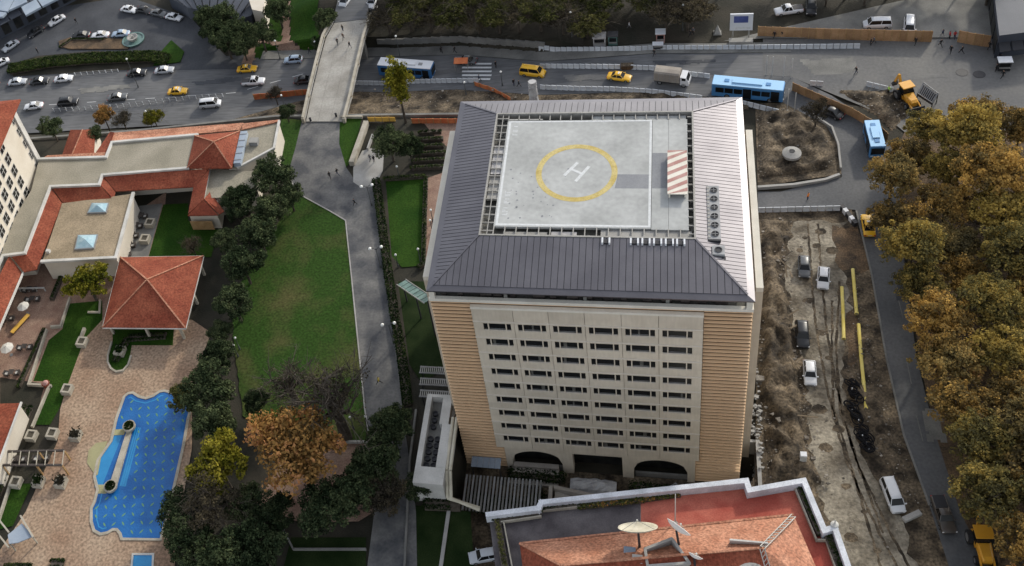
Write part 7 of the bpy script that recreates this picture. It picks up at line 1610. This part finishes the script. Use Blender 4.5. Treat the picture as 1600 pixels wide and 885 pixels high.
# evergreens between the lawn and the pool
def at_crown(p, h): return (p[0], p[1], height(p[0], p[1]))
for p, s_, l in (((-40.03, 49.35, 6), 1.05, 'dark evergreen at the top of the row between hotel and lawn'), ((-36.4, 45.88, 5), .75, 'smaller dark evergreen at the top right of the row, by the path'), ((-44.83, 42.97, 6), 1.0, 'dark evergreen by the little tiled gable'),
        ((-38.92, 41.51, 6), .9, 'dark evergreen second along the lawn edge'), ((-39.36, 35.79, 6), 1.0, 'dark evergreen third along the lawn edge'), ((-40.32, 28.86, 6), 1.0, 'dark evergreen right of the pavilion roof'), ((-45.9, 35.18, 4), .7, 'small evergreen behind the pavilion roof corner'),
        ((-39.86, 20.82, 5.5), .95, 'dark evergreen below the pavilion roof corner'), ((-39.82, 10.7, 5), .8, 'dark evergreen left of the pair of white lamps'), ((-39.11, 3.69, 6), 1.1, 'large dark evergreen above the pool'), ((-36.77, -1.84, 6), 1.0, 'dark evergreen leaning over the right end of the pool'),
        ((-41.38, 16.12, 3), .6, 'small dark evergreen by the pair of white lamps'), ((-31.9, 3.55, 3.5), .62, 'small dark evergreen alone on the lawn above the orange tree'), ((-38.03, -16.08, 5), .85, 'dark evergreen touching the lower right edge of the pool'),
        ((-35.15, -20.67, 5), .95, 'dark evergreen left of the brick terrace at the lower edge'), ((-29.41, -23.1, 6), 1.1, 'large dark evergreen at the bottom edge of the picture'), ((-24.55, -20.57, 6), 1.1, 'dark evergreen by the corner of the brick terrace'), ((-29.11, -14.19, 4), .8, 'dark evergreen under the yellow-green tree'), ((-24.19, -14.7, 4), .8, 'dark evergreen at the foot of the big orange tree'),
        ((-9.83, -0.78, 5), .95, 'dark evergreen standing over the lower path'), ((-10.76, -6.27, 5), 1.0, 'dark evergreen left of the lower path, second down'), ((-9.48, 1.83, 4), .65, 'small evergreen beside the white annex'), ((-13.61, -11.81, 5), 1.05, 'dark evergreen on the brick terrace, left of the path'), ((-17, -14.56, 5), 1.0, 'dark evergreen in the middle of the brick terrace'), ((-9.65, -9.33, 3), .75, 'low evergreen at the path edge below the brick terrace'), ((-12, -8.11, 4), .8, 'dark evergreen wedged between two others on the brick terrace'),
        ((-20.05, 58.52, 5), .9, 'dark evergreen above the hotel lawn, right of the concrete apron'), ((-16.55, 58.39, 3), .7, 'small evergreen in the hedge garden'), ((-5.06, -8.47, 1), .55, 'low evergreen in front of the white annex'), ((-92.05, 64.58, 0), .7, 'dark evergreen between the hotel tower and the red gable'), ((-82.33, 63.1, 1), .55, 'small dark evergreen behind the gravel roof'),
        ((-67.93, 99.81, 1), .9, 'dark evergreen above the driveway kerb, upper left of three'), ((-63.81, 95.96, 0), .95, 'dark evergreen above the driveway kerb, lowest of three'), ((-62.24, 99.94, 1), .9, 'dark evergreen above the driveway kerb, rightmost of three'),
        ((-71.54, 105.96, -1), .8, 'dark evergreen at the left end of the kerb clump by the driveway'), ((-67.59, 105.61, 0), .9, 'dark evergreen at the back of the kerb clump by the driveway'), ((-60.03, 95.26, -1), .8, 'dark evergreen at the right end of the kerb clump by the driveway'), ((-68.02, 102.43, -2), .7, 'dark evergreen in the heart of the kerb clump by the driveway'), ((-56.26, 98.07, 1), .9, 'dark evergreen left of the grass strip by the bridge'), ((-53.62, 104.46, 2), .9, 'dark evergreen at the top edge left of the bridge'), ((-41.83, 100.21, 3), .8, 'dark evergreen beside the top of the bridge'), ((-41.89, 95.16, 1), .7, 'dark evergreen under the left side of the bridge'), ((-42.93, 69.48, 1), .5, 'low dark bush left of the bridge foot')):
    tree(EVER[int(p[0]*3) % 3], at_crown(p, 0), l, 'evergreens', 'evergreen_tree', s_)
tree(BIG, at_crown((-21.62, -7.56, 8), 0), 'big orange-brown tree left of the brick terrace', None, 'autumn_tree', 1.12, 1.2)
tree(ROUND, at_crown((-33.37, -9.64, 5.5), 0), 'yellow-green tree right of the pool', None, 'yellow_tree', 1.25, 1.55)
tree(ROUND, at_crown((-67.91, 24, 4), 0), 'yellow-green tree in the court left of the pavilion', None, 'yellow_tree', 1.1)
tree(POPL, at_crown((-19.41, 68.92, 0), 0), 'tall yellow-green poplar in front of the white bus', None, 'poplar', 1.05, 1.3)
tree(ROUND, at_crown((-43.78, 3.05, 3), 0), 'yellowish feathery tree at the top right of the pool', None, 'feathery_tree', .72, mats=L_OLIVE)
LIMB = tree_meshes(71, 10.5, 5.2, 4.2, 90, 11, 1300, .15, L_DULL, trunk=.85, sparse=True)
tree(LIMB, (-17.62, 0.24, 0), 'nearly bare tree with dark limbs on the lawn beside the path', None, 'bare_tree', 1.2, 1.5)
tree(LIMB, (-26.87, 5.89, 0), 'grey leafless tree on the lawn left of the dark-limbed one', None, 'bare_tree', .8)
tree(BARE[1], at_crown((-32.62, -15.51, 4), 0), 'dull brown bare tree between the evergreens below the pool', None, 'bare_tree', 1.1)
tree(OLIV[1], at_crown((-8.95, -11.38, 5), 0), 'brownish thin tree over the lower path', None, 'thin_tree', .75, mats=L_DULL)
tree(ROUND, at_crown((-84.79, 72.6, 0), 0), 'small orange tree in front of the main road', None, 'orange_tree', .62, 1.0, mats=L_BROWN)
tree(BARE[0], at_crown((-79.85, 71.15, 0), 0), 'thin sparse tree right of the small orange tree', None, 'sparse_tree', .6)
tree(OLIV[0], at_crown((-73.88, 73.09, -1), 0), 'thin tree with yellow leaves by the low wall, farther right', None, 'sparse_tree', .55, mats=L_YELL)
tree(BARE[0], at_crown((-52.01, 34.4, 3), 0), 'small leafless tree on the inner lawn behind the pavilion', None, 'bare_tree', .5)
tree(BARE[1], at_crown((52.46, 66.86, 2), 0), 'leafless shrub on the excavation heap', None, 'bare_shrub', .6)
tree(BARE[0], at_crown((-49.31, 80.64, -3), 0), 'leafless tree beside the orange netting', None, 'bare_tree', .5)
# park trees beyond the road: two staggered rows, counted from the bridge
for i in range(3):
    for j in range(15):
        x = -27.5 + j*4.6 + (2.2 if i % 2 else 0) + rnd.uniform(-.8, .8); y = max(interp(ROAD_N, x) + 2.6, 94.6 if x > 0 else 0) + i*4.6 + rnd.uniform(-.7, .7)
        if 17.5 < x < 25 and i < 2: continue
        if x > 34: continue
        k = (i + j) % 3; warm = x > 26
        tree(OLIV[k] if (i + 2*j) % 4 else BARE[k % 2], (x, y, height(x, y)), '%s park tree %s, %s from the bridge' % ('dull brown' if warm or (i + 2*j) % 4 == 0 else 'olive-green', ['in the front row above the road', 'in the middle row', 'in the back row'][i], ordinal(j)), 'park trees beyond the road', 'park_tree', rnd.uniform(.95, 1.15), rnd.uniform(.66, .82), mats=L_DULL if warm else None)
for i, (px_, s_) in enumerate(zip([(30.32, 99.67), (35.14, 102.41), (38.78, 105.25), (32.81, 107.77), (56.95, 100.01), (60.46, 101.75), (63.56, 99.59), (67.58, 101.28), (71.47, 101.99), (75.08, 104.69), (80.09, 102.37), (83.63, 98.31), (59.81, 106.82), (67.6, 106.24), (50.67, 107.5)], (1,1,.9,1,.75,.75,.7,.75,.8,.9,.8,.9,.8,.8,.9))):
    tree(BARE[i % 2] if i % 3 else OLIV[i % 3], (px_[0], px_[1], height(*px_)), 'brown thinning tree behind the square, %s counting from the billboard side' % ordinal(i), 'thinning trees behind the square', 'thinning_tree', s_, mats=L_DULL)
# hedges
def hedge(label, pts, w, h, m=L_HEDGE, dens=60, z=None, name='hedge', size=.15, grp=None):
    u = thing(name, label, 'hedge', (pts[0][0], pts[0][1], height(*pts[0][:2]) if z is None else z), 0, grp, world=True); cs = []; rs = []
    for p, a in along([(q[0], q[1], 0) for q in pts], .55):
        z0 = height(p.x, p.y) if z is None else z
        for k in range(max(1, int(w/.7))):
            o = (-w/2 + w*(k+.5)/max(1, int(w/.7))); cs.append((p.x - math.sin(a)*o, p.y + math.cos(a)*o, z0 + h*.62)); rs.append(.42*max(.8, h))
    obj('foliage', leaf_mesh('foliage', cs, rs, dens, size, m, len(cs), .5, .75), u)
    mb = MB()
    for a, q in zip(pts, pts[1:]):
        n = max(1, int((Vector(q[:2]) - Vector(a[:2])).length/2))
        for i in range(n):
            c, e = Vector(a[:2]).lerp(Vector(q[:2]), i/n), Vector(a[:2]).lerp(Vector(q[:2]), (i+1)/n); z0 = height(c.x, c.y) if z is None else z
            mb.beam((c.x, c.y, z0 + h*.35), (e.x, e.y, z0 + h*.35), w*.8, h*.7)
    obj('stems', mb.mesh('stems', m_bark), u); return u
hedge('dark hedge along the right edge of the sloping path', [(-22.39, 53.17), (-19.93, 44.58), (-16.81, 33), (-13.73, 22.39), (-11.09, 13.81), (-9.1, 6.35)], 1.5, 1.1)
hedge('dark hedge along the right side of the hotel lawn', [(-13.24, 53.71), (-10.79, 33.9), (-11.45, 33.19)], .9, 1.0)
hedge('dark planting under the ribbed canopy in the sunken court', [(1.22, -6.34), (7.2, -6.77), (12.47, -5.27)], 2.6, 2.0, z=-4.95)
hedge('dark planting at the foot of the left tower arch', [(6.69, -1.22), (14.01, -1.3)], 1.6, 1.6, z=-4.95)
hedge('dark planting at the foot of the right tower arch', [(23.78, -2.03), (31.07, -2.34)], 1.6, 1.7, z=-4.95)
hedge('dark hedge along the top of the hotel lawn', [(-20.8, 53.67), (-13.57, 54.35)], .8, 1.0)
for i in range(6):
    a, q = [(-16.2, 65.72), (-16.41, 63.82), (-16.36, 61.95), (-16.32, 60.09), (-16.28, 58.26), (-16.24, 56.45)][i], [(-12.11, 66.02), (-11.49, 64.12), (-11.12, 62.26), (-10.75, 60.41), (-10.51, 58.59), (-10.39, 56.79)][i]
    hedge('clipped dark hedge in the terraced garden, %s from the top' % ordinal(i), [a, q], .95, 1.0, grp='terraced hedges')
hedge('long dark hedge strip between the court walls', [(-75.25, 16.85), (-75.24, 5.22)], 1.0, .9)
hedge('dark hedge beside the brick ramp in the upper court', [(-76.66, 29.42), (-76.48, 23.54)], 1.0, 1.0)
hedge('long dark hedge between the driveway and the left road', [(-118.07, 93.6), (-108.56, 95.76), (-97.37, 96.7), (-82.95, 96.8), (-79.01, 95.31)], 3.2, 1.6, size=.2)
hedge('dark planting round the driveway flower bed', [(-108.48, 101.65), (-106.53, 104.39), (-98.33, 104)], 1.0, .8)
hedge('dark shrubs in front of the white annex', [(-5.75, -7.97), (-2.08, -7.93)], 1.8, 1.1)
hedge('dark shrubs right of the white annex, by the sunken court', [(-4.13, -9.61), (0.82, -9.34)], 2.0, 1.1)
hedge('dark shrub bed in the horseshoe by the pavilion', [(-59.8, 11.46), (-59.42, 13.69), (-59.07, 16.09), (-52.29, 16.99)], 1.6, .6)
hedge('dark shrubs below the left tile roof by the planters', [(-71.73, 1.23), (-71.83, -2.65), (-72.23, -5.98)], 2.0, 1.1)
hedge('dark shrubs beside the lowest court lawn', [(-70.94, -10.45), (-70.52, -15.9)], 1.6, 1.0)
hedge('dark clipped bush at the bottom edge of the pool terrace', [(-56.99, -24.19), (-55.2, -24)], 2.0, .9)
hedge('dark clipped bushes at the lower left corner', [(-64, -25.54), (-60.16, -25.12)], 1.6, .9)
hedge('shrubs at the foot of the tower among the site walls', [(36.27, -4.37), (40.3, -3.53)], 1.2, .8, L_OLIVE)
hedge('dark green planting in the left part of the white parapet trough', [(8.59, -20.71, 19.1), (14.06, -19.26, 19.1)], 1.1, .9, z=18.8, size=.13)
hedge('dark green planting at the step of the white parapet', [(14.32, -18.74, 19.1), (18, -17.89, 19.1)], 1.0, 1.0, z=18.8, size=.13)
hedge('yellowing mixed planting along the white parapet', [(18.37, -17.94, 19.1), (25.65, -16.34, 19.1)], 1.4, .9, L_MIX, z=18.8, size=.14)
hedge('russet planting along the white parapet by the flagpole', [(25.65, -16.26, 19.1), (29.75, -15.22, 19.1)], 1.4, .7, L_MIX, z=18.8, size=.14)
hedge('green planting down the left side of the parapet', [(9.01, -21.08, 19.1), (10.55, -26.85, 19.1)], 1.0, .9, L_OLIVE, z=18.8, size=.13)
hedge('dark green planting down the right parapet trough', [(42.94, -13.6, 19.1), (44.65, -19.12, 19.1)], 1.0, .9, z=18.8, size=.13)
hedge('dark green planting at the lower right of the parapet trough', [(45.43, -19.19, 19.1), (46.57, -23.69, 19.1)], 1.2, .9, z=18.8, size=.13)

# ------------------------------------------------------------------ people
def person_mesh(pose):
    """one continuous body grown round a skeleton, with five fingers on each hand"""
    J = {}; E = []; V = []; Rr = []
    def add(name, p, r, parent=None):
        J[name] = len(V); V.append(p); Rr.append(r)
        if parent: E.append((J[parent], J[name]))
    st = {'stand': 0., 'walk': .32, 'stride': -.38}[pose]
    add('pelvis', (0, 0, .95), .15); add('waist', (0.01, 0, 1.1), .135, 'pelvis'); add('chest', (.02, 0, 1.32), .16, 'waist'); add('neck', (.02, 0, 1.5), .06, 'chest')
    add('jaw', (.05, 0, 1.58), .075, 'neck'); add('head', (.04, 0, 1.67), .1, 'jaw'); add('crown', (.03, 0, 1.74), .06, 'head'); add('nose', (.145, 0, 1.635), .018, 'head')
    for s_, n_ in ((1, 'l'), (-1, 'r')):
        f = st*s_
        add(n_+'ear', (.035, s_*.105, 1.64), .02, 'head')
        add(n_+'hip', (0, s_*.095, .9), .11, 'pelvis'); add(n_+'knee', (f*.55 + .03, s_*.1, .5), .07, n_+'hip'); add(n_+'ankle', (f*1.05 - (.1 if f < 0 else 0), s_*.1, .09 + (.06 if f < 0 else 0)), .048, n_+'knee'); add(n_+'toe', (f*1.05 + .17 - (.1 if f < 0 else 0), s_*.11, .04 + (.01 if f < 0 else 0)), .04, n_+'ankle')
        add(n_+'shoulder', (.01, s_*.185, 1.42), .07, 'chest'); add(n_+'elbow', (-f*.35 - .02, s_*.25, 1.15), .048, n_+'shoulder'); add(n_+'wrist', (-f*.6 + .1, s_*.25, .92), .032, n_+'elbow')
        w = Vector(V[J[n_+'wrist']]); add(n_+'palm', tuple(w + Vector((.03, 0, -.06))), .03, n_+'wrist')
        for k, (dx, ln) in enumerate(((-.028, .058), (-.01, .07), (.01, .074), (.028, .064))):
            b_ = w + Vector((.035 + dx, s_*.004, -.1)); add(n_+'k%d' % k, tuple(b_), .0095, n_+'palm'); add(n_+'t%d' % k, tuple(b_ + Vector((.008, -s_*.012, -ln))), .008, n_+'k%d' % k)
        add(n_+'th0', tuple(w + Vector((.075, -s_*.012, -.055))), .01, n_+'palm'); add(n_+'th1', tuple(w + Vector((.095, -s_*.02, -.1))), .008, n_+'th0')
    me = bpy.data.meshes.new('skeleton'); me.from_pydata(V, E, []); o = bpy.data.objects.new('skeleton', me); COL.objects.link(o)
    sk = o.modifiers.new('skin', 'SKIN'); sk.use_smooth_shade = True
    for i, d in enumerate(me.skin_vertices[0].data): d.radius = (Rr[i], Rr[i]*(1.15 if i in (J['chest'], J['pelvis'], J['waist']) else 1)); d.use_root = (i == 0)
    sb = o.modifiers.new('sub', 'SUBSURF'); sb.levels = 1; sb.render_levels = 1
    dg = bpy.context.evaluated_depsgraph_get(); out = bpy.data.meshes.new_from_object(o.evaluated_get(dg)); bpy.data.objects.remove(o); bpy.data.meshes.remove(me)
    out.name = 'person'
    idx = []
    for p in out.polygons:
        x, y, z = p.center
        if z < .1: k = 3
        elif z < .92 and not (abs(y) > .2 and z > .6): k = 2
        elif z < .9: k = 1
        elif z < 1.5: k = 0
        elif z > 1.69 or x < .0: k = 4
        else: k = 1
        idx.append(k)
    for k in range(5): out.materials.append(None)
    out.polygons.foreach_set('material_index', idx); return out
PM = {k: person_mesh(k) for k in ('stand', 'walk', 'stride')}
m_skin = mat('skin', (.45, .27, .19), rough=.6, fine=0); m_hair = mat('hair', (.02, .016, .012), rough=.7, fine=0); m_shoe = mat('shoes', (.02, .018, .017), fine=0); m_eye = mat('eyes', (.03, .025, .02), rough=.3, fine=0)
CL = dict(black=mat('black_cloth', (.018, .018, .02), fine=0), navy=mat('navy_cloth', (.025, .035, .07), fine=0), grey=mat('grey_cloth', (.13, .13, .14), fine=0), white=mat('white_cloth', (.6, .6, .6), fine=0), red=mat('red_cloth', (.4, .03, .03), fine=0),
          orange=mat('orange_cloth', (.7, .2, .03), fine=0), lime=mat('lime_cloth', (.45, .75, .15), fine=0), yellow=mat('yellow_cloth', (.65, .5, .08), fine=0), brown=mat('brown_cloth', (.1, .06, .04), fine=0))
PC_ = {}
def person(p, rz, pose, top, legs, label, grp=None):
    key = (pose, top, legs)
    if key not in PC_:
        me = PM[pose].copy()
        for k, m in enumerate((CL[top], m_skin, CL[legs], m_shoe, m_hair)): me.materials[k] = m
        PC_[key] = me
    o = obj('person', PC_[key]); o.location = (p[0], p[1], p[2]); o.rotation_euler = (0, 0, rz)
    tag(o, label, 'person', grp)
    mb = MB()
    for s_ in (-1, 1): mb.lathe((.128, s_*.036, 1.655), [(.004, -.01), (.013, 0), (.004, .01)], 6)
    e = mb.build('eyes', m_eye, o)
BRZ = .37
def on(p, z): return (p[0], p[1], z)
PPL = [
 ((-36.67, 94.28, 0.3), 'walk','brown','black','person in a brown top leading the group on the bridge'), ((-37.59, 92.64, 0.3), 'stride','black','black','person in black at the left of the group on the bridge'), ((-34.73, 91.47, 0.3), 'walk','black','grey','person in black at the right of the group on the bridge'), ((-37.37, 97.07, 0.3), 'stand','black','navy','person in dark clothes walking behind the parked white cars on the bridge'),
 ((-31.29, 54.05, 0.04),'walk','black','black','person in black on the path, the left of two by the thin shadow'), ((-29.99, 54.88, 0.04),'stride','black','navy','person in black on the path, the right of two by the thin shadow'), ((-25.25, 47.38, 0.04),'walk','black','black','person in black alone on the dark part of the path'), ((-23.64, 58.22, 0.04),'stand','black','grey','person in black on the concrete apron'), ((-24.44, 58.56, 0.04),'walk','grey','black','person in grey on the concrete apron'),
 ((-46.02, 97.02, -5.5),'walk','black','navy','person in dark clothes at the kerb left of the bridge'), ((-16.57, 94.59, -4.34),'walk','black','black','person in black on the far pavement, the left of two'), ((-13.66, 94.11, -4.04),'stride','black','black','person in black on the far pavement, the right of two'), ((-7.48, 84.42, -3.41),'walk','navy','black','person in navy at the near end of the zebra crossing'), ((-4.52, 88.05, -3.11),'stand','black','black','person in black beside the post right of the zebra crossing'),
 ((-0.38, 82.05, -2.69),'stand','black','navy','person in dark clothes by the yellow van'), ((0.67, 81.53, -2.58),'walk','black','black','second person by the yellow van, in black'), ((21.07, 95.65, -0.37),'walk','white','grey','person in a white top on the park steps'), ((25.85, 86.67, -0.02),'walk','black','black','person in black just below the low white counter'), ((32.65, 95.48, 0.05),'stand','white','black','person in a pale top under the thinning trees'), ((32.38, 92.06, 0),'walk','black','black','person in black on the pavement left of the stone pyramid'), ((32.97, 92.8, 0),'stand','grey','black','person in grey on the pavement left of the stone pyramid'),
 ((47.37, 90.94, 0),'walk','black','black','person in black in front of the hoarding, left of a pair'), ((48.72, 91.06, 0),'stand','black','grey','person in black in front of the hoarding, right of a pair'), ((60.19, 80.33, 0),'walk','black','navy','person in dark clothes crossing alone in the middle of the square'), ((63.42, 88.15, 0),'stand','black','black','person in black at the end of the far barrier row'), ((63.98, 88.48, 0),'walk','grey','black','person in grey at the end of the far barrier row'),
 ((70.72, 87.99, 0),'walk','black','black','person in black at the right end of the long hoarding'), ((71.57, 89.75, 0),'stand','brown','black','person in brown close to the white van at the hoarding'), ((75.32, 89.93, 0),'walk','navy','grey','person in navy walking through the gap in the hoarding'), ((74.63, 87.28, 0),'stride','black','black','person in black below the gap in the hoarding'), ((76.36, 89.34, 0),'stand','red','black','person in a red jacket left of the short hoarding'), ((77.17, 89.3, 0),'walk','red','navy','second person in a red jacket, touching the short hoarding'), ((75.98, 85.46, 0),'walk','black','black','person in black on the square, the left of two below the red jackets'), ((77.66, 85.21, 0),'stride','black','black','person in black on the square, the right of two below the red jackets'),
 ((82.12, 86.24, 0),'walk','black','black','person in black at the right end of the short hoarding'), ((83.41, 83.93, 0),'stand','navy','black','person in navy behind the white-topped stall'), ((82.19, 80.25, 0),'stand','black','black','person in black left of the white-topped stall'), ((82.87, 78.56, 0),'walk','black','black','person in black below the white-topped stall'), ((84.58, 82.18, 0),'stand','black','grey','person in black right of the white-topped stall'), ((86.13, 84.85, 0),'walk','white','black','person in a white top in the dark corner at the right'),
 ((64.83, 75.12, 0),'stand','lime','black','worker in a lime hi-vis jacket by the digger'), ((49.99, 49.61, 0.05),'stand','orange','navy','worker in an orange jacket on the side road'), ((-14.21, 10.01, 0.04),'stride','yellow','black','person in a yellow jacket low on the sloping path'), ((-113.64, 99.89, -5.5),'stand','black','black','person in black at the edge of the driveway hedge'), ((-107.82, 110.87, -5.5),'walk','black','black','person in black alone in the upper driveway')]
for i, (p, pose, top, legs, l) in enumerate(PPL): person((p[0], p[1], p[2] + .03), rnd.uniform(0, 6.28), pose, top, legs, l)

for o in list(bpy.data.objects):
    if 'world_mesh' in o: del o['world_mesh']
    if o.name in ('camera', 'sun'): continue
bpy.context.view_layer.update()
for l, ns in LABELS.items():
    if len(ns) > 1: print('LABEL SHARED', l, ns)
for o in bpy.data.objects:
    if o.get('label') and not 4 <= len(o['label'].split()) <= 16: print('WORDS', len(o['label'].split()), o['label'])
